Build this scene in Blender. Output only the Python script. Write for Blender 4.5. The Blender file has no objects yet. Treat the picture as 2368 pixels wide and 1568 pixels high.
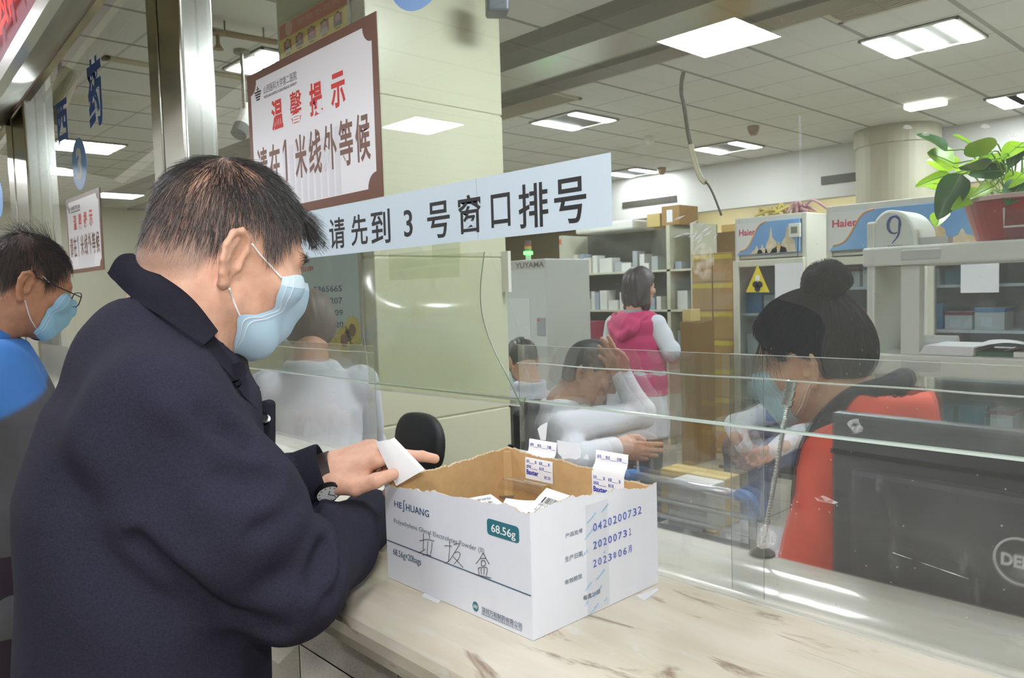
import bpy, bmesh, math, random
import numpy as np
from mathutils import Vector, Matrix
random.seed(7)
rng = np.random.default_rng(7)
S = bpy.context.scene
COL = S.collection
# ------------------------------------------------------------------ camera (27 mm, standing in the waiting hall)
W, H, F = 2368, 1568, 1790.0
CX, CY = W / 2, H / 2
CAMP = np.array([0.0, 0.0, 1.45])
def _d(p):
    r = np.array([p[0] - CX, -(p[1] - CY), -F]); return r / np.linalg.norm(r)
_mx = _d((-497, 724)); _my = _d((3110, 620)); _my = _my - _mx * (_mx @ _my); _my /= np.linalg.norm(_my)
_X, _Y = -_mx, _my
R = np.array([_X, _Y, np.cross(_X, _Y)])
cam = bpy.data.cameras.new('camera'); camo = bpy.data.objects.new('camera', cam); COL.objects.link(camo)
cam.sensor_width = 36; cam.lens = 36 * F / W; cam.clip_start = 0.05
m4 = Matrix.Identity(4)
for i in range(3):
    for j in range(3): m4[i][j] = R[i, j]
    m4[i][3] = CAMP[i]
camo.matrix_world = m4
cam.dof.use_dof = True; cam.dof.focus_distance = 1.0; cam.dof.aperture_fstop = 18.0
S.camera = camo
# ------------------------------------------------------------------ world, exposure
S.view_settings.view_transform = 'Standard'; S.view_settings.look = 'None'
S.view_settings.exposure = 0.9; S.view_settings.gamma = 1.0; S.view_settings.use_curve_mapping = False
wd = bpy.data.worlds.new('hall_ambient'); S.world = wd; wd.use_nodes = True  # dim grey ambient fill added all round the hall
wd.node_tree.nodes['Background'].inputs[0].default_value = (0.80, 0.82, 0.86, 1)
wd.node_tree.nodes['Background'].inputs[1].default_value = 0.35
cy = S.cycles
cy.use_denoising = True; cy.use_adaptive_sampling = True; cy.adaptive_threshold = 0.03
cy.max_bounces = 6; cy.diffuse_bounces = 3; cy.glossy_bounces = 3; cy.transmission_bounces = 4; cy.transparent_max_bounces = 16
cy.caustics_reflective = False; cy.caustics_refractive = False; cy.sample_clamp_indirect = 4.0
HALL_PANEL, TUBE = 19.0, 40.0
fl = bpy.data.lights.new('camera_flash', 'AREA'); fl.energy = 3.2; fl.shape = 'RECTANGLE'; fl.size = 0.07; fl.size_y = 0.045; fl.color = (1.0, 0.97, 0.93)
flo = bpy.data.objects.new('camera_flash', fl); COL.objects.link(flo)
m5 = m4.copy(); m5.translation = Vector(CAMP + R[:, 1] * 0.13); flo.matrix_world = m5
# ------------------------------------------------------------------ camera geometry helpers: where a sight line meets a real surface
def ray(x, y): return R @ np.array([x - CX, -(y - CY), -F])
def onz(x, y, z): r = ray(x, y); return CAMP + r * ((z - CAMP[2]) / r[2])
def ony(x, y, v): r = ray(x, y); return CAMP + r * ((v - CAMP[1]) / r[1])
def onx(x, y, v): r = ray(x, y); return CAMP + r * ((v - CAMP[0]) / r[0])
def at(x, y, d): return CAMP + ray(x, y) / F * d
IR, IU, IB = R[:, 0].copy(), R[:, 1].copy(), R[:, 2].copy()
# ------------------------------------------------------------------ materials
def lin(c):
    out = []
    for v in c[:3]:
        v = v / 255.0; out.append(v / 12.92 if v <= 0.04045 else ((v + 0.055) / 1.055) ** 2.4)
    return tuple(out) + (1.0,)
MATS = {}
def mat(name, col, rough=0.5, metal=0.0, col2=None, nscale=6.0, contrast=1.0, bump=0.0, bscale=80.0, emit=0.0, spec=0.5, attr=False, stretch=None, sheen=0.0, sss=0.0, trans=0.0, alpha=1.0, coat=0.0):
    if name in MATS: return MATS[name]
    m = bpy.data.materials.new(name); m.use_nodes = True; MATS[name] = m
    nt = m.node_tree; b = nt.nodes['Principled BSDF']
    b.inputs['Base Color'].default_value = lin(col); b.inputs['Roughness'].default_value = rough
    b.inputs['Metallic'].default_value = metal; b.inputs['Specular IOR Level'].default_value = spec
    if sheen: b.inputs['Sheen Weight'].default_value = sheen; b.inputs['Sheen Roughness'].default_value = 0.5
    if coat: b.inputs['Coat Weight'].default_value = coat; b.inputs['Coat Roughness'].default_value = 0.05
    if sss:
        b.inputs['Subsurface Weight'].default_value = sss; b.inputs['Subsurface Radius'].default_value = (0.006, 0.003, 0.002); b.inputs['Subsurface Scale'].default_value = 1.0
    if trans: b.inputs['Transmission Weight'].default_value = trans
    if alpha < 1: b.inputs['Alpha'].default_value = alpha
    tc = nt.nodes.new('ShaderNodeTexCoord'); vec = tc.outputs['Object']
    if stretch:
        mp = nt.nodes.new('ShaderNodeMapping'); mp.inputs['Scale'].default_value = stretch; nt.links.new(vec, mp.inputs['Vector']); vec = mp.outputs['Vector']
    base = None
    if attr:
        a = nt.nodes.new('ShaderNodeAttribute'); a.attribute_name = 'tone'; base = a.outputs['Color']
    if col2 is not None:
        n = nt.nodes.new('ShaderNodeTexNoise'); n.inputs['Scale'].default_value = nscale; n.inputs['Detail'].default_value = 6
        nt.links.new(vec, n.inputs['Vector'])
        r = nt.nodes.new('ShaderNodeMapRange'); w = 0.25 / contrast
        r.inputs['From Min'].default_value = 0.5 - w; r.inputs['From Max'].default_value = 0.5 + w
        nt.links.new(n.outputs['Fac'], r.inputs['Value'])
        x = nt.nodes.new('ShaderNodeMix'); x.data_type = 'RGBA'
        if attr:
            x.blend_type = 'MULTIPLY'; x.inputs['B'].default_value = lin(col2); nt.links.new(base, x.inputs['A'])
        else:
            x.inputs['A'].default_value = lin(col); x.inputs['B'].default_value = lin(col2)
        nt.links.new(r.outputs['Result'], x.inputs['Factor']); base = x.outputs['Result']
    if base is not None: nt.links.new(base, b.inputs['Base Color'])
    if bump:
        n2 = nt.nodes.new('ShaderNodeTexNoise'); n2.inputs['Scale'].default_value = bscale; n2.inputs['Detail'].default_value = 4
        nt.links.new(vec, n2.inputs['Vector'])
        bp = nt.nodes.new('ShaderNodeBump'); bp.inputs['Strength'].default_value = min(1, bump); bp.inputs['Distance'].default_value = 0.002
        nt.links.new(n2.outputs['Fac'], bp.inputs['Height']); nt.links.new(bp.outputs['Normal'], b.inputs['Normal'])
    if emit:
        b.inputs['Emission Color'].default_value = lin(col); b.inputs['Emission Strength'].default_value = emit
    return m
def nodes(name):
    m = bpy.data.materials.new(name); m.use_nodes = True; MATS[name] = m; nt = m.node_tree
    nt.nodes.clear(); return m, nt, nt.nodes.new, nt.links.new
def sheet_mat(name, tint, haze, hazecol, fres=1.8, rough=0.0, blur=0.0, dirt=0.0, dscale=30, scratches=0.0, stretch=(1, 1, 1)):
    """A clear pane: transmits straight through, mirrors by Fresnel, carries a thin film of dust and smears."""
    m, nt, N, L = nodes(name)
    out = N('ShaderNodeOutputMaterial'); tr = N('ShaderNodeBsdfTransparent'); tr.inputs[0].default_value = tint + (1,)
    base = tr.outputs[0]
    if blur:
        rf = N('ShaderNodeBsdfRefraction'); rf.inputs['IOR'].default_value = 1.03; rf.inputs['Roughness'].default_value = blur; rf.inputs[0].default_value = tint + (1,)
        mx = N('ShaderNodeMixShader'); mx.inputs[0].default_value = 0.22; L(base, mx.inputs[1]); L(rf.outputs[0], mx.inputs[2]); base = mx.outputs[0]
    gl = N('ShaderNodeBsdfGlossy'); gl.inputs['Roughness'].default_value = rough; gl.inputs[0].default_value = (1, 1, 1, 1)
    fr = N('ShaderNodeFresnel'); fr.inputs['IOR'].default_value = 1.5
    ge = N('ShaderNodeNewGeometry'); inv = N('ShaderNodeMath'); inv.operation = 'SUBTRACT'; inv.inputs[0].default_value = 1.0; L(ge.outputs['Backfacing'], inv.inputs[1])
    f2 = N('ShaderNodeMath'); f2.operation = 'MULTIPLY'; L(fr.outputs[0], f2.inputs[0]); L(inv.outputs[0], f2.inputs[1])
    f3 = N('ShaderNodeMath'); f3.operation = 'MULTIPLY'; f3.inputs[1].default_value = fres; f3.use_clamp = True; L(f2.outputs[0], f3.inputs[0])
    m1 = N('ShaderNodeMixShader'); L(f3.outputs[0], m1.inputs[0]); L(base, m1.inputs[1]); L(gl.outputs[0], m1.inputs[2])
    df = N('ShaderNodeBsdfDiffuse'); df.inputs[0].default_value = lin(hazecol)
    hz = N('ShaderNodeMath'); hz.operation = 'MULTIPLY'; hz.inputs[1].default_value = haze; L(inv.outputs[0], hz.inputs[0])
    fac = hz.outputs[0]
    if dirt:
        tc = N('ShaderNodeTexCoord'); mp = N('ShaderNodeMapping'); mp.inputs['Scale'].default_value = stretch; L(tc.outputs['Object'], mp.inputs[0])
        nz = N('ShaderNodeTexNoise'); nz.inputs['Scale'].default_value = dscale; nz.inputs['Detail'].default_value = 8; nz.inputs['Roughness'].default_value = 0.7; L(mp.outputs[0], nz.inputs['Vector'])
        rp = N('ShaderNodeMapRange'); rp.inputs['From Min'].default_value = 0.58; rp.inputs['From Max'].default_value = 0.78; rp.inputs['To Max'].default_value = dirt; L(nz.outputs[0], rp.inputs[0])
        vo = N('ShaderNodeTexVoronoi'); vo.inputs['Scale'].default_value = 55; L(tc.outputs['Object'], vo.inputs['Vector'])
        sp = N('ShaderNodeMapRange'); sp.inputs['From Min'].default_value = 0.09; sp.inputs['From Max'].default_value = 0.03; sp.inputs['To Max'].default_value = dirt * 1.6; L(vo.outputs['Distance'], sp.inputs[0])
        ad = N('ShaderNodeMath'); ad.operation = 'ADD'; L(rp.outputs[0], ad.inputs[0]); L(sp.outputs[0], ad.inputs[1])
        a3 = N('ShaderNodeMath'); a3.operation = 'MULTIPLY'; L(ad.outputs[0], a3.inputs[0]); L(inv.outputs[0], a3.inputs[1])
        a2 = N('ShaderNodeMath'); a2.operation = 'ADD'; a2.use_clamp = True; L(fac, a2.inputs[0]); L(a3.outputs[0], a2.inputs[1]); fac = a2.outputs[0]
    m2 = N('ShaderNodeMixShader'); L(fac, m2.inputs[0]); L(m1.outputs[0], m2.inputs[1]); L(df.outputs[0], m2.inputs[2]); L(m2.outputs[0], out.inputs[0])
    return m
# ------------------------------------------------------------------ mesh helpers
def tag(o, label=None, cat=None, group=None, kind=None):
    if label: o['label'] = label
    if cat: o['category'] = cat
    if group: o['group'] = group
    if kind: o['kind'] = kind
    return o
def thing(name, label, cat, loc=(0, 0, 0), group=None, rotz=0.0):
    o = bpy.data.objects.new(name, None); COL.objects.link(o); o.location = loc; o.rotation_euler = (0, 0, rotz); o.empty_display_size = 0.05
    return tag(o, label, cat, group)
def base_of(parent):
    v = np.zeros(3); p = parent
    while p is not None: v += np.array(p.location); p = p.parent
    return v
def mesh_obj(name, verts, faces, mats, parent=None, smooth=False, midx=None, tone=None, loc=None):
    """One mesh object. VERTS in world space; stored relative to the parent's base or to its own base point."""
    V = np.asarray(verts, float).reshape(-1, 3)
    if parent is not None: o0 = base_of(parent)
    elif loc is not None: o0 = np.array(loc, float)
    else:
        lo, hi = V.min(0), V.max(0); o0 = np.array([(lo[0] + hi[0]) / 2, (lo[1] + hi[1]) / 2, lo[2]])
    me = bpy.data.meshes.new(name)
    if isinstance(faces, np.ndarray):
        n, k = faces.shape
        me.vertices.add(len(V)); me.vertices.foreach_set('co', (V - o0).astype(np.float32).ravel())
        me.loops.add(n * k); me.loops.foreach_set('vertex_index', faces.astype(np.int32).ravel())
        me.polygons.add(n); me.polygons.foreach_set('loop_start', (np.arange(n) * k).astype(np.int32))
        me.update(calc_edges=True)
    else:
        me.from_pydata((V - o0).tolist(), [], faces)
    if not isinstance(mats, (list, tuple)): mats = [mats]
    for m in mats: me.materials.append(m)
    if midx is not None: me.polygons.foreach_set('material_index', np.asarray(midx, np.int32))
    if smooth: me.polygons.foreach_set('use_smooth', np.ones(len(me.polygons), bool))
    if tone is not None:
        a = me.color_attributes.new('tone', 'FLOAT_COLOR', 'POINT'); a.data.foreach_set('color', np.asarray(tone, np.float32).ravel())
    me.update()
    o = bpy.data.objects.new(name, me); COL.objects.link(o)
    if parent is not None: o.parent = parent
    else: o.location = o0
    return o
def nrm(v): v = np.asarray(v, float); return v / (np.linalg.norm(v) + 1e-12)
class MB:
    def __init__(s): s.v = []; s.f = []; s.m = []; s.cur = 0
    def add(s, vs, fs):
        o = len(s.v); s.v += [tuple(map(float, q)) for q in vs]; s.f += [tuple(i + o for i in f) for f in fs]; s.m += [s.cur] * len(fs); return s
    def box(s, lo, hi, rz=0.0, piv=None):
        x0, y0, z0 = lo; x1, y1, z1 = hi
        vs = [(x0, y0, z0), (x1, y0, z0), (x1, y1, z0), (x0, y1, z0), (x0, y0, z1), (x1, y0, z1), (x1, y1, z1), (x0, y1, z1)]
        if rz:
            px, py = piv if piv is not None else ((x0 + x1) / 2, (y0 + y1) / 2); c, n = math.cos(rz), math.sin(rz)
            vs = [(px + (x - px) * c - (y - py) * n, py + (x - px) * n + (y - py) * c, z) for x, y, z in vs]
        return s.add(vs, [(0, 3, 2, 1), (4, 5, 6, 7), (0, 1, 5, 4), (1, 2, 6, 5), (2, 3, 7, 6), (3, 0, 4, 7)])
    def obox(s, c, ax, ay, az):
        c, ax, ay, az = map(lambda q: np.asarray(q, float), (c, ax, ay, az))
        vs = [c + sx * ax + sy * ay + sz * az for sz in (-1, 1) for sx, sy in ((-1, -1), (1, -1), (1, 1), (-1, 1))]
        fs = [(0, 3, 2, 1), (4, 5, 6, 7), (0, 1, 5, 4), (1, 2, 6, 5), (2, 3, 7, 6), (3, 0, 4, 7)]
        if np.dot(np.cross(ax, ay), az) < 0: fs = [f[::-1] for f in fs]
        return s.add(vs, fs)
    def quad(s, a, b, c, d): return s.add([a, b, c, d], [(0, 1, 2, 3)])
    def grid(s, P, closed_u=False):
        P = np.asarray(P, float); nu, nv = P.shape[:2]; fs = []
        for i in range(nu if closed_u else nu - 1):
            for j in range(nv - 1):
                k = (i + 1) % nu
                fs.append((i * nv + j, k * nv + j, k * nv + j + 1, i * nv + j + 1))
        return s.add(P.reshape(-1, 3), fs)
    def tube(s, path, r, n=8, cap=True, flat=None):
        P = np.asarray(path, float); k = len(P); rr = np.full(k, r, float) if np.isscalar(r) else np.asarray(r, float)
        T = np.gradient(P, axis=0); up = np.array([0, 0, 1.0]); rings = []
        a = None
        for i in range(k):
            t = nrm(T[i])
            if a is None:
                a = np.cross(t, up)
                if np.linalg.norm(a) < 1e-3: a = np.cross(t, np.array([1.0, 0, 0]))
            a = nrm(a - t * (a @ t)); b = np.cross(t, a)
            for q in range(n):
                w = 2 * math.pi * q / n
                rings.append(P[i] + rr[i] * (a * math.cos(w) + b * math.sin(w)))
        fs = [(i * n + q, i * n + (q + 1) % n, (i + 1) * n + (q + 1) % n, (i + 1) * n + q) for i in range(k - 1) for q in range(n)]
        if cap: fs += [tuple(range(n))[::-1], tuple((k - 1) * n + q for q in range(n))]
        return s.add(rings, fs)
    def lathe(s, prof, c=(0, 0, 0), n=24, ax=None):
        c = np.asarray(c, float); k = len(prof); vs = []
        if ax is None: e1, e2, e3 = np.eye(3)
        else:
            e3 = nrm(ax); e1 = nrm(np.cross(e3, [0.31, 0.2, 0.93] if abs(e3[2]) < 0.9 else [1.0, 0, 0])); e2 = np.cross(e3, e1)
        for r, z in prof:
            for q in range(n):
                w = 2 * math.pi * q / n; vs.append(c + e3 * z + r * (e1 * math.cos(w) + e2 * math.sin(w)))
        fs = [(i * n + q, i * n + (q + 1) % n, (i + 1) * n + (q + 1) % n, (i + 1) * n + q) for i in range(k - 1) for q in range(n)]
        fs += [tuple(range(n))[::-1], tuple((k - 1) * n + q for q in range(n))]
        return s.add(vs, fs)
    def prism(s, poly, d):
        """POLY: a closed 3-D outline; D: the extrusion vector."""
        P = [np.asarray(p, float) for p in poly]; n = len(P); d = np.asarray(d, float)
        fs = [tuple(range(n))[::-1], tuple(n + i for i in range(n))] + [(i, (i + 1) % n, n + (i + 1) % n, n + i) for i in range(n)]
        nn = sum((np.cross(P[i] - P[0], P[(i + 1) % n] - P[0]) for i in range(n)), np.zeros(3))
        if nn @ d < 0: fs = [f[::-1] for f in fs]
        return s.add(P + [p + d for p in P], fs)
    def build(s, name, m, parent=None, smooth=False, bevel=0.0, seg=2, loc=None, auto=False):
        o = mesh_obj(name, s.v, s.f, m, parent, smooth, s.m if isinstance(m, (list, tuple)) else None, loc=loc)
        if bevel:
            b = o.modifiers.new('bevel', 'BEVEL'); b.width = bevel; b.segments = seg; b.limit_method = 'ANGLE'; b.angle_limit = 0.6
        return o
def box(name, lo, hi, m, parent=None, bevel=0.0, **k): return MB().box(lo, hi).build(name, m, parent, bevel=bevel, **k)
def dup(root, loc=None, rotz=None, label=None, group=None, scale=None, mats=None):
    r = root.copy(); COL.objects.link(r)
    if loc is not None: r.location = loc
    if rotz is not None: r.rotation_euler = (0, 0, rotz)
    if scale is not None: r.scale = scale
    if label: r['label'] = label
    if group: r['group'] = group
    if mats and r.type == 'MESH':
        r.data = r.data.copy(); r.data.materials.clear()
        for m in mats: r.data.materials.append(m)
    for ch in list(root.children):
        c = ch.copy(); COL.objects.link(c); c.parent = r
        for g in ch.children:
            d = g.copy(); COL.objects.link(d); d.parent = c
    return r
def text(name, body, o, u, v, w, h, m, parent=None, bold=0.0, thick=0.0002, shear=0.0, fit=True):
    """Lettering as thin solid shapes: O bottom-left corner, U / V unit axes, fitted to W x H (world space)."""
    if body == '1': body = '１'
    cu = bpy.data.curves.new(name, 'FONT'); cu.body = body; cu.size = 1.0; cu.offset = bold; cu.resolution_u = 3; cu.extrude = 0.01; cu.shear = shear
    ob = bpy.data.objects.new(name + '_tmp', cu); COL.objects.link(ob)
    dg = bpy.context.evaluated_depsgraph_get(); me = bpy.data.meshes.new_from_object(ob.evaluated_get(dg))
    n = len(me.vertices); co = np.zeros(n * 3, np.float32); me.vertices.foreach_get('co', co); co = co.reshape(-1, 3).astype(float)
    bpy.data.objects.remove(ob); bpy.data.curves.remove(cu)
    faces = [tuple(p.vertices) for p in me.polygons]; bpy.data.meshes.remove(me)
    lo, hi = co.min(0), co.max(0)
    u, v = np.asarray(u, float), np.asarray(v, float); nn = np.cross(u, v)
    P = np.asarray(o, float) + np.outer((co[:, 0] - lo[0]) / (hi[0] - lo[0]) * w, u) + np.outer((co[:, 1] - lo[1]) / (hi[1] - lo[1]) * h, v) + np.outer((co[:, 2] > 0) * thick + 0.0001, nn)
    return mesh_obj(name, P, faces, m, parent)
def lerp(a, b, t): return np.asarray(a, float) * (1 - t) + np.asarray(b, float) * t
def spline(pts, n):
    P = np.asarray(pts, float); k = len(P); Q = np.vstack([2 * P[0] - P[1], P, 2 * P[-1] - P[-2]]); out = []
    for i in range(n):
        t = i / (n - 1) * (k - 1); j = min(int(t), k - 2); t -= j
        a, b, c, d = Q[j], Q[j + 1], Q[j + 2], Q[j + 3]
        out.append(0.5 * (2 * b + (c - a) * t + (2 * a - 5 * b + 4 * c - d) * t * t + (3 * b - a - 3 * c + d) * t ** 3))
    return np.array(out)
# ================================================================== THE SETTING
ZC = 3.05
def grid_ceiling(name, x0, y0, base, dark):
    m, nt, N, L = nodes(name)
    out = N('ShaderNodeOutputMaterial'); b = N('ShaderNodeBsdfPrincipled'); b.inputs['Roughness'].default_value = 0.75; L(b.outputs[0], out.inputs[0])
    ge = N('ShaderNodeNewGeometry'); sx = N('ShaderNodeSeparateXYZ'); L(ge.outputs['Position'], sx.inputs[0])
    facs = []
    for k, o0, wdt in ((0, x0, 0.016), (1, y0, 0.010)):
        a = N('ShaderNodeMath'); a.operation = 'SUBTRACT'; a.inputs[1].default_value = o0; L(sx.outputs[k], a.inputs[0])
        p = N('ShaderNodeMath'); p.operation = 'PINGPONG'; p.inputs[1].default_value = 0.3; L(a.outputs[0], p.inputs[0])
        c = N('ShaderNodeMath'); c.operation = 'LESS_THAN'; c.inputs[1].default_value = wdt; L(p.outputs[0], c.inputs[0])
        s = N('ShaderNodeMath'); s.operation = 'MULTIPLY'; s.inputs[1].default_value = (0.62, 0.28)[k]; L(c.outputs[0], s.inputs[0]); facs.append(s)
    mx = N('ShaderNodeMath'); mx.operation = 'MAXIMUM'; L(facs[0].outputs[0], mx.inputs[0]); L(facs[1].outputs[0], mx.inputs[1])
    nz = N('ShaderNodeTexNoise'); nz.inputs['Scale'].default_value = 0.9; nz.inputs['Detail'].default_value = 5; L(ge.outputs['Position'], nz.inputs['Vector'])
    rp = N('ShaderNodeMapRange'); rp.inputs['From Min'].default_value = 0.64; rp.inputs['From Max'].default_value = 0.74; rp.inputs['To Max'].default_value = 0.35; L(nz.outputs[0], rp.inputs[0])
    st = N('ShaderNodeMix'); st.data_type = 'RGBA'; st.inputs['A'].default_value = lin(base); st.inputs['B'].default_value = lin((176, 150, 105)); L(rp.outputs[0], st.inputs['Factor'])
    gm = N('ShaderNodeMix'); gm.data_type = 'RGBA'; L(st.outputs['Result'], gm.inputs['A']); gm.inputs['B'].default_value = lin(dark); L(mx.outputs[0], gm.inputs['Factor'])
    L(gm.outputs['Result'], b.inputs['Base Color']); return m
M_ceil = grid_ceiling('ceiling_tiles', -2.16, 5.27, (222, 221, 216), (60, 54, 46))
M_hallceil = grid_ceiling('hall_ceiling_tiles', -2.47, -2.84, (236, 235, 230), (150, 142, 130))
def floor_mat():
    m, nt, N, L = nodes('polished_floor')
    out = N('ShaderNodeOutputMaterial'); b = N('ShaderNodeBsdfPrincipled'); b.inputs['Roughness'].default_value = 0.22; L(b.outputs[0], out.inputs[0])
    ge = N('ShaderNodeNewGeometry'); br = N('ShaderNodeTexBrick'); br.offset = 0; br.inputs['Scale'].default_value = 1.0; br.inputs['Brick Width'].default_value = 0.8; br.inputs['Row Height'].default_value = 0.8
    br.inputs['Mortar Size'].default_value = 0.004; br.inputs['Color1'].default_value = lin((190, 186, 172)); br.inputs['Color2'].default_value = lin((182, 178, 164)); br.inputs['Mortar'].default_value = lin((120, 110, 92))
    L(ge.outputs['Position'], br.inputs['Vector']); L(br.outputs[0], b.inputs['Base Color']); return m
M_floor = floor_mat()
M_wall = mat('cream_wall', (214, 210, 176), 0.55, col2=(206, 201, 166), nscale=1.5)
M_hallw = mat('hall_wall_paint', (196, 194, 184), 0.6)
M_colw = mat('cream_column_panel', (210, 209, 182), 0.32, col2=(204, 203, 175), nscale=1.2)
M_white = mat('white_paint', (226, 224, 214), 0.5)
M_steel = mat('mirror_steel', (236, 236, 232), 0.17, 1.0, col2=(216, 216, 212), nscale=3, stretch=(1, 1, 0.1))
M_steeld = mat('dark_steel', (128, 122, 108), 0.28, 1.0)
M_bronze = mat('bronze_steel', (150, 140, 108), 0.2, 1.0, col2=(110, 100, 76), nscale=4, stretch=(1, 1, 0.6))
M_black = mat('black_plastic', (34, 34, 36), 0.45)
M_dgrey = mat('dark_grey_plastic', (84, 86, 86), 0.5)
tag(box('floor', (-14, -6, -0.1), (4, 11, 0.0), M_floor), kind='structure')
MB().box((-14, 0.9, ZC), (4, 10.0, ZC + 0.1)).build('ceiling', M_ceil)
tag(bpy.data.objects['ceiling'], kind='structure')
tag(box('ceiling_hall', (-14, -6, ZC), (4, 0.9, ZC + 0.1), M_hallceil), kind='structure')
tag(box('wall_left', (-13.6, 1.0, 0), (-13.5, 11, ZC), M_wall), kind='structure')
tag(box('wall_hall', (-14, -6.1, 0), (4, -6.0, ZC), M_hallw), kind='structure')
tag(box('wall_hall_left', (-14.1, -6, 0), (-14.0, 1.0, ZC), M_hallw), kind='structure')
tag(box('wall_right', (3.9, -6, 0), (4.0, 11, ZC), M_wall), kind='structure')
# far end: a white bulkhead over the opening to the store room, the store room's own back wall behind it
SOFY = 9.0
def sof(x, y): return ony(x, y, SOFY)
zb = sof(1600, 492)[2]
tag(box('wall_back', (-9.0, SOFY, zb), (4, SOFY + 0.15, ZC), mat('bulkhead_paint', (204, 202, 196), 0.6)), kind='structure')
tag(box('wall_back_left', (-13.5, 6.8, 0), (-8.9, 6.95, ZC), M_wall), kind='structure')
tag(box('wall_store', (-13.5, 10.9, 0), (4, 11, ZC), mat('store_wall', (176, 160, 116), 0.6)), kind='structure')
tag(box('ceiling_store', (-13.5, SOFY + 0.15, zb + 0.25), (4, 11, zb + 0.35), mat('store_ceiling', (190, 176, 134), 0.6)), kind='structure')
# square column, cream panels with a joint, its front face carries two boards
COLX, COLY0, COLY1 = -2.9, 1.90, 2.69
cc = MB(); jz = 1.72 + 0.35
for z0, z1 in ((0, 0.86), (0.868, 1.62), (1.628, 2.33), (2.338, ZC)):
    cc.box((COLX - 0.80, COLY0, z0), (COLX, COLY1, z1))
cc.box((COLX - 0.795, COLY0 + 0.005, 0), (COLX - 0.005, COLY1 - 0.005, ZC))
tag(cc.build('wall_column', M_colw, bevel=0.004), kind='structure')
# round column further back
rc = MB(); p = onz(2097, 296, ZC); rc.lathe([(0.40, 0), (0.40, 2.86), (0.42, 2.87), (0.42, ZC - 0.001)], (p[0] - 0.1, p[1], 0), 40)
tag(rc.build('wall_round_column', mat('round_column_paint', (178, 172, 148), 0.5), smooth=False), kind='structure')
# linear steel channel in the ceiling
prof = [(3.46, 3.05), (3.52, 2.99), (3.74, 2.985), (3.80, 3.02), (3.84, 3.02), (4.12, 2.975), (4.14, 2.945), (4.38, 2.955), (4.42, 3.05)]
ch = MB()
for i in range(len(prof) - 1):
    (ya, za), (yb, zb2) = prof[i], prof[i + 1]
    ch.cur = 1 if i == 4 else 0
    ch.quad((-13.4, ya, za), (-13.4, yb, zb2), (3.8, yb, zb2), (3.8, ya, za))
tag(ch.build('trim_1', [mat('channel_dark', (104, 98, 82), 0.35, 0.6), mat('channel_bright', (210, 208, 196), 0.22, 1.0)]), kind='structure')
# steel posts of the counter front
def post(n, x0, x1, ya, yb):
    b = MB(); w = x1 - x0
    b.box((x0, ya, 1.02), (x0 + w * 0.30, yb, ZC)); b.box((x0 + w * 0.32, ya + 0.004, 1.02), (x1, yb, ZC))
    b.tube([(x1, ya, 1.02), (x1, ya, ZC)], 0.008, 8)
    tag(b.build('trim_%d' % n, M_steel, bevel=0.004), kind='structure')
post(2, -2.72, -2.43, 0.93, 1.03); post(3, -4.95, -4.50, 0.93, 1.06); post(4, 1.5, 1.75, 0.93, 1.03)
# ------------------------------------------------------------------ lamps
M_panel = mat('light_panel', (250, 252, 255), 0.4, emit=HALL_PANEL)
M_tube = mat('light_tube', (244, 250, 255), 0.4, emit=TUBE)
M_trof = mat('troffer_louvre', (112, 110, 104), 0.7)
def panel(x, y, label):
    t = thing('ceiling_light', label, 'light', (x, y, ZC - 0.012), 'square light panels of the waiting hall')
    box('diffuser', (x - 0.285, y - 0.285, ZC - 0.012), (x + 0.285, y + 0.285, ZC - 0.004), M_panel, t)
    f = MB()
    for a, b in (((-0.3, -0.3), (0.3, -0.285)), ((-0.3, 0.285), (0.3, 0.3)), ((-0.3, -0.285), (-0.285, 0.285)), ((0.285, -0.285), (0.3, 0.285))):
        f.box((x + a[0], y + a[1], ZC - 0.015), (x + b[0], y + b[1], ZC - 0.001))
    f.build('frame', M_white, t)
for x, y, lab in ((-2.77, -2.54, 'hall light panel mirrored in the glass across the dark ceiling channel'), (-5.95, -2.54, 'hall light panel mirrored in the glass on the cream column'), (-6.25, -0.16, 'hall light panel mirrored beside the steel post and the deep blue characters'), (-10.45, -0.45, 'hall light panel mirrored next to the blue number three disc'), (-12.4, -1.75, 'hall light panel mirrored at the top of the small far notice'),
        (0.4, -2.54, ''), (-2.77, -0.16, ''), (0.4, -0.16, ''), (-9.2, -2.54, '')): panel(x, y, lab or 'unseen light panel added to the waiting hall above and behind the camera')  # panels with empty label text are unseen ones added for light
def troffer(x, y, n, label, tubes=None, size=0.6):
    t = thing('ceiling_light', label, 'light', (x, y, ZC - 0.02)); h = size / 2
    box('louvre_tray', (x - h, y - h, ZC - 0.008), (x + h, y + h, ZC + 0.02), M_trof, t)
    f = MB()
    for a, b in (((-h, -h), (h, -h + 0.02)), ((-h, h - 0.02), (h, h)), ((-h, -h), (-h + 0.015, h)), ((h - 0.015, -h), (h, h))):
        f.box((x + a[0], y + a[1], ZC - 0.018), (x + b[0], y + b[1], ZC - 0.001))
    f.build('frame', M_white, t)
    for q in (tubes if tubes is not None else [(i + 0.5) / n - 0.5 for i in range(n)]):
        box('lamp_tube', (x + q * size - 0.052, y - h + 0.03, ZC - 0.022), (x + q * size + 0.052, y + h - 0.03, ZC - 0.009), M_tube, t)
    return t
troffer(-1.92, 5.60, 3, 'three-tube light fitting in the ceiling above the plant', [-0.36, 0, 0.36])
troffer(-4.97, 5.53, 2, 'two-tube light fitting in the ceiling above the paper strip', [-0.36, 0.38])
pu = onz(1680, 336, ZC); troffer(pu[0] - 0.05, pu[1] + 0.1, 2, 'two-tube light fitting beyond the crack in the glass', [-0.36, 0.38])
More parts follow.
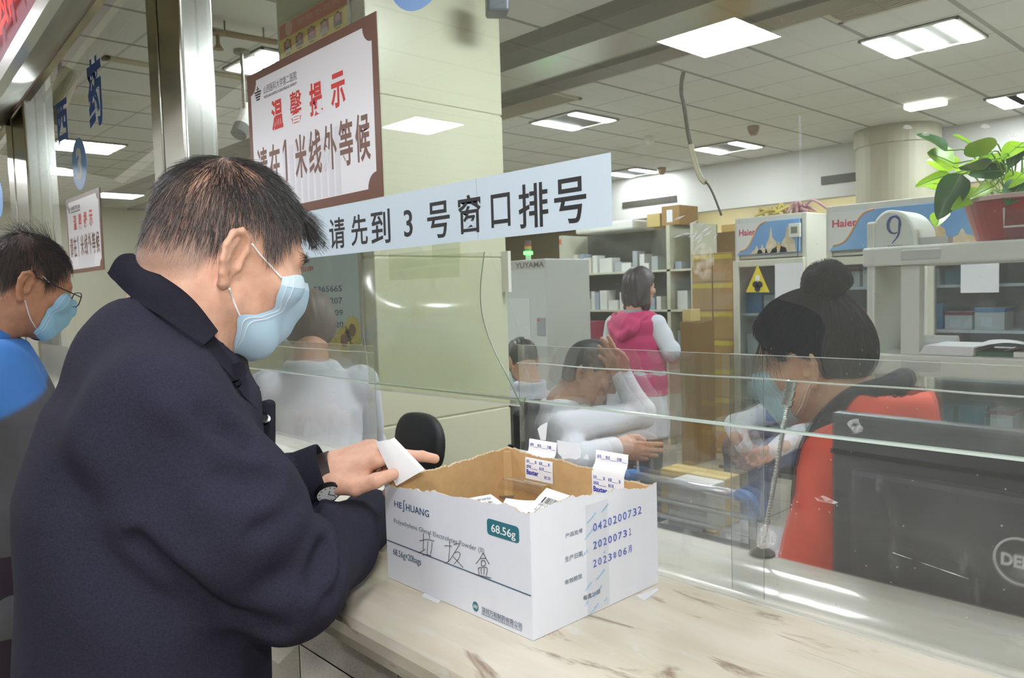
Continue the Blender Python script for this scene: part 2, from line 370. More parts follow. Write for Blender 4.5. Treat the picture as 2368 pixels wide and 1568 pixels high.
pr = onz(2315, 236, ZC); troffer(pr[0] + 0.24, pr[1], 2, 'light fitting at the far edge above the leaves', [-0.38, 0.36])
pt = onz(185, 336, ZC); troffer(pt[0], pt[1] + 0.05, 3, 'slatted light fitting seen past the blue number disc', [-0.33, 0, 0.33], 0.62)
troffer(1.2, 5.6, 3, 'three-tube light fitting added out past the end of the rack'); troffer(0.4, 2.6, 3, 'three-tube light fitting added above the cashier desk')  # from here to the store fittings: extra fittings added to light the room
troffer(-5.0, 2.6, 3, 'three-tube light fitting added behind the column'); troffer(-1.9, 8.2, 3, 'three-tube light fitting added near the bulkhead'); troffer(-8.2, 5.6, 3, 'three-tube light fitting added by the yellow wall')
troffer(-1.6, 2.5, 3, 'three-tube light fitting added over the counter staff')
# far fittings close to the bulkhead and in the store room
pf = onz(1580, 414, ZC); troffer(min(pf[0], -6.0), min(pf[1], 8.6), 2, 'bright light fitting right against the white bulkhead', [-0.36, 0.36])
for x, y, lab in ((-6.6, 10.0, 'long tube lamp of the store room above the shelving'), (-4.9, 10.0, 'long tube lamp of the store room beside the narrow refrigerator header'), (-3.0, 10.0, 'long tube lamp of the store room behind the wide refrigerator')):
    t = thing('ceiling_light', lab, 'light', (x, y, zb + 0.24), 'store room tube lamps')
    box('lamp_tube', (x - 0.45, y - 0.05, zb + 0.19), (x + 0.45, y + 0.05, zb + 0.23), M_tube, t); box('housing', (x - 0.5, y - 0.07, zb + 0.23), (x + 0.5, y + 0.07, zb + 0.25), M_white, t)
# air vents
M_vent = mat('vent_grille', (196, 186, 162), 0.5); M_vdark = mat('vent_dark', (58, 54, 48), 0.6)
def vent_ceiling(x0, x1, y0, y1, label):
    t = thing('air_vent', label, 'vent', ((x0 + x1) / 2, (y0 + y1) / 2, ZC - 0.02))
    f = MB(); f.box((x0, y0, ZC - 0.016), (x1, y0 + 0.035, ZC)); f.box((x0, y1 - 0.035, ZC - 0.016), (x1, y1, ZC)); f.box((x0, y0, ZC - 0.016), (x0 + 0.035, y1, ZC)); f.box((x1 - 0.035, y0, ZC - 0.016), (x1, y1, ZC))
    f.build('frame', M_vent, t); box('backing', (x0 + 0.03, y0 + 0.03, ZC - 0.004), (x1 - 0.03, y1 - 0.03, ZC + 0.002), M_vdark, t)
    s = MB(); n = max(3, int((y1 - y0 - 0.07) / 0.03)) if x1 - x0 > 1.0 and y1 - y0 < 0.6 else 2
    for i in range(n):
        yy = y0 + 0.04 + (y1 - y0 - 0.08) * (i + 0.5) / n; s.box((x0 + 0.03, yy - 0.004, ZC - 0.014), (x1 - 0.03, yy + 0.004, ZC - 0.004))
    s.build('grille', M_vent, t)
vent_ceiling(-2.14, -0.9, 4.52, 4.84, 'long slotted ceiling vent above the three-tube light')
vent_ceiling(-6.4, -4.35, 4.55, 4.95, 'long slotted ceiling vent beside the column top')
for (a, b, dd, lab) in (((250, 128), (332, 150), 0.25, 'dark ceiling vent above the hand-shaped blue character'), ((480, 160), (528, 176), 0.25, 'dark ceiling vent by the steel post')):
    p0, p1 = onz(*a, ZC), onz(*b, ZC); vent_ceiling(min(p0[0], p1[0]), max(p0[0], p1[0]), min(p0[1], p1[1]) - 0.02, max(p0[1], p1[1]) + dd, lab)
def vent_wall(a, b, label):
    p0, p1 = sof(*a), sof(*b); x0, x1, z0, z1 = p0[0], p1[0], min(p0[2], p1[2]), max(p0[2], p1[2])
    t = thing('air_vent', label, 'vent', ((x0 + x1) / 2, SOFY - 0.02, z0))
    box('backing', (x0, SOFY - 0.006, z0), (x1, SOFY - 0.001, z1), M_vdark, t)
    s = MB(); n = 40
    for i in range(n):
        xx = x0 + (x1 - x0) * (i + 0.5) / n; s.box((xx - 0.008, SOFY - 0.016, z0), (xx + 0.008, SOFY - 0.006, z1))
    s.build('grille', mat('grille_slat', (74, 70, 62), 0.5), t)
vent_wall((1440, 482), (1565, 452), 'barred wall vent beside the glare of the far lamp'); vent_wall((1900, 428), (2014, 394), 'dark barred wall vent beside the round column')
# sprinkler line, smoke detector, small ceiling bits
t = thing('sprinkler_pipe', 'brown sprinkler pipe with a head under the ceiling', 'pipe', tuple(onz(550, 82, 2.98)))
for q_ in (onz(520, 77, 2.98), onz(610, 92, 2.98)): MB().tube([q_, q_ + [0, 0, ZC - 2.978]], 0.006, 6).build('hanger', M_steeld, t)
a, b = onz(478, 70, 2.98), onz(640, 98, 2.98); MB().tube([a, b], 0.018, 8).build('pipe', mat('pipe_brown', (150, 126, 100), 0.5), t)
q = onz(503, 73, 2.98); MB().lathe([(0.03, -0.10), (0.012, -0.07), (0.012, -0.02), (0.045, -0.015), (0.045, 0.0)], q, 12).build('sprinkler_head', mat('pipe_brown', (150, 126, 100)), t)
for (x, y, lab) in ((1502, 315, 'round white smoke detector beyond the paper strip'), (1530, 388, 'small brown ceiling rose near the crack'), (1742, 292, 'small dark sprinkler head near the crack')):
    q = onz(x, y, ZC); tag(MB().lathe([(0.03, -0.09), (0.05, -0.06), (0.06, -0.02), (0.06, 0.0)], q, 16).build('smoke_detector', M_white if 'white' in lab else mat('pipe_brown', (150, 126, 100))), lab, 'detector')
q = onz(2140, 236, ZC); tag(box('emergency_light', (q[0] - 0.16, q[1] - 0.08, ZC - 0.05), (q[0] + 0.16, q[1] + 0.08, ZC - 0.001), mat('lamp_cover', (250, 246, 230), 0.4, emit=1.2), bevel=0.01), 'small rectangular ceiling lamp above the round column', 'light')
# ================================================================== COUNTER, GLASS FRONT AND WHAT IS STUCK TO IT
ZT, GY = 1.02, 0.98
def marble(name, base, alt, vein, veinamt):
    m, nt, N, L = nodes(name)
    out = N('ShaderNodeOutputMaterial'); b = N('ShaderNodeBsdfPrincipled'); b.inputs['Roughness'].default_value = 0.16; L(b.outputs[0], out.inputs[0])
    ge = N('ShaderNodeNewGeometry'); mp = N('ShaderNodeMapping'); mp.inputs['Scale'].default_value = (2.2, 9.0, 6.0); mp.inputs['Rotation'].default_value = (0, 0, 0.06); L(ge.outputs['Position'], mp.inputs[0])
    n1 = N('ShaderNodeTexNoise'); n1.inputs['Scale'].default_value = 1.6; n1.inputs['Detail'].default_value = 7; n1.inputs['Distortion'].default_value = 0.7; L(mp.outputs[0], n1.inputs['Vector'])
    r1 = N('ShaderNodeMapRange'); r1.inputs['From Min'].default_value = 0.35; r1.inputs['From Max'].default_value = 0.68; L(n1.outputs[0], r1.inputs[0])
    m1 = N('ShaderNodeMix'); m1.data_type = 'RGBA'; m1.inputs['A'].default_value = lin(base); m1.inputs['B'].default_value = lin(alt); L(r1.outputs[0], m1.inputs['Factor'])
    n2 = N('ShaderNodeTexNoise'); n2.inputs['Scale'].default_value = 2.1; n2.inputs['Detail'].default_value = 9; n2.inputs['Roughness'].default_value = 0.62; n2.inputs['Distortion'].default_value = 1.2; L(mp.outputs[0], n2.inputs['Vector'])
    r2 = N('ShaderNodeMapRange'); r2.inputs['From Min'].default_value = 0.575; r2.inputs['From Max'].default_value = 0.68; r2.inputs['To Max'].default_value = veinamt; L(n2.outputs[0], r2.inputs[0])
    m2 = N('ShaderNodeMix'); m2.data_type = 'RGBA'; L(m1.outputs['Result'], m2.inputs['A']); m2.inputs['B'].default_value = lin(vein); L(r2.outputs[0], m2.inputs['Factor'])
    n3 = N('ShaderNodeTexNoise'); n3.inputs['Scale'].default_value = 3.3; n3.inputs['Detail'].default_value = 4; n3.inputs['Distortion'].default_value = 2; L(mp.outputs[0], n3.inputs['Vector'])
    r3 = N('ShaderNodeMapRange'); r3.inputs['From Min'].default_value = 0.60; r3.inputs['From Max'].default_value = 0.70; r3.inputs['To Max'].default_value = 0.6; L(n3.outputs[0], r3.inputs[0])
    m3 = N('ShaderNodeMix'); m3.data_type = 'RGBA'; L(m2.outputs['Result'], m3.inputs['A']); m3.inputs['B'].default_value = lin((206, 206, 200)); L(r3.outputs[0], m3.inputs['Factor'])
    L(m3.outputs['Result'], b.inputs['Base Color']); return m
M_marble = marble('veined_marble', (212, 205, 190), (196, 187, 166), (142, 120, 104), 0.9)
M_marble2 = marble('pale_marble', (224, 223, 213), (212, 210, 198), (176, 168, 140), 0.35)
M_tile = mat('speckled_stone_tile', (186, 178, 170), 0.5, col2=(168, 160, 152), nscale=300, contrast=2)
M_tile2 = mat('pale_stone_tile', (204, 198, 188), 0.5, col2=(190, 184, 174), nscale=300, contrast=2)
ctr = thing('service_counter', 'veined marble pharmacy counter with a shallow pass-through trough under the glass', 'counter', (-4.0, 0.75, 0))
X0, X1 = -9.0, 2.2
def extrude_x(prof, x0, x1, mm, name, parent, smooth=False):
    b = MB(); P = [[(x, y, z) for y, z in prof] for x in np.linspace(x0, x1, 2)]
    b.grid(P); return b.build(name, mm, parent, smooth=smooth)
nose = [(0.600, 1.012), (0.566, 1.0)]
prof = [(0.60, 0.955), (0.552, 0.957), (0.546, 0.975), (0.5445, 0.992), (0.549, 1.004), (0.560, 1.0125), (0.580, 1.0175), (0.60, 1.0195), (0.62, ZT), (0.93, ZT)]
o = extrude_x(prof, X0, X1, M_marble, 'marble_front_slab', ctr)
pt = [(0.9315, ZT - 0.004), (0.932, ZT)] + [(0.932 + 0.136 * t, ZT - 0.020 * math.sin(math.pi * t) ** 1.4) for t in np.linspace(0.03, 0.97, 15)] + [(1.068, ZT), (1.118, ZT), (1.120, ZT - 0.004), (1.120, 0.97), (0.60, 0.955)]
o = extrude_x(pt, X0, X1, M_marble2, 'marble_trough_slab', ctr, smooth=False)
for p in o.data.polygons: p.use_smooth = True
md = o.modifiers.new('split', 'EDGE_SPLIT'); md.split_angle = 0.6
# tiled base: plain course on top, raised bevelled panels below
box('base_core', (X0, 0.62, 0), (X1, 1.10, 0.957), M_tile, ctr)
tl = MB(); tw = 0.30; k0 = -0.905
for i in range(-26, 11):
    x0 = k0 + i * tw
    if x0 < X0 or x0 + tw > X1: continue
    tl.box((x0 + 0.0015, 0.605, 0.862), (x0 + tw - 0.0015, 0.625, 0.957))
tl.build('tile_course', M_tile, ctr, bevel=0.001)
pl = MB(); pf = MB()
for i in range(-26, 11):
    x0 = k0 + i * tw
    if x0 < X0 or x0 + tw > X1: continue
    for zt in (0.858, 0.556):
        a0, a1, b0, b1 = x0 + 0.0015, x0 + tw - 0.0015, zt - 0.299, zt
        c = 0.045
        o4 = [(a0, 0.607, b0), (a1, 0.607, b0), (a1, 0.607, b1), (a0, 0.607, b1)]
        i4 = [(a0 + c, 0.590, b0 + c), (a1 - c, 0.590, b0 + c), (a1 - c, 0.590, b1 - c), (a0 + c, 0.590, b1 - c)]
        for k in range(4): pf.quad(o4[k], o4[(k + 1) % 4], i4[(k + 1) % 4], i4[k])
        pl.quad(*i4)
pf.build('tile_bevel', M_tile2, ctr); pl.build('tile_face', M_tile, ctr)
# ------------------------------------------------------------------ panes
M_glass = sheet_mat('window_glass', (0.93, 0.955, 0.945), 0.040, (214, 217, 214), fres=1.6, dirt=0.10, dscale=7)
zg = 1.250
def pane(n, x0, x1, z0=zg, z1=ZC):
    tag(box('window_%d' % n, (x0, GY - 0.004, z0), (x1, GY + 0.004, z1), M_glass), kind='structure')
pane(1, -2.43, 1.5); pane(2, -4.5, -2.72); pane(3, -7.2, -4.95)
M_plastic = sheet_mat('clear_plastic_sheet', (0.97, 0.975, 0.97), 0.035, (218, 220, 216), fres=1.5, rough=0.05, blur=0.07, dirt=0.20, dscale=14, stretch=(1, 1, 0.35))
M_flap = sheet_mat('clear_plastic_flap', (0.93, 0.945, 0.90), 0.07, (206, 210, 186), fres=1.2, rough=0.12, blur=0.0, dirt=0.12, dscale=40, stretch=(1, 1, 0.5))
def curtain(x0, x1, ztop, y, label, zbot=1.006, wav=0.003):
    """A thin hanging sheet with real thickness, faintly wavy."""
    xs = np.linspace(x0, x1, 40); zs = np.linspace(zbot, ztop, 14); ph = x0 * 3
    front = [[(x, y + wav * math.sin(9 * x + ph) * (1 - (z - zbot) / (ztop - zbot)) + wav * 0.5 * math.sin(23 * x + 5 * z), z) for z in zs] for x in xs]
    b = MB(); b.grid(front); b.grid([[(p[0], p[1] + 0.0012, p[2]) for p in reversed(col)] for col in front])
    for e in (0, -1): b.grid([[front[e][k], (front[e][k][0], front[e][k][1] + 0.0012, front[e][k][2])] for k in range(len(zs))])
    cu_ = tag(b.build('plastic_curtain', M_plastic, smooth=True), label, 'plastic curtain'); M_se = mat('plastic_seam', (222, 224, 218), 0.25, alpha=0.6)
    s1_ = [(x, y - 0.0008 + wav * math.sin(9 * x + ph) * (1 - (1.3185 - zbot) / (ztop - zbot)), 1.3185 + 0.0006 * math.sin(31 * x)) for x in xs]; MB().tube(s1_, 0.0014, 6).build('seam', M_se, cu_); MB().tube([(x, y, ztop) for x in xs], 0.0005, 5).build('top_edge', M_se, cu_)
    for xx in (x0, x1): MB().tube([(xx, y + 0.0006 + wav * math.sin(9 * xx + ph) * (1 - (z - zbot) / (ztop - zbot)) + wav * 0.5 * math.sin(23 * xx + 5 * z), z) for z in zs], 0.0005, 5).build('side_edge', mat('plastic_cut', (150, 158, 148), 0.2, alpha=0.7), cu_)
    return cu_
curtain(-2.42, -1.525, 1.335, GY + 0.008, 'clear plastic strip below the glass between the steel post and the opening')
curtain(-1.042, -0.545, 1.352, GY + 0.008, 'clear plastic strip below the glass behind the white carton')
curtain(-0.60, 1.48, 1.352, GY + 0.013, 'clear plastic strip below the glass in front of the dark screen', wav=0.002)
# the middle strip, folded up and taped on the pane: it bellies out over the lower edge of the glass
ft = np.array([ony(838, 600, 0.972), ony(1122, 583, 0.972)]); fb = np.array([ony(855, 886, 0.955), ony(1200, 922, 0.955)])
rows = []
for v in np.linspace(0, 1, 18):
    l = lerp(ft[0], fb[0], v); r = lerp(ft[1], fb[1], v) - IR * 0.030 * math.sin(math.pi * v) * (1 - v * 0.3)
    bel = 0.020 * math.sin(math.pi * min(1, v * 1.05)) ** 2
    rows.append([lerp(l, r, u) + np.array([0, -bel * (0.35 + 0.65 * math.sin(math.pi * u)) - 0.002, 0]) for u in np.linspace(0, 1, 24)])
# the turned-back lip below the pane's edge
for v in (0.4, 0.8, 1.0):
    rows.append([p + np.array([0, 0.018 * v, -0.016 * math.sin(math.pi * v)]) for p in rows[17]])
b = MB(); P = np.array(rows); b.grid(P); b.grid((P + np.array([0, 0.0012, 0]))[:, ::-1])
fl = thing('plastic_flap', 'scratched clear plastic flap folded up and taped on the glass', 'plastic sheet', tuple(P[17, 12]))
b.build('sheet', M_flap, fl, smooth=True)
e = MB(); e.tube([P[i, -1] for i in range(len(P))], 0.0011, 6); e.tube([P[i, 0] for i in range(18)], 0.0006, 6); e.tube(P[17], 0.0011, 6)
e.build('cut_edge', mat('plastic_edge', (112, 124, 112), 0.2), fl)
for k, (a, bb) in enumerate((((900, 588), (1064, 640)), ((1000, 566), (1066, 596)))):
    p0, p1 = ony(a[0], a[1], 0.9655), ony(bb[0], bb[1], 0.9655)
    MB().box((p0[0], 0.9640, min(p0[2], p1[2])), (p1[0], 0.9646, max(p0[2], p1[2]))).build('tape', M_flap, fl)
# polished lower edge of the pane, reflected light put in as pale colour
ed = MB(); ed.box((-2.43, GY - 0.0045, zg - 0.001), (1.5, GY + 0.0045, zg + 0.0025))
tag(ed.build('trim_5', mat('glass_edge', (190, 204, 198), 0.10, spec=0.9)), kind='structure')
# ------------------------------------------------------------------ signs on the glass
EX, EZ, EY = np.array([1.0, 0, 0]), np.array([0, 0, 1.0]), np.array([0, 1.0, 0])
M_signw = mat('sign_white', (232, 231, 238), 0.25); M_brown = mat('sign_brown', (112, 72, 58), 0.3); M_red = mat('sign_red', (205, 38, 36), 0.4); M_ink = mat('ink_black', (36, 34, 38), 0.5)
M_grey = mat('ink_grey', (120, 120, 128), 0.5); M_sband = mat('sign_watermark', (212, 211, 221), 0.3)
def notice(x0, x1, z0, z1, y, label):
    t = thing('notice_sign', label, 'sign', ((x0 + x1) / 2, y, z0)); w, h = x1 - x0, z1 - z0
    box('brown_board', (x0, y - 0.002, z0), (x1, y, z1), M_brown, t)
    c = 0.055 * w; mg = 0.034 * w; a0, a1, b0, b1 = x0 + mg, x1 - mg, z0 + mg, z1 - mg; pts = []
    for (qx, qz, s) in ((a0, b0, 90), (a1, b0, 180), (a1, b1, 270), (a0, b1, 360)):
        for k in range(7):
            an = math.radians(s - k * 15); pts.append((qx + c * math.cos(an), y - 0.0026, qz + c * math.sin(an)))
    MB().prism(pts, (0, 0.0006, 0)).build('white_face', M_signw, t)
    yy = y - 0.0027; L = lambda n, s, u, v, ww, hh, m, bold=0.0: text(n, s, (x0 + u * w, yy, z0 + v * h), EX, EZ, ww * w, hh * h, m, t, bold=bold)
    L('lettering', '山西医科大学第二医院', 0.155, 0.83, 0.285, 0.055, M_grey, 0.005); L('lettering', 'THE SECOND HOSPITAL OF SHANXI MEDICAL UNIVERSITY', 0.155, 0.800, 0.285, 0.018, M_grey, 0.01)
    e = MB()
    for k in range(4): e.box((x0 + w * (0.07 + 0.005 * k), yy - 0.0003, z0 + h * (0.858 - 0.017 * k)), (x0 + w * (0.132 - 0.005 * k), yy, z0 + h * (0.869 - 0.017 * k)))
    e.box((x0 + w * 0.098, yy - 0.0003, z0 + h * 0.86), (x0 + w * 0.104, yy, z0 + h * 0.90)); e.box((x0 + w * 0.086, yy - 0.0003, z0 + h * 0.879), (x0 + w * 0.116, yy, z0 + h * 0.885)); e.build('emblem', M_ink, t)
    for k, chh in enumerate('温馨提示'): L('lettering', chh, 0.215 + 0.158 * k, 0.565, 0.098, 0.20, M_red, 0.012 if k == 1 else 0.028)
    for k, chh in enumerate('请在1米线外等候'):
        if chh == '1':
            a_ = x0 + w * 0.298; zz0, zz1 = z0 + h * 0.215, z0 + h * 0.485; MB().prism([(a_ + w * 0.018, yy, zz0), (a_ + w * 0.032, yy, zz0), (a_ + w * 0.032, yy, zz1), (a_ + w * 0.018, yy, zz1), (a_, yy, zz1 - h * 0.055), (a_, yy, zz1 - h * 0.085), (a_ + w * 0.018, yy, zz1 - h * 0.04)], (0, -0.0003, 0)).build('lettering', M_brown, t); continue
        L('lettering', chh, 0.065 + 0.111 * k + (0.03 if chh == '1' else 0), 0.215, 0.094 if chh != '1' else 0.036, 0.27, M_brown, 0.0 if chh == '1' else 0.02)
    wm = MB()
    for k in range(9): wm.box((x0 + w * (0.30 + 0.05 * k), yy - 0.00005, z0 + h * 0.06), (x0 + w * (0.335 + 0.05 * k), yy + 0.00005, z0 + h * (0.42 + 0.02 * (k % 3))))
    wm.build('faint_building', M_sband, t)
notice(-2.085, -1.440, 1.668, 2.066, GY - 0.005, 'large brown-bordered notice with red and brown characters above the elderly man')
notice(-4.02, -3.50, 1.592, 1.930, GY - 0.005, 'small far notice with red characters beyond the mirror-steel post')
# pale blue paper strip
M_strip = mat('pale_blue_paper', (206, 222, 236), 0.35)
st = thing('paper_strip', 'long pale blue paper strip of black characters taped across the glass', 'sign', (-1.5, GY - 0.005, 1.551))
box('paper', (-2.36, GY - 0.0062, 1.551), (-0.798, GY - 0.0055, 1.6675), M_strip, st)
box('paper_joint', (-1.128, GY - 0.0065, 1.551), (-1.1265, GY - 0.0060, 1.6675), mat('strip_seam', (176, 196, 212), 0.4), st)
def strip_ch(chh, xa, xb, za, zb2, bold=0.012): text('lettering', chh, (xa, GY - 0.0063, za), EX, EZ, xb - xa, zb2 - za, M_ink, st, bold=bold)
def gx(x, y): return ony(x, y, GY - 0.006)
for chh, l, r, tp, bt in (('号', (1282, 470), (1356, 455), (1325, 410), (1318, 517)), ('排', (1200, 490), (1268, 480), (1240, 422), (1240, 526)), ('口', (1136, 490), (1180, 480), (1160, 447), (1160, 525)), ('窗', (1060, 490), (1112, 480), (1085, 450), (1085, 540)),
                          ('号', (988, 500), (1040, 490), (1020, 465), (1020, 550)), ('3', (934, 510), (954, 510), (944, 485), (944, 548)), ('到', (858, 520), (902, 510), (888, 484), (888, 563)), ('先', (812, 530), (850, 530), (830, 496), (830, 568)), ('请', (762, 540), (798, 540), (780, 503), (780, 575)), ('，', (747, 560), (752, 560), (750, 556), (750, 573)), ('后', (713, 550), (734, 550), (725, 513), (725, 579))):
    a, b2 = gx(*l)[0], gx(*r)[0]; strip_ch(chh, a, b2, gx(*bt)[2], gx(*tp)[2])
xx = gx(713, 550)[0]
for chh in '挂号取药': xx -= 0.105; strip_ch(chh, xx, xx + 0.075, 1.565, 1.655)
# blue vinyl on the panes
M_blue = mat('vinyl_blue', (118, 164, 226), 0.35); M_dblue = mat('vinyl_deep_blue', (62, 104, 182), 0.35); M_vw = mat('vinyl_white', (232, 232, 232), 0.4)
def disc(cx, cz, r, label, digit=None):
    t = thing('number_disc', label, 'sticker', (cx, GY - 0.005, cz - r))
    pts = [(cx + r * math.cos(a), GY - 0.0052, cz + r * math.sin(a)) for a in np.linspace(0, 2 * math.pi, 49)[:-1]]
    MB().prism(pts, (0, 0.0006, 0)).build('blue_disc', M_blue, t)
    if digit: text('lettering', digit, (cx - r * 0.36, GY - 0.0053, cz - r * 0.62), EX, EZ, r * 0.72, r * 1.24, M_vw, t, bold=0.04)
disc(-1.285, 2.145, 0.118, 'blue number disc cut by the top of the picture', None)
disc(-3.770, 2.062, 0.112, 'blue disc with a white number three on the far pane', '3')
disc(-5.50, 2.10, 0.112, 'blue disc on the pane beyond the second steel post', None)
for chh, l, r, tp, bt, lab in (('药', (203, 215), (236, 215), (218, 130), (214, 300), 'blue character sticker beside the reflected white ceiling panel'), ('西', (131, 285), (157, 285), (145, 230), (140, 335), 'blue character sticker in front of the hanging camera')):
    a, b2 = ony(*l, GY - 0.005)[0], ony(*r, GY - 0.005)[0]; z0, z1 = ony(*bt, GY - 0.005)[2], ony(*tp, GY - 0.005)[2]
    tag(text('vinyl_character', chh, (a, GY - 0.0045, z0), EX, EZ, b2 - a, z1 - z0, M_dblue, None, bold=0.03, thick=0.0004), lab, 'sticker')
# ------------------------------------------------------------------ red lettering display over the windows
ld = thing('led_display', 'steel-trimmed display board with glowing red characters over the windows', 'display', (-3.6, 0.6, 2.18))
e0, e1 = onx(0, 204, -3.24), onx(127, 0, -2.457); e0 = ony(0, 204, 0.6); e1 = ony(127, 0, 0.6)
s0, s1 = ony(86, 188, 0.93), ony(223, 0, 0.93); de = e1 - e0; ds = s1 - s0
ea, eb = e0 - de * 1.6, e1 + de * 1.2; sa, sb = s0 - ds * 1.4, s1 + ds * 0.6
b = MB(); b.quad(ea + [0, 0.03, 0.02], eb + [0, 0.03, 0.02], sb, sa); b.quad(sa, sb, sb + [0, 0.03, 0.0], sa + [0, 0.03, 0.0]); b.build('soffit', M_bronze, ld)
b = MB(); b.prism([ea + [0, -0.012, 0.0], ea + [0, 0.03, 0.018], ea + [0, 0.012, 0.045], ea + [0, -0.02, 0.04]], eb - ea); b.build('steel_trim', mat('trim_bright', (226, 224, 226), 0.22, 1.0), ld)
b = MB(); b.prism([ea + [0, 0.0, 0.04], ea + [0, 0.30, 0.34], ea + [0, 0.30, 0.9], ea + [0, -0.06, 0.9]], eb - ea); b.build('display_face', mat('display_face', (122, 78, 88), 0.55, col2=(110, 70, 80), nscale=60, spec=0.25), ld)
M_led = mat('led_red', (255, 30, 24), 0.5, emit=0.8)
u = nrm(eb - ea); v = nrm(np.array([0, -0.06, 0.86])); v = nrm(v - u * (u @ v))
for k in range(5): text('lettering', '取药窗口在'[k], e0 - u * 0.03 + u * (0.17 * (k - 1) + 0.035) + v * 0.115 + np.array([0, -0.012, 0]), u, v, 0.15, 0.30, M_led, ld, bold=0.0)
# ================================================================== THE WHITE CARTON AND ITS CONTENTS
BX0, BX1, BY0, BY1, BZ, BT = -0.983, -0.668, 0.6465, 0.9035, ZT + 0.0005, 1.178
M_card = mat('white_card', (230, 233, 243), 0.45, col2=(227, 230, 241), nscale=9, stretch=(5, 5, 0.3)); M_kraft = mat('kraft_card', (203, 168, 120), 0.75, col2=(192, 156, 108), nscale=60); M_torn = mat('torn_card', (196, 178, 150), 0.9)
M_paper = mat('white_paper', (240, 240, 244), 0.45)
bxo = thing('cardboard_box', 'open white medicine carton with torn rim standing on the marble counter', 'box', ((BX0 + BX1) / 2, (BY0 + BY1) / 2, BZ))
def wall(a, b, nin, name, ztop, seed, tears=()):
    """One carton wall: white outside, brown inside, ragged torn top edge."""
    r = np.random.default_rng(seed); a, b, nin = map(lambda q: np.asarray(q, float), (a, b, nin)); n = 90; mb = MB(); th = 0.004
    ts = np.linspace(0, 1, n); rag = r.normal(0, 0.0007, n).cumsum(); rag -= np.linspace(rag[0], rag[-1], n); rag = np.clip(rag, -0.003, 0.003) + r.normal(0, 0.0006, n)
    zs = [np.interp(t, *zip(*ztop)) + rag[i] for i, t in enumerate(ts)]
    for i in range(n - 1):
        p, q = lerp(a, b, ts[i]), lerp(a, b, ts[i + 1]); z0 = np.array([0, 0, BZ])
        P = lambda s, z, k: np.array([s[0] + nin[0] * k, s[1] + nin[1] * k, z])
        zi, zj = zs[i], zs[i + 1]
        mb.cur = 0; mb.quad(P(p, BZ, 0), P(q, BZ, 0), P(q, zj, 0), P(p, zi, 0))
        mb.cur = 1; mb.quad(P(q, BZ, th), P(p, BZ, th), P(p, zi - 0.0012, th), P(q, zj - 0.0012, th))
        mb.cur = 2; mb.quad(P(p, zi, 0), P(q, zj, 0), P(q, zj - 0.0012, th), P(p, zi - 0.0012, th))
    return mb.build(name, [M_card, M_kraft, M_torn], bxo)
wall((BX0, BY0), (BX1, BY0), (0, 1), 'front_panel', [(0, 1.166), (0.1, 1.163), (0.35, 1.172), (0.6, 1.176), (0.8, 1.18), (0.88, 1.184), (0.95, 1.179), (1, 1.180)], 1)
wall((BX1, BY0), (BX1, BY1), (-1, 0), 'side_panel', [(0, 1.181), (0.15, 1.183), (0.3, 1.186), (0.45, 1.18), (0.6, 1.176), (0.8, 1.17), (0.9, 1.164), (1, 1.169)], 2)
wall((BX1, BY1), (BX0, BY1), (0, -1), 'back_panel', [(0, 1.166), (0.2, 1.167), (0.5, 1.173), (0.8, 1.178), (1, 1.181)], 3)
wall((BX0, BY1), (BX0, BY0), (1, 0), 'side_panel', [(0, 1.181), (0.3, 1.177), (0.6, 1.173), (0.9, 1.168), (1, 1.166)], 4)
box('bottom_panel', (BX0 + 0.004, BY0 + 0.004, BZ), (BX1 - 0.004, BY1 - 0.004, BZ + 0.004), M_kraft, bxo)
box('corner_fold', (BX0 + 0.004, BY1 - 0.016, BZ + 0.004), (BX0 + 0.012, BY1 - 0.004, 1.176), mat('kraft_light', (212, 180, 132), 0.7), bxo)
M_teal = mat('print_teal', (58, 118, 134), 0.4); M_pblue = mat('print_slate', (62, 92, 122), 0.45); M_pgrey = mat('print_grey', (118, 130, 146), 0.5); M_stamp = mat('stamp_blue', (84, 98, 186), 0.5); M_lblue = mat('print_pale_blue', (150, 200, 236), 0.5)
FY = BY0 - 0.0004; SXF = BX1 + 0.0004
def fp(x, y): return ony(880 + x * 360 / 1568, 1120 + y * 360 / 1568, FY)          # points read off the front panel
def sp_(x, y): return onx(1220 + x * 310 / 1473, 1150 + y * 330 / 1568, SXF)        # and off the side panel
def ftext(s, bl, br, tl, m, bold=0.0, shear=0.0): 
    a, b, c = fp(*bl), fp(*br), fp(*tl); text('printing', s, (a[0], FY, a[2]), EX, EZ, b[0] - a[0], c[2] - a[2], m, bxo, bold=bold, shear=shear)
def stext(s, bl, br, tl, m, bold=0.0, ang=0.0):
    a, b, c = sp_(*bl), sp_(*br), sp_(*tl); uu = np.array([0, math.cos(ang), math.sin(ang)]); vv = np.array([0, -math.sin(ang), math.cos(ang)])
    ww = (b[1] - a[1]) * (0.6 if s == '1' else 1.0); text('printing', s, (SXF, a[1] + (b[1] - a[1] - ww) / 2, a[2]), uu, vv, ww, c[2] - a[2], m, bxo, bold=bold)
ftext('HE', (140, 222), (216, 246), (148, 166), M_pblue, 0.008); ftext('∫', (222, 276), (252, 270), (240, 160), M_pblue, 0.0); ftext('HUANG', (258, 262), (490, 325), (264, 196), M_pblue, 0.008)
ftext('Polyethylene Glycol Electrolytes Powder (II)', (138, 398), (1046, 700), (140, 342), M_pgrey); ftext('68.56g×20bags', (130, 725), (410, 838), (132, 645), M_pblue)
a, b = fp(1075, 500), fp(1398, 614); a2 = fp(1075, 340)
pts = []; x0, x1, z0, z1, rr = a[0], b[0], a[2], a2[2], 0.005
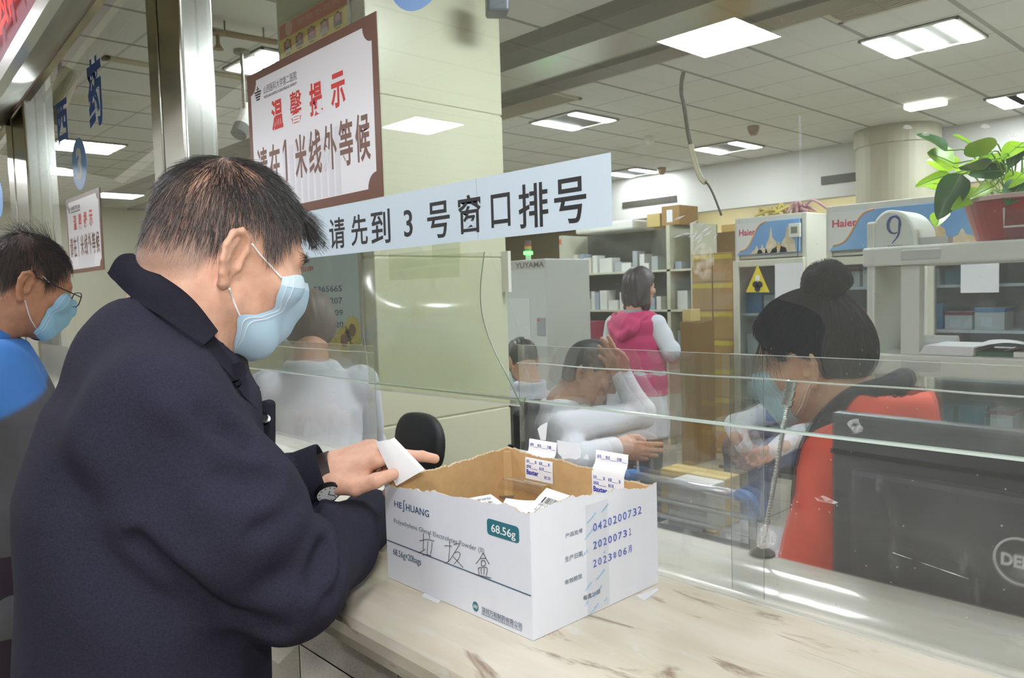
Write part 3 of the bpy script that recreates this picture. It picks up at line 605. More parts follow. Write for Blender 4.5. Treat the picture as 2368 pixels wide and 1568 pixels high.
for qx, qz, s in ((x0 + rr, z0 + rr, 180), (x1 - rr, z0 + rr, 270), (x1 - rr, z1 - rr, 0), (x0 + rr, z1 - rr, 90)):
    for k in range(5): an = math.radians(s + k * 22.5); pts.append((qx + rr * math.cos(an), FY + 0.0002, qz + rr * math.sin(an)))
MB().prism(pts, (0, -0.0003, 0)).build('printed_badge', M_teal, bxo)
a, b, c = fp(1118, 478), fp(1362, 560), fp(1118, 395); text('printing', '68.56g', (a[0], FY - 0.0002, a[2] - 0.003), EX, EZ, b[0] - a[0], c[2] - a[2] + 0.003, mat('print_white', (240, 244, 244), 0.5), bxo, bold=0.008)
a, b = fp(60, 558), fp(1515, 1124); MB().prism([(a[0], FY, a[2] - 0.0007), (b[0], FY, b[2] - 0.0007), (b[0], FY, b[2] + 0.0007), (a[0], FY, a[2] + 0.0007)], (0, -0.0002, 0)).build('printed_rule', M_pblue, bxo)
a, b = fp(928, 1230), fp(986, 1245); cx, cz, rr = (a[0] + b[0]) / 2, fp(957, 1232)[2], (b[0] - a[0]) / 2
MB().prism([(cx + rr * math.cos(t), FY, cz + rr * 1.15 * math.sin(t)) for t in np.linspace(0, 6.283, 29)[:-1]], (0, -0.0002, 0)).build('printed_emblem', M_teal, bxo)
e = MB()
for k in range(3): e.prism([(cx - rr * 0.7 + k * rr * 0.5, FY - 0.0003, cz - rr * 0.35), (cx - rr * 0.45 + k * rr * 0.5, FY - 0.0003, cz - rr * 0.35), (cx - rr * 0.25 + k * rr * 0.5, FY - 0.0003, cz + rr * 0.4), (cx - rr * 0.5 + k * rr * 0.5, FY - 0.0003, cz + rr * 0.4)], (0, -0.0001, 0))
e.build('printed_emblem_lines', mat('print_white', (240, 244, 244)), bxo)
ftext('深圳万和制药有限公司', (1020, 1290), (1425, 1435), (1025, 1232), M_pgrey, 0.01); ftext('SHENZHEN WANHE PHARMACEUTICAL CO.,LTD.', (1018, 1312), (1425, 1472), (1018, 1292), M_pgrey)
# biro characters written by hand across the front
M_biro = mat('biro_ink', (44, 42, 50), 0.5); hw = [MB(), MB(), MB()]
for stc in ([(395, 570), (470, 555), (540, 572)], [(432, 500), (434, 580), (430, 660)], [(382, 692), (420, 675), (450, 655)], [(488, 490), (496, 548)], [(478, 575), (474, 640), (470, 712)], [(520, 580), (516, 650), (505, 705)], [(425, 712), (465, 708), (512, 720)],
            [(645, 618), (680, 618), (718, 624)], [(698, 575), (694, 680), (686, 782)], [(648, 797), (690, 772), (735, 705), (775, 640), (798, 598), (738, 606)], [(742, 692), (780, 680), (802, 700), (790, 745), (740, 805)], [(732, 728), (780, 780), (832, 838)],
            [(960, 802), (1000, 750), (1035, 690)], [(1035, 690), (1065, 750), (1096, 806)], [(1008, 748), (1056, 744)], [(1016, 772), (1016, 818)], [(1016, 772), (1050, 770), (1054, 818), (1018, 820)], [(985, 840), (992, 908)], [(985, 842), (1030, 838), (1075, 846), (1066, 922)], [(1014, 852), (1016, 906)], [(1044, 850), (1042, 908)], [(940, 902), (1020, 922), (1112, 944)]):
    P = [fp(*q) for q in stc]; P = spline(P, 12) if len(P) > 2 else np.array(P); P[:, 1] = FY - 0.0002; hw[0 if stc[0][0] < 560 else 1 if stc[0][0] < 900 else 2].tube(P, 0.00042, 5)
for h_ in hw: h_.build('handwritten_character', M_biro, bxo)
# side panel print
stext('产品批号', (415, 452), (606, 398), (420, 400), M_pgrey, 0.004); stext('生产日期', (412, 716), (602, 650), (414, 655), M_pgrey, 0.004); stext('有效期至', (408, 966), (600, 902), (412, 910), M_pgrey, 0.004); stext('每盒20袋', (612, 1140), (800, 1072), (614, 1082), M_pgrey, 0.006)
for k, chh in enumerate('0420200732'): stext(chh, (722 + 54.5 * k, 378 - 21.0 * k), (760 + 54.5 * k, 363 - 21.0 * k), (722 + 54.5 * k, 290 - 20.5 * k), M_stamp, 0.0)
for k, chh in enumerate('20200731'): stext(chh, (722 + 55 * k, 574 - 21.5 * k), (760 + 55 * k, 558 - 21.5 * k), (722 + 55 * k, 490 - 20.5 * k), M_stamp, 0.006)
for k, chh in enumerate('2023年06月'): stext(chh, (722 + 55 * k, 772 - 22.5 * k), (758 + 55 * k, 757 - 22.5 * k), (722 + 55 * k, 690 - 22.0 * k), M_stamp, 0.0)
for k, (x, y, s) in enumerate(((660, 295, 'WANHE'), (815, 175, 'WANH'), (628, 478, 'WANHE'), (612, 655, 'NHE'), (760, 922, 'WANHE'), (635, 1040, 'ANHE'), (635, 1200, 'HE'), (845, 1155, 'WA'), (692, 1296, 'WANHE'), (838, 620, 'W'), (770, 360, 'HE'), (735, 545, 'WA'), (728, 1108, 'WANHE'))):
    stext(s, (x, y), (x + 22 * len(s), y - 8 * len(s)), (x, y - 24), M_lblue, 0.01, 0.55)
tp = MB(); a, b = sp_(640, 300), sp_(880, 100); tp.box((SXF - 0.0003, a[1], BZ + 0.002), (SXF - 0.0001, b[1], 1.168)); tp.build('clear_tape', mat('tape_film', (224, 227, 232), 0.2, alpha=0.12), bxo)
# ------------------------------------------------------------------ slips of paper lying in it
M_slip = mat('slip_paper', (242, 242, 246), 0.5); M_sl = mat('slip_print', (128, 128, 138), 0.6)
def bl_(o, u, v, x, y): return np.asarray(o) + u * x + v * y
def slip(name, label, pts, curl, content, n=10, group=None):
    """PTS: the four corners (bottom-left, bottom-right, top-right, top-left) of a paper lying loosely, bent by CURL."""
    a, b, c, d = [np.array([min(max(q[0], BX0 + 0.008), BX1 - 0.008), min(max(q[1], BY0 + 0.008), BY1 - 0.010), max(q[2], BZ + 0.006)]) for q in pts]; nn = nrm(np.cross(b - a, d - a))
    def S_(u, v): return lerp(lerp(a, b, u), lerp(d, c, u), v) + nn * curl * math.sin(math.pi * v) 
    t = thing(name, label, 'paper slip', tuple(np.min([a, b, c, d], 0)), group); m = MB()
    P = np.array([[S_(u, v) for v in np.linspace(0, 1, n)] for u in np.linspace(0, 1, 6)]); m.grid(P); m.grid((P - nn * 0.00025)[::-1]); m.build('sheet', M_slip, t, smooth=True)
    w, h = np.linalg.norm(b - a), np.linalg.norm(d - a)
    for kind, s, u0, v0, u1, v1 in content:
        mm = MB()
        if kind == 'bar':
            rr = np.random.default_rng(int(u0 * 100)); u = u0
            while u < u1:
                g = rr.choice([0.006, 0.010, 0.016]); q = min(u1, u + g)
                mm.quad(S_(u, v0) + nn * 0.0003, S_(q, v0) + nn * 0.0003, S_(q, v1) + nn * 0.0003, S_(u, v1) + nn * 0.0003); u += g + rr.choice([0.006, 0.010])
            mm.quad(S_(u0 - 0.05, v0) + nn * 0.0003, S_(u0 - 0.02, v0) + nn * 0.0003, S_(u0 - 0.02, v1) + nn * 0.0003, S_(u0 - 0.05, v1) + nn * 0.0003)
            mm.build('barcode', M_ink, t)
        else:
            p0, p1, p2 = S_(u0, v0), S_(u1, v0), S_(u0, v1); uu = nrm(p1 - p0); vv = nrm((p2 - p0) - uu * ((p2 - p0) @ uu))
            text('printing', s, p0 + nn * 0.0012, uu, vv, np.linalg.norm(p1 - p0), abs((p2 - p0) @ vv), M_ink if kind == 'big' else M_sl, t, bold=0.006)
    return t
def bin_(x, y, z): return onz(x, y, z)
q = lambda x, y, z: onz(x, y, z)
slip('paper_slip', 'printed slip with a barcode propped against the torn rim in the carton', [q(1150, 1300, 1.095), q(1330, 1330, 1.085), q(1385, 1168, 1.135), q(1264, 1128, 1.145)], 0.012,
     [('bar', '', 0.16, 0.72, 0.95, 0.83), ('txt', '0812914192299', 0.1, 0.66, 0.6, 0.70), ('txt', '山大二院门诊', 0.1, 0.58, 0.75, 0.65), ('txt', '姓名：', 0.1, 0.48, 0.34, 0.55), ('txt', '请到：', 0.1, 0.36, 0.3, 0.43)])
slip('paper_slip', 'flat printed slip in the middle of the carton', [q(1090, 1290, 1.085), q(1170, 1152, 1.128), q(1262, 1155, 1.126), q(1255, 1300, 1.084)], 0.003,
     [('txt', '姓名：', 0.68, 0.5, 0.92, 0.58), ('txt', '请到：', 0.62, 0.3, 0.85, 0.37), ('txt', '处方数量', 0.45, 0.2, 0.8, 0.28), ('big', '45', 0.3, 0.55, 0.45, 0.66)])
slip('paper_slip', 'upside-down printed slip nearest the front panel in the carton', [q(1135, 1143, 1.138), q(1050, 1158, 1.130), q(1060, 1255, 1.105), q(1215, 1225, 1.10)], 0.010,
     [('txt', '西药房取药单', 0.1, 0.12, 0.8, 0.2), ('txt', '请排队候取', 0.15, 0.26, 0.75, 0.34), ('big', '45号', 0.1, 0.42, 0.5, 0.54), ('txt', '山大二院', 0.05, 0.62, 0.5, 0.7), ('bar', '', 0.1, 0.78, 0.7, 0.92)])
slip('paper_slip', 'blank grey corner of a slip behind the others in the carton', [q(1148, 1147, 1.10), q(1180, 1170, 1.09), q(1190, 1146, 1.125), q(1155, 1147, 1.125)], 0.002, [])
slip('paper_slip', 'white slip resting along the back panel in the carton', [q(1330, 1240, 1.10), q(1400, 1215, 1.10), q(1372, 1160, 1.118), q(1318, 1165, 1.118)], 0.003, [])
for k in range(7):
    x0 = BX0 + 0.02 + 0.24 * rng.random(); y0 = BY0 + 0.02 + 0.13 * rng.random(); an = rng.random() * 3; z = BZ + 0.012 + 0.010 * k; u = np.array([math.cos(an), math.sin(an), 0.08]) * 0.035; v = np.array([-math.sin(an), math.cos(an), 0.05]) * 0.045
    c = np.array([min(max(x0, BX0 + 0.065), BX1 - 0.065), min(max(y0, BY0 + 0.065), BY1 - 0.065), z]); slip('paper_slip', 'crumpled white slip at the bottom of the carton', [c - u - v, c + u - v, c + u + v, c - u + v], 0.004, [], group='slips heaped at the bottom of the carton')
# curl of clear packing film inside
f = MB(); pa, pb = onz(1170, 1128, 1.135), onz(1262, 1150, 1.13); ax = pb - pa
P = np.array([[pa + ax * s + np.array([0, 0.018 * math.cos(a), 0.018 * math.sin(a)]) for a in np.linspace(-0.4, 3.0, 14)] for s in (0, 0.35, 0.7, 1)]); f.grid(P); f.grid((P + np.array([0, 0, 0.0004]))[::-1])
tag(f.build('plastic_film', sheet_mat('packing_film', (0.93, 0.90, 0.84), 0.04, (225, 215, 195), fres=2.0, rough=0.05), smooth=True), 'curl of clear film behind the slips in the carton', 'film')
# ------------------------------------------------------------------ infusion stickers
M_stk = mat('sticker_paper', (240, 240, 244), 0.35); M_bx = mat('sticker_blue', (62, 66, 176), 0.5)
def sticker(px_l, px_r, label, zb, ztop, full=True, y0=BY1 - 0.0048):
    xl, xr = px_l, px_r; t = thing('medicine_sticker', label, 'sticker', ((xl + xr) / 2, y0, zb))
    pr = [(y0, zb), (y0 - 0.0003, 1.150), (y0 - 0.0003, 1.168), (y0 + 0.003, 1.1765), (y0 + 0.007, 1.181), (y0 + 0.009, 1.188), (y0 + 0.010, 1.20), (y0 + 0.011, ztop)] if full else [(0.972, zb), (0.972, ztop)]
    sk = lambda z: (z - zb) * 0.02
    m = MB(); P = np.array([[(x + sk(z), y, z) for y, z in pr] for x in np.linspace(xl, xr, 5)]); m.grid(P); m.grid((P + np.array([0, 0.0003, 0.0003]))[::-1]); m.build('label', M_stk, t, smooth=True)
    w = xr - xl; T = lambda s, u, z, ww, h, mm, y, b=0.0: text('printing', s, (xl + u * w + sk(z), y - 0.0004, z), EX, EZ, ww * w, h, mm, t, bold=b)
    if full:
        T('Baxter', 0.05, zb + 0.008, 0.44, 0.0085, M_bx, y0, 0.03); T('SPC-701', 0.70, zb + 0.006, 0.22, 0.005, M_bx, y0)
        for (s, u, dz, ww) in (('加药者', 0.05, 0.019, 0.17), ('执行者', 0.52, 0.019, 0.17), ('总共', 0.05, 0.028, 0.11), ('袋', 0.36, 0.028, 0.06), ('此第', 0.52, 0.028, 0.11), ('袋', 0.84, 0.028, 0.06)): T(s, u, zb + dz, ww, 0.0055, M_bx, y0)
        l = MB()
        for u0, u1, dz in ((0.23, 0.46, 0.0185), (0.70, 0.95, 0.0185), (0.17, 0.34, 0.0275), (0.64, 0.82, 0.0275)): l.box((xl + u0 * w, y0 - 0.0007, zb + dz), (xl + u1 * w, y0 - 0.0004, zb + dz + 0.0005))
        l.build('ruled_line', M_bx, t)
    yt = y0 + 0.0096 if full else 0.972
    T('床号', 0.05, ztop - 0.012, 0.13, 0.006, M_bx, yt); T('姓名', 0.32, ztop - 0.012, 0.13, 0.006, M_bx, yt)
    if full: T('日期', 0.68, ztop - 0.012, 0.13, 0.006, M_bx, yt)
    T('药物名称及剂量：', 0.05, ztop - 0.023, 0.48, 0.0065, M_bx, yt)
    l = MB()
    for u0, u1 in ((0.18, 0.31), (0.46, 0.67), (0.82, 0.96))[:3 if full else 2]: l.box((xl + sk(ztop) + u0 * w, yt - 0.0007, ztop - 0.0128), (xl + sk(ztop) + u1 * w, yt - 0.0004, ztop - 0.0122))
    l.build('ruled_line', M_bx, t)
ly = BY1 - 0.0048
sticker(ony(1215, 1090, ly)[0], ony(1278, 1100, ly)[0], 'medicine sticker bent over the carton rim beside its corner fold', ony(1216, 1106, ly)[2], ony(1235, 1016, ly + 0.011)[2])
sticker(ony(1369, 1130, ly)[0], ony(1443, 1140, ly)[0], 'medicine sticker bent over the carton rim further from the corner fold', ony(1369, 1146, ly)[2], ony(1383, 1041, ly + 0.011)[2])
sticker(ony(1196, 1045, 0.972)[0], ony(1240, 1050, 0.972)[0], 'half hidden sticker stuck low on the plastic by the carton corner', ony(1196, 1062, 0.972)[2] - 0.01, ony(1197, 1039, 0.972)[2], full=False)
def scrap(name, label, pts, y=0.973, th=0.0004):
    P = [ony(a, b, y) for a, b in pts]; tag(MB().prism(P, (0, th, 0)).build(name, M_stk), label, 'paper scrap')
scrap('paper_scrap', 'torn white label remnant on the plastic between the two stickers', [(1288, 1018), (1336, 1026), (1344, 1044), (1342, 1058), (1332, 1063), (1318, 1060), (1300, 1062), (1298, 1056), (1290, 1048)])
scrap('paper_scrap', 'tiny white fleck on the plastic beside the torn label remnant', [(1356, 1050), (1360, 1056), (1362, 1063), (1354, 1062), (1349, 1059)])
scrap('paper_scrap', 'curled white paper tag hanging on the plastic above the first sticker', [(1266, 976), (1262, 1018), (1250, 1018), (1243, 992), (1250, 984)], 0.969)
for (pts, lab) in (([(985, 1368), (1020, 1388), (1012, 1396), (975, 1380)], 'patch of old tape on the marble below the carton front'), ([(1470, 1378), (1520, 1360), (1522, 1366), (1490, 1390)], 'patch of old tape on the marble by the carton corner')):
    P = [onz(a, b, ZT + 0.0002) for a, b in pts]; tag(MB().prism(P, (0, 0, 0.0003)).build('tape_patch', mat('old_tape', (214, 214, 216), 0.3)), lab, 'tape')
# ================================================================== THE PHARMACY BEHIND THE GLASS
# lower staff desk behind the counter
dk = thing('staff_desk', 'low white staff desk running along the back of the counter', 'desk', (-3.0, 1.4, 0))
box('desk_top', (-8.8, 1.124, 0.735), (-1.08, 1.34, 0.76), mat('desk_white', (214, 214, 206), 0.4), dk, bevel=0.003)
box('desk_top', (-0.42, 1.124, 0.735), (2.0, 1.36, 0.76), mat('desk_white', (214, 214, 206), 0.4), dk, bevel=0.003)
for x in (-8.7, -6.0, -3.6, -1.12, -0.40, 1.9): box('desk_panel', (x - 0.012, 1.13, 0), (x + 0.012, 1.33, 0.735), mat('desk_white', (214, 214, 206)), dk)
# boards on the column's front
def board_on_column(name, label, a, b, build):
    y = COLY0 - 0.004; p0, p1 = ony(*a, y), ony(*b, y); x0, x1, z1, z0 = min(p0[0], p1[0]), max(p0[0], p1[0]), max(p0[2], p1[2]), min(p0[2], p1[2])
    t = thing(name, label, 'poster', ((x0 + x1) / 2, y, z0)); build(t, x0, x1, z0, z1, y); return t
def b_staff(t, x0, x1, z0, z1, y):
    w, h = x1 - x0, z1 - z0
    box('yellow_sheet', (x0, y - 0.006, z0), (x1, y, z1), mat('poster_yellow', (240, 222, 110), 0.35), t)
    box('red_heading', (x0 + 0.004, y - 0.007, z1 - h * 0.36), (x1 - 0.004, y - 0.006, z1 - 0.004), mat('poster_red', (216, 128, 110), 0.35), t)
    text('lettering', '党员示范岗', (x0 + w * 0.30, y - 0.0072, z1 - h * 0.24), EX, EZ, w * 0.6, h * 0.13, mat('poster_pale', (232, 190, 160), 0.5), t)
    MB().lathe([(w * 0.055, 0), (w * 0.055, 0.0006)], (x0 + w * 0.16, y - 0.0072, z1 - h * 0.18), 20, ax=(0, -1, 0)).build('emblem', mat('poster_pale', (232, 190, 160)), t)
    for k in range(5):
        xa = x0 + w * (0.07 + 0.185 * k); za = z0 + h * 0.30
        box('portrait', (xa, y - 0.0068, za), (xa + w * 0.115, y - 0.006, za + h * 0.26), mat('portrait_red', (186, 80, 66), 0.4), t)
        m = MB(); cx = xa + w * 0.0575
        m.lathe([(w * 0.033, 0), (w * 0.033, 0.0005)], (cx, y - 0.0069, za + h * 0.165), 14, ax=(0, -1, 0)); m.build('portrait_face', mat('portrait_skin', (196, 160, 140), 0.5), t)
        m = MB(); m.prism([(cx - w * 0.05, y - 0.0069, za), (cx + w * 0.05, y - 0.0069, za), (cx + w * 0.036, y - 0.0069, za + h * 0.105), (cx - w * 0.036, y - 0.0069, za + h * 0.105)], (0, -0.0005, 0)); m.build('portrait_clothes', mat('portrait_cloth%d' % (k % 3), ((214, 214, 212), (104, 106, 118), (172, 150, 140))[k % 3], 0.5), t)
        m = MB(); m.lathe([(w * 0.034, 0), (w * 0.034, 0.0005)], (cx, y - 0.0066, za + h * 0.19), 14, ax=(0, -1, 0)); m.build('portrait_hair', M_ink, t)
        box('caption', (xa + w * 0.02, y - 0.0064, za - h * 0.06), (xa + w * 0.095, y - 0.006, za - h * 0.035), mat('poster_caption', (150, 130, 70)), t)
    box('side_trim', (x1, y - 0.010, z0), (x1 + 0.02, y, z1), M_steel, t)
yb = COLY0 - 0.004; za_ = ony(655, 150, yb)[2]
board_on_column('staff_board', 'yellow board of small staff portraits with a red heading behind the notice', (652, 158), (805, -30), b_staff)
def b_phone(t, x0, x1, z0, z1, y):
    w, h = x1 - x0, z1 - z0
    sk = mat('poster_sky', (176, 206, 208), 0.35, col2=(206, 216, 208), nscale=2.5)
    box('sheet', (x0, y - 0.005, z0), (x1, y, z1), sk, t); MR = mat('poster_orange', (214, 112, 86), 0.5); MN = mat('poster_navy', (78, 86, 120), 0.5)
    text('lettering', '投诉服务电话', (x0 + w * 0.38, y - 0.0053, z0 + h * 0.91), EX, EZ, w * 0.50, h * 0.055, MR, t, bold=0.02); text('lettering', '便民服务指南', (x0 + w * 0.12, y - 0.0053, z0 + h * 0.76), EX, EZ, w * 0.45, h * 0.06, MR, t, bold=0.02)
    for k, s in enumerate(('3365665', '3365207', '3365209', '3365120')):
        text('lettering', s, (x0 + w * 0.56, y - 0.0053, z0 + h * (0.545 - 0.118 * k)), EX, EZ, w * 0.28, h * 0.06, MN, t, bold=0.02)
        if k < 2: text('lettering', ('便民中心', '医务科室')[k], (x0 + w * 0.10, y - 0.0053, z0 + h * (0.555 - 0.118 * k)), EX, EZ, w * 0.30, h * 0.045, MN, t)
    yl = mat('sunflower_yellow', (236, 196, 40), 0.5, col2=(196, 190, 70), nscale=40); br = mat('sunflower_brown', (120, 72, 36), 0.6)
    box('flower_band', (x0 + w * 0.52, y - 0.0056, z0), (x1 - 0.004, y - 0.005, z0 + h * 0.10), mat('flower_leaf', (150, 176, 70), 0.5, col2=(214, 190, 60), nscale=40), t)
    for k, (u, v, r) in enumerate(((0.70, 0.16, 0.075), (0.92, 0.17, 0.072), (0.84, 0.065, 0.075), (0.60, 0.06, 0.06))):
        c = np.array([x0 + w * u, y - 0.0058, z0 + h * v]); pts = []
        for q in range(36):
            rr = w * r * (1.0 if q % 2 else 0.72) * 1.1; an = 2 * math.pi * q / 36; pts.append(c + [rr * math.cos(an), 0, rr * math.sin(an)])
        fl_ = MB().prism(pts, (0, -0.0004, 0)).build('sunflower', yl, t); MB().lathe([(w * r * 0.45, 0), (w * r * 0.45, 0.0004)], c - [0, 0.0004, 0], 16, ax=(0, -1, 0)).build('sunflower_eye', br, fl_)
    box('side_trim', (x1, y - 0.010, z0), (x1 + 0.022, y, z1), mat('trim_grey', (176, 172, 150), 0.4), t)
board_on_column('phone_poster', 'sky blue poster of telephone numbers and sunflowers low on the column', (620, 792), (830, 560), b_phone)
# hanging cameras
def cctv(px, py, d, aim, label, L=0.24, r=0.04, drop=0.16, m=None):
    c = at(px, py, d); t = thing('security_camera', label, 'camera', tuple(c)); aim = nrm(aim); m = m or mat('camera_beige', (190, 182, 158), 0.45)
    top = c + np.array([0, 0, drop]); b = MB(); b.tube([c + [0, 0, r], (c[0], c[1], ZC)], 0.012, 8); b.lathe([(0.05, 0), (0.05, 0.02)], (c[0], c[1], ZC - 0.02), 14); b.build('bracket', mat('bracket_grey', (140, 136, 122), 0.5), t)
    b = MB(); b.lathe([(r * 0.8, -L * 0.5), (r, -L * 0.45), (r, L * 0.5), (r * 0.9, L * 0.52)], c, 18, ax=aim); b.build('housing', m, t, smooth=False)
    b = MB(); b.lathe([(r * 1.12, L * 0.30), (r * 1.12, L * 0.62), (r * 0.9, L * 0.62)], c, 18, ax=aim); b.build('lens_hood', M_dgrey, t)
    return t
cctv(142, 215, 4.6, (-0.2, -0.3, -0.8), 'beige camera hanging behind the blue character stickers', 0.30, 0.055, 0.30)
cctv(566, 275, 5.0, (0.25, -0.4, -0.7), 'white camera hanging from the ceiling between the post and the notice', 0.22, 0.045, 0.30, M_white)
c = at(1149, 4, 3.55); t = thing('security_camera', 'grey box camera fixed at the top of the square column', 'camera', tuple(c))
MB().obox(c, nrm((0.8, -0.6, 0)) * 0.058, nrm((0.6, 0.8, 0)) * 0.05, np.array([0, 0, 0.06])).build('housing', mat('camera_slate', (84, 90, 98), 0.4), t, bevel=0.012); MB().tube([c + [0, 0, 0.05], c + [-0.05, 0.03, 0.10]], 0.012, 8).build('bracket', M_dgrey, t)
# ------------------------------------------------------------------ refrigerators
M_fr = mat('fridge_white', (218, 216, 202), 0.35); M_in = mat('fridge_inside', (198, 204, 206), 0.4); M_fg = sheet_mat('fridge_glass', (0.80, 0.84, 0.86), 0.03, (190, 196, 200), fres=1.3)
M_ad = mat('advert_blue', (82, 142, 208), 0.3, col2=(150, 196, 232), nscale=1.6); M_adw = mat('advert_white', (226, 226, 222), 0.35); M_hr = mat('logo_red', (206, 54, 92), 0.4); M_gold = mat('advert_gold', (206, 176, 116), 0.5, col2=(236, 226, 206), nscale=18); M_gas = mat('gasket_grey', (150, 146, 130), 0.5)
PACK = {}
def fridge(x0, x1, y, depth, zt, label, lx, doors=1, shelves=(0.5, 0.86, 1.2), hh=0.34):
    t = thing('pharmacy_refrigerator', label, 'refrigerator', ((x0 + x1) / 2, y + depth / 2, 0)); w = x1 - x0; wt = 0.04; zh = zt - hh
    b = MB(); b.box((x0, y, 0), (x0 + wt, y + depth, zt)); b.box((x1 - wt, y, 0), (x1, y + depth, zt)); b.box((x0 + wt, y + depth - wt, 0), (x1 - wt, y + depth, zt)); b.box((x0 + wt, y, zt - 0.05), (x1 - wt, y + depth - wt, zt)); b.box((x0 + wt, y + 0.02, zh), (x1 - wt, y + depth - wt, zt - 0.05)); b.box((x0 + wt, y, 0), (x1 - wt, y + depth - wt, 0.16)); b.build('cabinet', M_fr, t, bevel=0.006)
    box('lining', (x0 + wt, y + depth - wt - 0.008, 0.16), (x1 - wt, y + depth - wt, zh), M_in, t)
    hd = box('header_panel', (x0 + 0.03, y - 0.02, zh + 0.035), (x1 - 0.05, y, zt - 0.045), M_ad, t, bevel=0.004); hx0, hx1, hz0, hz1 = x0 + 0.03, x1 - 0.05, zh + 0.035, zt - 0.045; hw = min(hx1 - hx0, 0.62); yf = y - 0.0206
    pts = [(hx0, yf, hz0)] + [(hx0 + hw * (0.05 + 0.45 * u), yf, hz0 + (hz1 - hz0) * (0.12 + 0.88 * (1 / (1 + math.exp(-9 * (u - 0.5)))))) for u in np.linspace(0, 1, 14)] + [(hx0, yf, hz1)]
    MB().prism(pts, (0, -0.0006, 0)).build('header_white_field', M_adw, hd); P = [np.array(p) for p in pts[1:-1]]
    MB().tube([p + [0, -0.0006, 0] for p in P], 0.006, 6).build('header_gold_line', mat('gold_line', (214, 156, 96), 0.5), hd)
    text('lettering', 'Haier', (hx0 + hw * 0.04, yf - 0.0008, hz0 + (hz1 - hz0) * 0.60), EX, EZ, hw * 0.27, (hz1 - hz0) * 0.20, M_hr, hd, bold=0.025)
    # abstract golden figures on the picture panel
    g = MB()
    for (u, hgt, wd_) in ((0.56, 0.78, 0.10), (0.82, 0.80, 0.13), (0.33, 0.26, 0.10), (0.42, 0.30, 0.09), (0.68, 0.34, 0.14)):
        cx = hx0 + (hx1 - hx0) * u; hz = hz1 - hz0; ww = hw * wd_
        g.prism([(cx - ww, yf, hz0 + 0.004), (cx + ww, yf, hz0 + 0.004), (cx + ww * 0.8, yf, hz0 + hz * hgt * 0.45), (cx + ww * 0.22, yf, hz0 + hz * hgt * 0.62), (cx + ww * 0.06, yf, hz0 + hz * hgt), (cx - ww * 0.06, yf, hz0 + hz * hgt), (cx - ww * 0.25, yf, hz0 + hz * hgt * 0.6), (cx - ww * 0.7, yf, hz0 + hz * hgt * 0.4)], (0, -0.0008, 0))
    g.build('header_figures', M_gold, hd)
    dw = w / doors
    for k in range(doors):
        a, bb = x0 + dw * k + 0.006, x0 + dw * (k + 1) - 0.006; f = MB(); fw = 0.055
        f.box((a, y - 0.05, 0.14), (a + fw, y - 0.004, zh - 0.01)); f.box((bb - fw, y - 0.05, 0.14), (bb, y - 0.004, zh - 0.01)); f.box((a + fw, y - 0.05, zh - 0.01 - fw), (bb - fw, y - 0.004, zh - 0.01)); f.box((a + fw, y - 0.05, 0.14), (bb - fw, y - 0.004, 0.14 + fw))
        d = f.build('door', mat('fridge_door', (214, 212, 194), 0.35), t, bevel=0.006); box('door_glass', (a + fw, y - 0.034, 0.14 + fw), (bb - fw, y - 0.028, zh - 0.01 - fw), M_fg, d)
        box('door_handle', (bb - 0.04, y - 0.075, 0.95), (bb - 0.02, y - 0.05, 1.20), M_gas, d, bevel=0.005)
    for z in shelves: box('shelf', (x0 + wt, y + 0.02, z), (x1 - wt, y + depth - wt - 0.01, z + 0.018), mat('fridge_shelf', (232, 234, 234), 0.4), t)
    return t
def pack(name, label, group, x, y, z, w, d, h, m, band=None, proto=None):
    key = (name, m.name, band.name if band else None)
    if key not in PACK:
        t = thing(name, label, 'box', (x, y, z), group); b = MB().box((x - .5, y - .5, z), (x + .5, y + .5, z + 1)).build('carton', m, t)
        if band: MB().box((x - .505, y - .52, z + 0.80), (x + .505, y + .505, z + 0.98)).build('band', band, t); MB().box((x - .3, y - .52, z + 0.12), (x + .1, y - .5, z + 0.55)).build('label', M_paper, t)
        t.scale = (w, d, h); PACK[key] = t; return t
    return dup(PACK[key], (x, y, z), None, label, group, (w, d, h))
M_pw = mat('pack_white', (226, 226, 220), 0.5); M_pb = mat('pack_blue', (74, 142, 190), 0.5); M_pt = mat('pack_teal', (86, 138, 152), 0.5); M_pr = mat('band_crimson', (150, 40, 66), 0.5); M_pg = mat('pack_grey', (176, 182, 184), 0.5)
FY1 = 5.80; fx0, fx1 = ony(1700, 600, FY1)[0], ony(1866, 600, FY1)[0]
fridge(fx0, fx1, FY1, 0.62, ony(1700, 506, FY1)[2], 'narrow white medicine refrigerator with a yellow warning triangle on its glass', 0)
FY2 = 5.25; gx0, gx1 = ony(1910, 600, FY2)[0], ony(2368, 600, FY2)[0]
fridge(gx0, gx1 + 0.12, FY2, 0.62, ony(1912, 478, FY2)[2], 'wide two-door medicine refrigerator behind the white rack', 0, doors=2, shelves=(0.5, 0.82, 1.12, 1.40), hh=0.34)
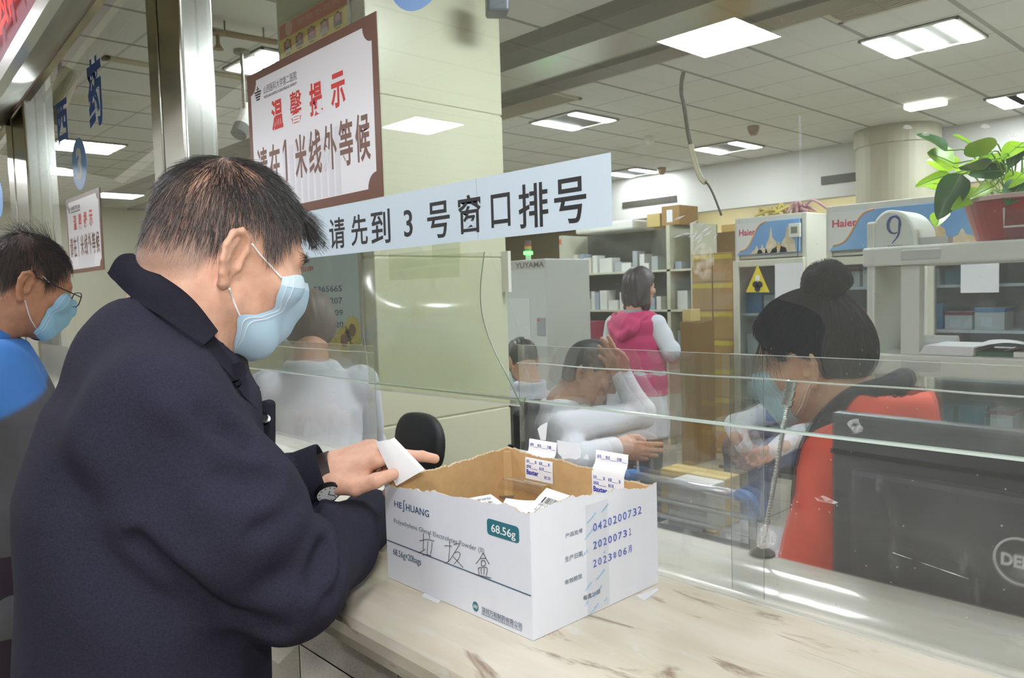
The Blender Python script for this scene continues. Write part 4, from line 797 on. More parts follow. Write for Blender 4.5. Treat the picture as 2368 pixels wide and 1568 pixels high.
# things stuck to the first refrigerator
y = FY1 - 0.052; tri = [ony(*p, y) for p in ((1725, 676), (1780, 676), (1752, 612))]; t = thing('warning_sticker', 'yellow warning triangle on the narrow refrigerator door', 'sticker', tuple(tri[0]))
MB().prism(tri, (0, -0.002, 0)).build('yellow_triangle', mat('warn_yellow', (240, 214, 40), 0.4), t); c = sum(tri) / 3
m = MB()
for k in range(3): a = 2 * math.pi * k / 3 + 0.5; m.lathe([(0.026, 0), (0.026, 0.001)], c + [0.022 * math.cos(a), -0.0032, 0.022 * math.sin(a) - 0.022], 14, ax=(0, -1, 0))
m.build('hazard_symbol', M_ink, t); box('sticker_label', (c[0] - 0.018, y - 0.0036, c[2] + 0.02), (c[0] + 0.018, y - 0.0022, c[2] + 0.06), M_paper, t)
def paper(a, b, y, label):
    p0, p1 = ony(*a, y), ony(*b, y); tag(box('paper_sheet', (min(p0[0], p1[0]), y - 0.0015, min(p0[2], p1[2])), (max(p0[0], p1[0]), y, max(p0[2], p1[2])), M_paper), label, 'paper')
paper((1792, 610), (1856, 700), FY1 - 0.052, 'white paper sheet on the narrow refrigerator door above the hair bun')
paper((2222, 598), (2310, 676), FY2 - 0.052, 'white paper sheet on the wide refrigerator door under the plant')
y = FY1 - 0.021; p0 = ony(1826, 518, y); p1 = ony(1850, 548, y); t = thing('thermometer', 'small white digital thermometer on the narrow refrigerator header', 'thermometer', tuple(p0))
box('case', (p0[0], y - 0.02, p1[2]), (p1[0] + 0.01, y, p0[2]), M_white, t, bevel=0.004); box('display', (p0[0] + 0.02, y - 0.0215, p1[2] + 0.03), (p1[0] - 0.012, y - 0.02, p0[2] - 0.025), mat('lcd_olive', (120, 128, 104), 0.3), t); MB().tube([(p1[0] - 0.01, y - 0.01, p1[2]), (p1[0] - 0.012, y - 0.012, p1[2] - 0.1), (p1[0] - 0.01, y - 0.03, p1[2] - 0.24)], 0.003, 6).build('probe_wire', M_black, t)
# packs inside the refrigerators
CN = {'pack_white': 'white pack', 'pack_blue': 'blue pack', 'pack_teal': 'teal pack', 'pack_grey': 'grey pack', 'band_crimson': 'crimson'}; CN2 = {'pack_white': 'white', 'pack_grey': 'grey', 'pack_ivory': 'ivory', 'pack_bluegrey': 'bluish'}
ORD = 'first second third fourth fifth sixth seventh eighth ninth tenth eleventh twelfth thirteenth fourteenth fifteenth sixteenth'.split(); LV_ = ('lowest', 'second', 'third', 'top')
def fill(x0, x1, y, zs, label, group, seed, kinds):
    r = np.random.default_rng(seed)
    for zi, z in enumerate(zs):
        x = x0 + 0.06; n_ = 0
        while x < x1 - 0.24:
            k = kinds[r.integers(len(kinds))]; w = 0.11 + 0.07 * r.random(); h = 0.09 + 0.08 * r.random()
            pack(k[0], '%s%s, %s along the %s shelf%s' % (CN[k[1].name], ' with ' + CN[k[2].name].replace(' pack', '') + ' band' if k[2] else '', ORD[n_], LV_[zi], label), group, x + w / 2, y + 0.17 + 0.02 * r.random(), z + 0.019, w, 0.2, h, k[1], k[2]); x += w + 0.012 + 0.02 * r.random(); n_ += 1
KB = (('medicine_pack', M_pw, M_pr), ('medicine_pack', M_pb, None), ('medicine_pack', M_pt, None), ('medicine_pack', M_pw, M_pb), ('medicine_pack', M_pb, M_pr))
KG = (('medicine_pack', M_pw, None), ('medicine_pack', M_pg, None), ('medicine_pack', M_pb, None), ('medicine_pack', M_pw, M_pb))
fill(fx0, fx1, FY1, (0.5, 0.86, 1.2), ' of the narrow refrigerator', 'packs in the narrow refrigerator', 3, KG)
fill(gx0, gx1 + 0.1, FY2, (0.5, 0.82, 1.12, 1.40), ' of the wide refrigerator', 'packs in the wide refrigerator', 4, KB)
# clutter on top of the refrigerators
for k, (x, y_, mm) in enumerate(((1795, 497, (196, 176, 92)), (1850, 492, (186, 140, 146)), (1905, 486, (160, 132, 128)))):
    c = ony(x, y_, FY1 + 0.25); c[2] = ony(1700, 506, FY1)[2]
    b = MB(); rr = np.random.default_rng(k)
    for q in range(9): a = c + [rr.normal(0, 0.07), rr.normal(0, 0.05), 0.012]; b.tube(spline([a, a + [rr.normal(0, .05), rr.normal(0, .05), 0.05 + 0.06 * rr.random()], a + [rr.normal(0, .1), rr.normal(0, .06), 0.012]], 8), 0.012, 6)
    if k < 2: tag(b.build('ribbon_bundle', mat('ribbon_%d' % k, mm, 0.6), smooth=True), ('yellowish', 'pinkish')[k] + ' tangle of straps on top of the narrow refrigerator', 'straps')
# ------------------------------------------------------------------ white rack with the arched end, plant and papers
RY = 2.30; rk = thing('dispensing_rack', 'white rack with an arched end panel and two thick shelves', 'rack', (ony(2100, 800, RY)[0], RY, 0)); M_rk = mat('rack_white', (222, 225, 218), 0.35)
rx = lambda px, py=700: ony(px, py, RY)[0]
rz = lambda px, py: ony(px, py, RY)[2]
x0, x1, x2 = rx(2008, 590), rx(2122, 590), 0.9
z_top, z_b1, z_b0 = rz(2060, 485), rz(2080, 570), rz(2080, 614); z_c1, z_c0 = rz(2080, 818), rz(2080, 866)
arch = [(x0, RY, z_b0)] + [(x0 + (x1 - x0) * u, RY, z_b1 + (z_top - z_b1) * math.sqrt(max(0, 1 - ((u - 0.42) / (0.42 if u < 0.42 else 0.58)) ** 2)) ** 0.9) for u in np.linspace(0.0, 1, 22)] + [(x1, RY, z_b0)]
MB().prism(arch, (0, 0.16, 0)).build('arched_head', M_rk, rk, bevel=0.008)
xe = onx(1980, 700, x0 - 0.0)
b = MB(); b.box((x0 - 0.004, RY - 0.005, 0.02), (x0 + 0.02, RY + 0.42, z_b1 + 0.075)); b.build('end_panel', M_rk, rk, bevel=0.006)
for nm, za, zb3 in (('upper_shelf', z_b0, z_b1), ('lower_shelf', z_c0, z_c1)):
    s = box(nm, (x0 - 0.01, RY - 0.02, za), (x2, RY + 0.30, zb3), M_rk, rk, bevel=0.006)
    h0, h1 = rx(2090, 600), rx(2182, 600); box('grip_recess', (h0, RY - 0.024, za + (zb3 - za) * 0.25), (h1, RY - 0.019, za + (zb3 - za) * 0.78), mat('recess_grey', (196, 198, 196), 0.4), s, bevel=0.008)
b = MB(); b.box((rx(2080), RY + 0.005, 0.02), (rx(2124), RY + 0.05, z_b0)); b.build('post', M_rk, rk, bevel=0.004); box('post', (0.82, RY + 0.005, 0.02), (0.87, RY + 0.05, z_b0), M_rk, rk, bevel=0.004)
c = ony(2068, 520, RY - 0.001); nb = mat('logo_navy', (52, 82, 140), 0.4)
b = MB(); rr = 0.021; b.tube([c + [rr * math.cos(a) * 0.8, 0, rr * 1.15 * math.sin(a)] for a in np.linspace(-0.4, 5.2, 22)], [0.0015 + 0.003 * math.sin(k / 21 * 3.1) for k in range(22)], 6); b.tube(spline([c + [rr * 0.7, 0, 0.012], c + [rr * 0.55, 0, -0.028], c + [-rr * 0.3, 0, -0.052]], 8), [0.003, 0.0034, 0.0032, 0.003, 0.0026, 0.002, 0.0015, 0.001], 6); b.build('swirl_logo', nb, rk, smooth=True)
p = ony(2052, 574, RY - 0.002); text('lettering', 'ZUODAO', (p[0], RY - 0.002, p[2]), EX, EZ, 0.040, 0.008, M_grey, rk)
# pot with pothos
PY = RY + 0.10; pl0, pl1 = ony(2252, 568, PY), ony(2226, 468, PY); pc = np.array([pl1[0] + 0.15, PY + 0.03, z_b1 + 0.001])
hp = pl1[2] - pc[2]; pt_ = thing('potted_plant', 'pothos plant with bright green leaves in a red pot on the rack', 'plant', tuple(pc))
pr = [(0.02, 0.0), (0.115, 0.0), (0.122, 0.008), (0.150, hp - 0.012), (0.156, hp - 0.012), (0.156, hp), (0.146, hp), (0.143, hp - 0.02), (0.02, hp - 0.022)]
pot = MB().lathe(pr, pc, 36).build('pot', mat('pot_red', (152, 40, 40), 0.35), pt_); MB().lathe([(0.155, hp - 0.011), (0.158, hp - 0.009), (0.158, hp + 0.001), (0.155, hp + 0.002)], pc, 36).build('pot_rim', mat('pot_rim', (206, 176, 170), 0.35), pot)
M_lf = mat('leaf_green', (178, 216, 30), 0.32, col2=(140, 194, 30), nscale=10, sss=0.0); M_ld = mat('leaf_dark', (66, 116, 56), 0.3, col2=(46, 92, 50), nscale=14); M_stm = mat('stem_green', (122, 160, 64), 0.5)
def leaf(base, d, up, L, wd_, m, curl=0.25):
    d = nrm(d); s = nrm(np.cross(d, up)); n = np.cross(s, d); P = []
    for u in np.linspace(0, 1, 13):
        hw = wd_ * (0.08 + 1.0 * (math.sin(math.pi * min(1, u ** 0.62 * 1.0)) ** 0.75)) * (1 if u < 0.97 else 0.3) if u < 1 else 0.0015
        c = base + d * L * u - n * curl * L * u * u
        P.append([c + s * hw * q + n * (0.16 * hw * abs(q) ** 1.4 + 0.012 * L * math.sin(9 * u) * q) for q in np.linspace(-1, 1, 9)])
    P = np.array(P); b = MB(); b.grid(P); b.grid((P - n * 0.0007)[::-1]); o = b.build('leaf', m, pt_, smooth=True)
    MB().tube([P[i, 4] + n * 0.0006 for i in range(12)], [0.0014 - 0.0001 * i for i in range(12)], 5).build('midrib', M_stm, o)
rr = np.random.default_rng(5); cen = pc + [0, 0, hp - 0.01]
LV = [((2205, 378), (2150, 348), 'l', 0.040, (0, 0, 1)), ((2200, 402), (2118, 424), 'l', 0.021, (0, 0, 1)), ((2222, 402), (2168, 505), 'd', 0.036, None), ((2330, 365), (2240, 372), 'l', 0.020, None), ((2325, 395), (2240, 398), 'd', 0.026, None), ((2270, 440), (2205, 478), 'l', 0.020, None), ((2366, 330), (2318, 362), 'l', 0.028, None), ((2366, 340), (2330, 385), 'd', 0.026, None), ((2180, 490), (2163, 520), 'l', 0.024, None), ((2366, 420), (2328, 468), 'd', 0.030, None), ((2290, 385), (2262, 352), 'l', 0.024, None), ((2366, 400), (2330, 430), 'l', 0.028, None), ((2300, 430), (2240, 455), 'l', 0.022, None)]
for k, (a, b_, m, wd_, up) in enumerate(LV):
    dd = at(*a, 1.0); p0 = ony(a[0], a[1], PY - 0.05 - 0.05 * ((k * 7) % 5) / 5); p1 = ony(b_[0], b_[1], PY - 0.10 - 0.05 * ((k * 3) % 4) / 4); v = p1 - p0
    upv = np.array(up, float) * 0.4 + np.array([0.1, -0.8, 0.3]) if up else np.array([rr.normal(0, .4), -0.75, 0.5])
    leaf(p0, v, upv, np.linalg.norm(v), wd_, M_lf if m == 'l' else M_ld, 0.12)
    q = cen + [rr.normal(0, 0.03), rr.normal(0, 0.03), 0]; MB().tube(spline([q, (q + p0) / 2 + [0, 0, 0.05], p0], 9), 0.0022, 6).build('stem', M_stm, pt_)
for k in range(26):
    an = rr.random() * 6.28; q = cen + [0.08 * math.cos(an), 0.08 * math.sin(an), 0]; tip = q + [0.12 * math.cos(an), 0.12 * math.sin(an), 0.03 + 0.13 * rr.random()]
    MB().tube(spline([q, (q + tip) / 2 + [0, 0, 0.06], tip], 8), 0.0020, 6).build('stem', M_stm, pt_)
    if k % 2 == 0: leaf(tip, tip - q + [0, -0.02, -0.05 * rr.random()], (rr.normal(0, .3), -0.5, 0.8), 0.075 + 0.03 * rr.random(), 0.026 + 0.01 * rr.random(), M_lf if rr.random() < 0.65 else M_ld)
# clear stand in front of the pot, papers on the lower shelf
def sheet(px4, y_off, label, m, z=None):
    P = [onz(x, y, z) for x, y in px4]; b = MB().prism(P, (0, 0, 0.002)); return tag(b.build('paper_sheet', m), label, 'paper')
zt = z_c1 + 0.001
def shelf_pt(px, y): return np.array([ony(px, 800, y)[0], y, zt])
b = MB()
for k in range(6): x = rx(2125); b.box((x + 0.002 * k, RY + 0.0 + 0.002 * k, zt + 0.004 * k), (x + 0.135, RY + 0.19, zt + 0.004 * k + 0.0036))
tag(b.build('paper_pad', M_paper), 'thick pad of white forms lying on the lower rack shelf', 'paper pad')
b = MB(); x = rx(2230); P = np.array([[(x + 0.15 * u, RY + 0.02 + 0.2 * v, zt + 0.012 + 0.024 * math.sin(2.4 * u + v) * (1 - 0.2 * v)) for v in np.linspace(0, 1, 6)] for u in np.linspace(0, 1, 10)]); b.grid(P); b.grid((P - [0, 0, 0.0012])[::-1]); tag(b.build('paper_sheet', M_paper, smooth=True), 'curled white sheet over the green folder on the lower shelf', 'paper')
tag(box('green_folder', (rx(2236), RY + 0.02, zt), (rx(2340), RY + 0.22, zt + 0.010), mat('folder_green', (36, 92, 66), 0.5)), 'green folder under the loose sheets on the lower shelf', 'folder')
b = MB(); x = rx(2318); P = np.array([[(x + 0.14 * u, RY + 0.01 + 0.2 * v, zt + 0.016 + 0.022 * u) for v in np.linspace(0, 1, 4)] for u in np.linspace(0, 1, 6)]); b.grid(P); b.grid((P - [0, 0, 0.0012])[::-1]); tag(b.build('paper_sheet', mat('pink_paper', (226, 196, 204), 0.5)), 'pink sheet at the far end of the lower shelf', 'paper')
tag(MB().box((rx(2345), RY + 0.0, zt), (rx(2345) + 0.12, RY + 0.09, zt + 0.014)).build('small_carton', M_pw), 'thin white packet beside the green folder', 'packet')
t = thing('paper_roll', 'rolled white paper lying behind the pad of forms', 'paper', tuple(shelf_pt(2105, RY + 0.22))); a = shelf_pt(2105, RY + 0.22) + [0, 0, 0.02]; MB().tube([a, a + [0.13, 0.01, 0]], 0.019, 14).build('roll', M_paper, t)
for k, (pa, lab) in enumerate((((2118, 566), 'small clear box on the upper shelf beside the arch'), ((2160, 566), 'small clear box on the upper shelf nearer the pot'))):
    xx = rx(pa[0]); tag(box('clear_box', (xx - 0.02, RY + 0.02, z_b1 + 0.001), (xx + 0.028, RY + 0.06, z_b1 + 0.022), mat('clear_box', (206, 206, 206), 0.2, alpha=0.6)), lab, 'container')
t = thing('acrylic_frame', 'clear acrylic sign frame standing before the red pot', 'frame', (rx(2350), RY - 0.01, z_b1)); p = ony(2322, 480, RY - 0.01); b = MB(); fz = ony(2322, 525, RY - 0.01)[2]
b.tube([(p[0], RY - 0.01, p[2]), (p[0], RY - 0.01, fz), (p[0] + 0.2, RY - 0.01, fz)], 0.003, 6); b.build('edge', mat('acrylic_edge', (226, 214, 214), 0.1), t); box('pane', (p[0], RY - 0.011, z_b1 + 0.001), (p[0] + 0.2, RY - 0.009, p[2]), sheet_mat('acrylic', (0.93, 0.93, 0.93), 0.02, (220, 220, 220), fres=1.2), t)
# ------------------------------------------------------------------ monitors seen from behind
M_mon = mat('monitor_shell', (50, 51, 57), 0.42, col2=(80, 80, 86), nscale=9, contrast=1.2)
def monitor(tl, tr_dir, w, h, label, logo=None, zb4=None):
    """TL: top-left corner of the back shell; the shell faces the waiting hall."""
    tl = np.asarray(tl, float); u = nrm(tr_dir); n = np.cross(u, EZ); n = nrm(n)      # n points away from the hall? fixed below
    if n[1] > 0: n = -n
    t = thing('monitor', label, 'monitor', tuple(tl + u * w / 2 + [0, 0.1, -h]))
    b = MB(); c = tl + u * w / 2 - EZ * h / 2; b.obox(c - n * 0.012, u * w / 2, n * 0.012, EZ * h / 2); b.build('screen_frame', M_mon, t, bevel=0.006)
    b = MB(); b.obox(c + n * 0.010 - EZ * 0.03, u * (w * 0.42), n * 0.012, EZ * (h * 0.36)); b.build('back_bulge', M_mon, t, bevel=0.010)
    b = MB()
    for k in range(1): b.obox(tl + u * w / 2 - EZ * 0.062 + n * 0.0002, u * w * 0.5, n * 0.0006, EZ * 0.004)
    b.build('shell_groove', mat('monitor_dark', (40, 40, 46), 0.5), t)
    b = MB(); zb_ = 0.7605; pc_ = tl + u * w / 2 - n * 0.045; b.obox(np.array([pc_[0], pc_[1], (zb_ + c[2]) / 2 + 0.02]), u * 0.03, n * 0.012, EZ * ((c[2] - zb_) / 2 + 0.02)); b.obox(np.array([pc_[0], pc_[1], zb_ + 0.008]) - n * 0.07, u * 0.13, n * 0.085, EZ * 0.008); b.build('stand', M_mon, t)
    if logo:
        lc = ony(*logo, tl[1] - 0.001); k = (lc - tl) @ u; lc = tl + u * k + EZ * (lc[2] - tl[2]) + n * 0.0226; lg = mat('logo_silver', (196, 196, 198), 0.3)
        b = MB(); b.tube([lc + 0.030 * (u * math.cos(a) + EZ * math.sin(a)) for a in np.linspace(0, 2 * math.pi, 40)], 0.0017, 6); b.build('logo_ring', lg, t); text('lettering', 'DELL', lc - u * 0.022 - EZ * 0.0085 + n * 0.0005, u, EZ, 0.044, 0.017, lg, t, bold=0.04)
    return t
mtl = ony(1921, 951, 1.185); mtr = ony(2368, 987, 1.20)
monitor(mtl, [1.0, -0.075, 0], 0.50, 0.36, 'large dusty dark grey monitor back behind the plastic strip', (2386, 1282))
m2 = ony(560, 862, 1.30); monitor(ony(555, 868, 1.28), [1.0, 0.12, 0], 0.46, 0.33, 'dark monitor back beside the white-coated clerk')
# microphone on a gooseneck
mc = thing('microphone', 'chrome gooseneck microphone standing before the woman in orange', 'microphone', tuple(onz(1768, 1282, ZT)))
q = [onz(1763, 1283, ZT), ony(1772, 1215, 1.085), ony(1790, 1120, 1.085), ony(1808, 1010, 1.085), ony(1821, 935, 1.085)]; gs = spline(q, 120); M_chr = mat('chrome', (214, 218, 220), 0.16, 1.0)
MB().tube(gs, [0.0032 + 0.0006 * (k % 2) for k in range(120)], 8).build('gooseneck', M_chr, mc); e = gs[-1]; d = nrm(gs[-1] - gs[-8])
MB().lathe([(0.006, -0.004), (0.0085, 0.0), (0.0085, 0.008), (0.007, 0.009), (0.007, 0.012), (0.009, 0.013), (0.009, 0.022), (0.0075, 0.023), (0.0075, 0.026), (0.0085, 0.027), (0.0085, 0.036), (0.004, 0.038)], e, 16, ax=d).build('microphone_head', M_chr, mc)
MB().lathe([(0.02, -0.0), (0.02, 0.004), (0.008, 0.012), (0.004, 0.014)], onz(1763, 1283, ZT), 16).build('base', mat('mic_base', (60, 58, 54), 0.5), mc)
# ------------------------------------------------------------------ black swivel chair behind the opening
def px_ell(cx, cy, d, rw, rh): return at(cx, cy, d), rw * d / F, rh * d / F
c, a_, b_ = px_ell(962, 1025, 3.18, 46, 58)
chr_ = thing('office_chair', 'black swivel chair with rounded back before the cream column', 'chair', (c[0], c[1], 0)); M_fab = mat('chair_black', (40, 41, 43), 0.6, bump=0.2, bscale=300)
n = nrm([-0.05, -1.0, 0.10]); s = nrm(np.cross(EZ, n)); up = np.cross(n, s)
P = []
for k, (rr_, off) in enumerate(((0.0, 0.012), (0.6, 0.012), (0.9, 0.010), (1.0, 0.0), (1.0, -0.03), (0.9, -0.042), (0.5, -0.046), (0.0, -0.046))):
    P.append([c + n * off + (s * 0.165 * math.copysign(abs(math.cos(w)) ** 0.8, math.cos(w)) + up * 0.125 * 2.0 * math.copysign(abs(math.sin(w)) ** 0.85, math.sin(w)) * 0.5 * 1.0) * rr_ for w in np.linspace(0, 2 * math.pi, 33)[:-1]])
P = np.array(P); b = MB(); b.grid(P.transpose(1, 0, 2), closed_u=True); b.build('backrest', M_fab, chr_, smooth=True)
MB().tube(spline([c - n * 0.04 - up * 0.02, c - n * 0.09 - up * 0.20, c - n * 0.20 - up * 0.36], 8), 0.018, 8).build('back_support', M_black, chr_)
sc_ = np.array([c[0], c[1], 0]) - n * np.array([1, 1, 0]) * 0.26; MB().lathe([(0.03, 0.44), (0.2, 0.445), (0.225, 0.47), (0.22, 0.5), (0.19, 0.515), (0.03, 0.515)], sc_, 28).build('seat', M_fab, chr_, smooth=True); MB().tube([sc_ + [0, 0, 0.08], sc_ + [0, 0, 0.45]], 0.025, 10).build('gas_column', M_steeld, chr_)
for k in range(5):
    a = k * 1.2566; d = np.array([math.cos(a), math.sin(a), 0]); lg = MB().tube([sc_ + [0, 0, 0.1], sc_ + d * 0.28 + [0, 0, 0.075]], 0.018, 8).build('base_spoke', M_black, chr_); MB().lathe([(0.028, -0.012), (0.028, 0.012)], sc_ + d * 0.28 + [0, 0, 0.028], 14, ax=np.cross(d, EZ)).build('castor', M_black, lg)
# ------------------------------------------------------------------ dispensing cabinet with the signal lamp
DY = 5.0; cx0, cx1 = ony(1184, 650, DY)[0], ony(1262, 650, DY)[0]; czt = ony(1200, 602, DY)[2]
db = thing('dispensing_machine', 'grey dispensing machine with a beacon lamp beyond the column', 'machine', ((cx0 + cx1) / 2, DY + 0.3, 0)); M_dm = mat('machine_grey', (200, 204, 200), 0.4); M_dm2 = mat('machine_light', (212, 216, 214), 0.35)
box('cabinet', (cx0 - 0.3, DY, 0.02), (cx1, DY + 0.6, czt), M_dm, db, bevel=0.01); box('name_strip', (cx0 - 0.3, DY - 0.003, czt - 0.09), (cx1 - 0.005, DY, czt - 0.008), mat('machine_strip', (188, 184, 172), 0.4), db)
tt = ony(1192, 622, DY - 0.004); te = ony(1258, 622, DY - 0.004); text('lettering', 'YUYAMA', (tt[0], DY - 0.0035, czt - 0.075), EX, EZ, te[0] - tt[0], 0.05, mat('machine_ink', (96, 94, 88), 0.5), db, bold=0.02)
box('door_panel', (cx0 - 0.28, DY - 0.006, 0.3), (ony(1226, 700, DY)[0], DY, ony(1200, 690, DY)[2]), M_dm2, db, bevel=0.004); q0, q1 = ony(1243, 735, DY), ony(1262, 776, DY); pn = box('control_panel', (q0[0], DY - 0.01, q1[2]), (q1[0], DY, q0[2]), mat('panel_grey', (156, 160, 164), 0.4), db)
box('indicator', (q0[0] + 0.01, DY - 0.013, q0[2] - 0.03), (q0[0] + 0.035, DY - 0.01, q0[2] - 0.012), mat('indicator_red', (214, 90, 66), 0.4), pn)
bc = ony(1213, 600, DY + 0.05); b0 = np.array([bc[0], DY + 0.1, czt]); zs_ = [0, 0.045, 0.062, 0.088, 0.115, 0.15, 0.19]; k = (1.0)
bt = thing('signal_beacon', 'stacked signal lamp glowing green on top of the dispensing machine', 'lamp', tuple(b0))
for (z0, z1, r_, nm, m) in ((0, 0.05, 0.026, 'pole', M_dm), (0.05, 0.078, 0.044, 'green_lamp', mat('beacon_green', (96, 255, 96), 0.3, emit=2.6)), (0.08, 0.098, 0.03, 'blue_lamp', mat('beacon_blue', (110, 132, 140), 0.3)), (0.098, 0.122, 0.033, 'yellow_lamp', mat('beacon_yellow', (190, 168, 66), 0.3)), (0.122, 0.15, 0.032, 'red_lamp', mat('beacon_red', (150, 72, 62), 0.3)), (0.15, 0.175, 0.03, 'cap', M_dgrey)):
    MB().lathe([(r_, z0 * 1.05), (r_, z1 * 1.05)], b0, 18).build(nm, m, bt)
z0_, z1_ = ony(1187, 675, 2.68)[2], ony(1187, 580, 2.68)[2]; tag(box('white_strip', (COLX + 0.0005, 2.655, z0_), (COLX + 0.05, 2.675, z1_), M_white), 'narrow white strip standing at the edge of the column', 'strip')
# ------------------------------------------------------------------ open shelves of medicines behind the woman in pink
SY = 6.3; sx0, sx1 = ony(1300, 650, SY)[0], ony(1604, 650, SY)[0]; M_shf = mat('shelf_cream', (206, 206, 184), 0.5)
sh = thing('medicine_shelf', 'cream open shelving full of white medicine boxes behind the woman in pink', 'shelving', ((sx0 + sx1) / 2, SY + 0.2, 0))
szt = ony(1300, 545, SY)[2]
box('upright', (sx0 - 0.03, SY, 0), (sx0 + 0.03, SY + 0.42, szt), M_shf, sh); box('upright', (ony(1548, 650, SY)[0] - 0.03, SY, 0), (ony(1548, 650, SY)[0] + 0.01, SY + 0.42, szt), M_shf, sh); box('upright', (sx1 - 0.03, SY, 0), (sx1, SY + 0.42, szt), M_shf, sh)
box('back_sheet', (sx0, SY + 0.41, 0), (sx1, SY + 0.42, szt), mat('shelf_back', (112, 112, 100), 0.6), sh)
SZ = [ony(1300, yy, SY)[2] for yy in (635, 717, 800)] + [0.75, 0.4, 0.08]
for z in SZ: box('shelf_board', (sx0 + 0.03, SY, z - 0.02), (sx1 - 0.03, SY + 0.41, z), M_shf, sh)
hd = ony(1335, 528, SY); tag(box('paper_bundle', (hd[0] - 0.05, SY + 0.02, szt), (ony(1460, 528, SY)[0], SY + 0.4, szt + 0.10), mat('bundle_white', (234, 234, 226), 0.5), bevel=0.02), 'white packed bundle on top of the shelving', 'bundle')
r_ = np.random.default_rng(11)
for zi, z in enumerate(SZ[:5]):
    x = sx0 + 0.05; n_ = 0
    xm = ony(1548, 650, SY)[0]
    while x < sx1 - 0.19:
        if xm - 0.19 < x < xm + 0.02: x = xm + 0.025
        w = 0.05 + 0.09 * r_.random(); h = 0.07 + 0.15 * r_.random(); k = r_.integers(6); m = (M_pw, M_pw, M_pg, mat('pack_ivory', (222, 218, 200), 0.5), M_pw, mat('pack_bluegrey', (158, 172, 188), 0.5))[k]
        pack('medicine_pack', '%s medicine box, %s from the orange tags on the %s open shelf' % (CN2[m.name], ORD[n_], ('upper', 'middle', 'lower', 'worktop', 'floor-level')[zi]), 'boxes on the open shelving', x + w / 2, SY + 0.12 + 0.05 * r_.random(), z + 0.0005, w * 0.94, 0.14, h, m); x += w + 0.012; n_ += 1
M_or = mat('tag_orange', (222, 112, 62), 0.5)
for yy, ow in ((560, 'topmost'), (611, 'second'), (630, 'third'), (712, 'fourth'), (797, 'lowest')): p = ony(1300, yy, SY - 0.004); tag(box('shelf_tag', (sx0 - 0.025, SY - 0.006, p[2] - 0.022), (sx0 + 0.05 - 0.05 * (yy == 560), SY - 0.001, p[2] + 0.004 + 0.03 * (yy == 560)), M_or), ow + ' orange tag on the shelving upright', 'tag', 'orange tags on the shelving upright')
p = ony(1362, 742, SY - 0.1); tag(box('crimson_bin', (p[0], SY - 0.16, p[2] - 0.20), (p[0] + 0.16, SY - 0.02, p[2]), mat('bin_crimson', (150, 30, 66), 0.5), bevel=0.01), 'crimson box at the elbow of the woman in pink', 'box')
p = ony(1335, 760, SY - 0.12); tag(box('white_tray', (p[0], SY - 0.26, p[2] - 0.18), (p[0] + 0.20, SY - 0.05, p[2]), mat('tray_white', (214, 216, 212), 0.5), bevel=0.02), 'white plastic tray on the worktop under the shelving', 'tray')
wk = thing('worktop', 'white worktop below the open shelving', 'worktop', (sx0 + 0.6, SY - 0.2, 0)); zz = ony(1335, 803, SY - 0.2)[2]; box('top', (sx0 - 0.02, SY - 0.42, zz - 0.035), (sx1, SY - 0.01, zz), M_shf, wk); box('support', (sx0, SY - 0.40, 0), (sx0 + 0.03, SY - 0.02, zz - 0.035), M_shf, wk); box('support', (sx1 - 0.04, SY - 0.40, 0), (sx1 - 0.01, SY - 0.02, zz - 0.035), M_shf, wk)
# cartons: on the shelf top and stacked to the right of it
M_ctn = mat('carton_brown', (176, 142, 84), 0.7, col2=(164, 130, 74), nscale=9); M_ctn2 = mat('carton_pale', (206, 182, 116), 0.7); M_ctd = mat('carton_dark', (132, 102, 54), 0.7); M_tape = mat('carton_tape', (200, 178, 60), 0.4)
def carton(lo, hi, label, m, tape=True, group=None, lab=False):
    lo, hi = np.asarray(lo), np.asarray(hi); t = thing('carton', label, 'carton', ((lo[0] + hi[0]) / 2, (lo[1] + hi[1]) / 2, lo[2]), group); box('carton_body', lo, hi, m, t, bevel=0.004)
    if tape: hz = hi[2] - lo[2]; box('tape', (lo[0] + 0.003, lo[1] - 0.0012, hi[2] - hz * 0.22), (hi[0] - 0.003, lo[1] - 0.0002, hi[2] - hz * 0.06), M_tape, t)
    if lab: w = hi[0] - lo[0]; box('paper_label', (lo[0] + w * 0.3, lo[1] - 0.0022, lo[2] + 0.03), (lo[0] + w * 0.62, lo[1] - 0.0002, hi[2] - 0.04), M_paper, t)
    return t
KY = 5.86; kx = [ony(px, 700, KY)[0] for px in (1600, 1648, 1696)]; lev = [ony(1640, yy, KY)[2] for yy in (835, 770, 714, 662, 612)]; lev = [0.0, lev[0] - 0.62, lev[0] - 0.31] + lev
carton_lv = [0.002]
zz = 0.002; n_ = 0; hts = [0.34, 0.34]; top = ony(1640, 585, KY)[2]; nl = 7; hh_ = (top - 0.002) / nl
for i in range(nl):
    for c_ in range(2):
        carton((kx[c_] + 0.004, KY, 0.002 + hh_ * i), (kx[c_ + 1] - 0.004, KY + 0.36, 0.002 + hh_ * (i + 1) - 0.002), ('%s brown carton of the %s tall stack' % (('lowest', 'second', 'third', 'fourth', 'fifth', 'sixth', 'topmost')[i], ('first', 'second')[c_])) + (' behind the pink vest' if c_ == 0 else ' against the narrow refrigerator'), M_ctn)
p = ony(1663, 568, 7.2); box_y = 7.2
carton((ony(1640, 560, 7.4)[0], 7.4, 0.002), (ony(1705, 560, 7.4)[0], 7.8, ony(1640, 540, 7.4)[2]), 'dark carton standing behind the tall carton stacks', M_ctd, False)
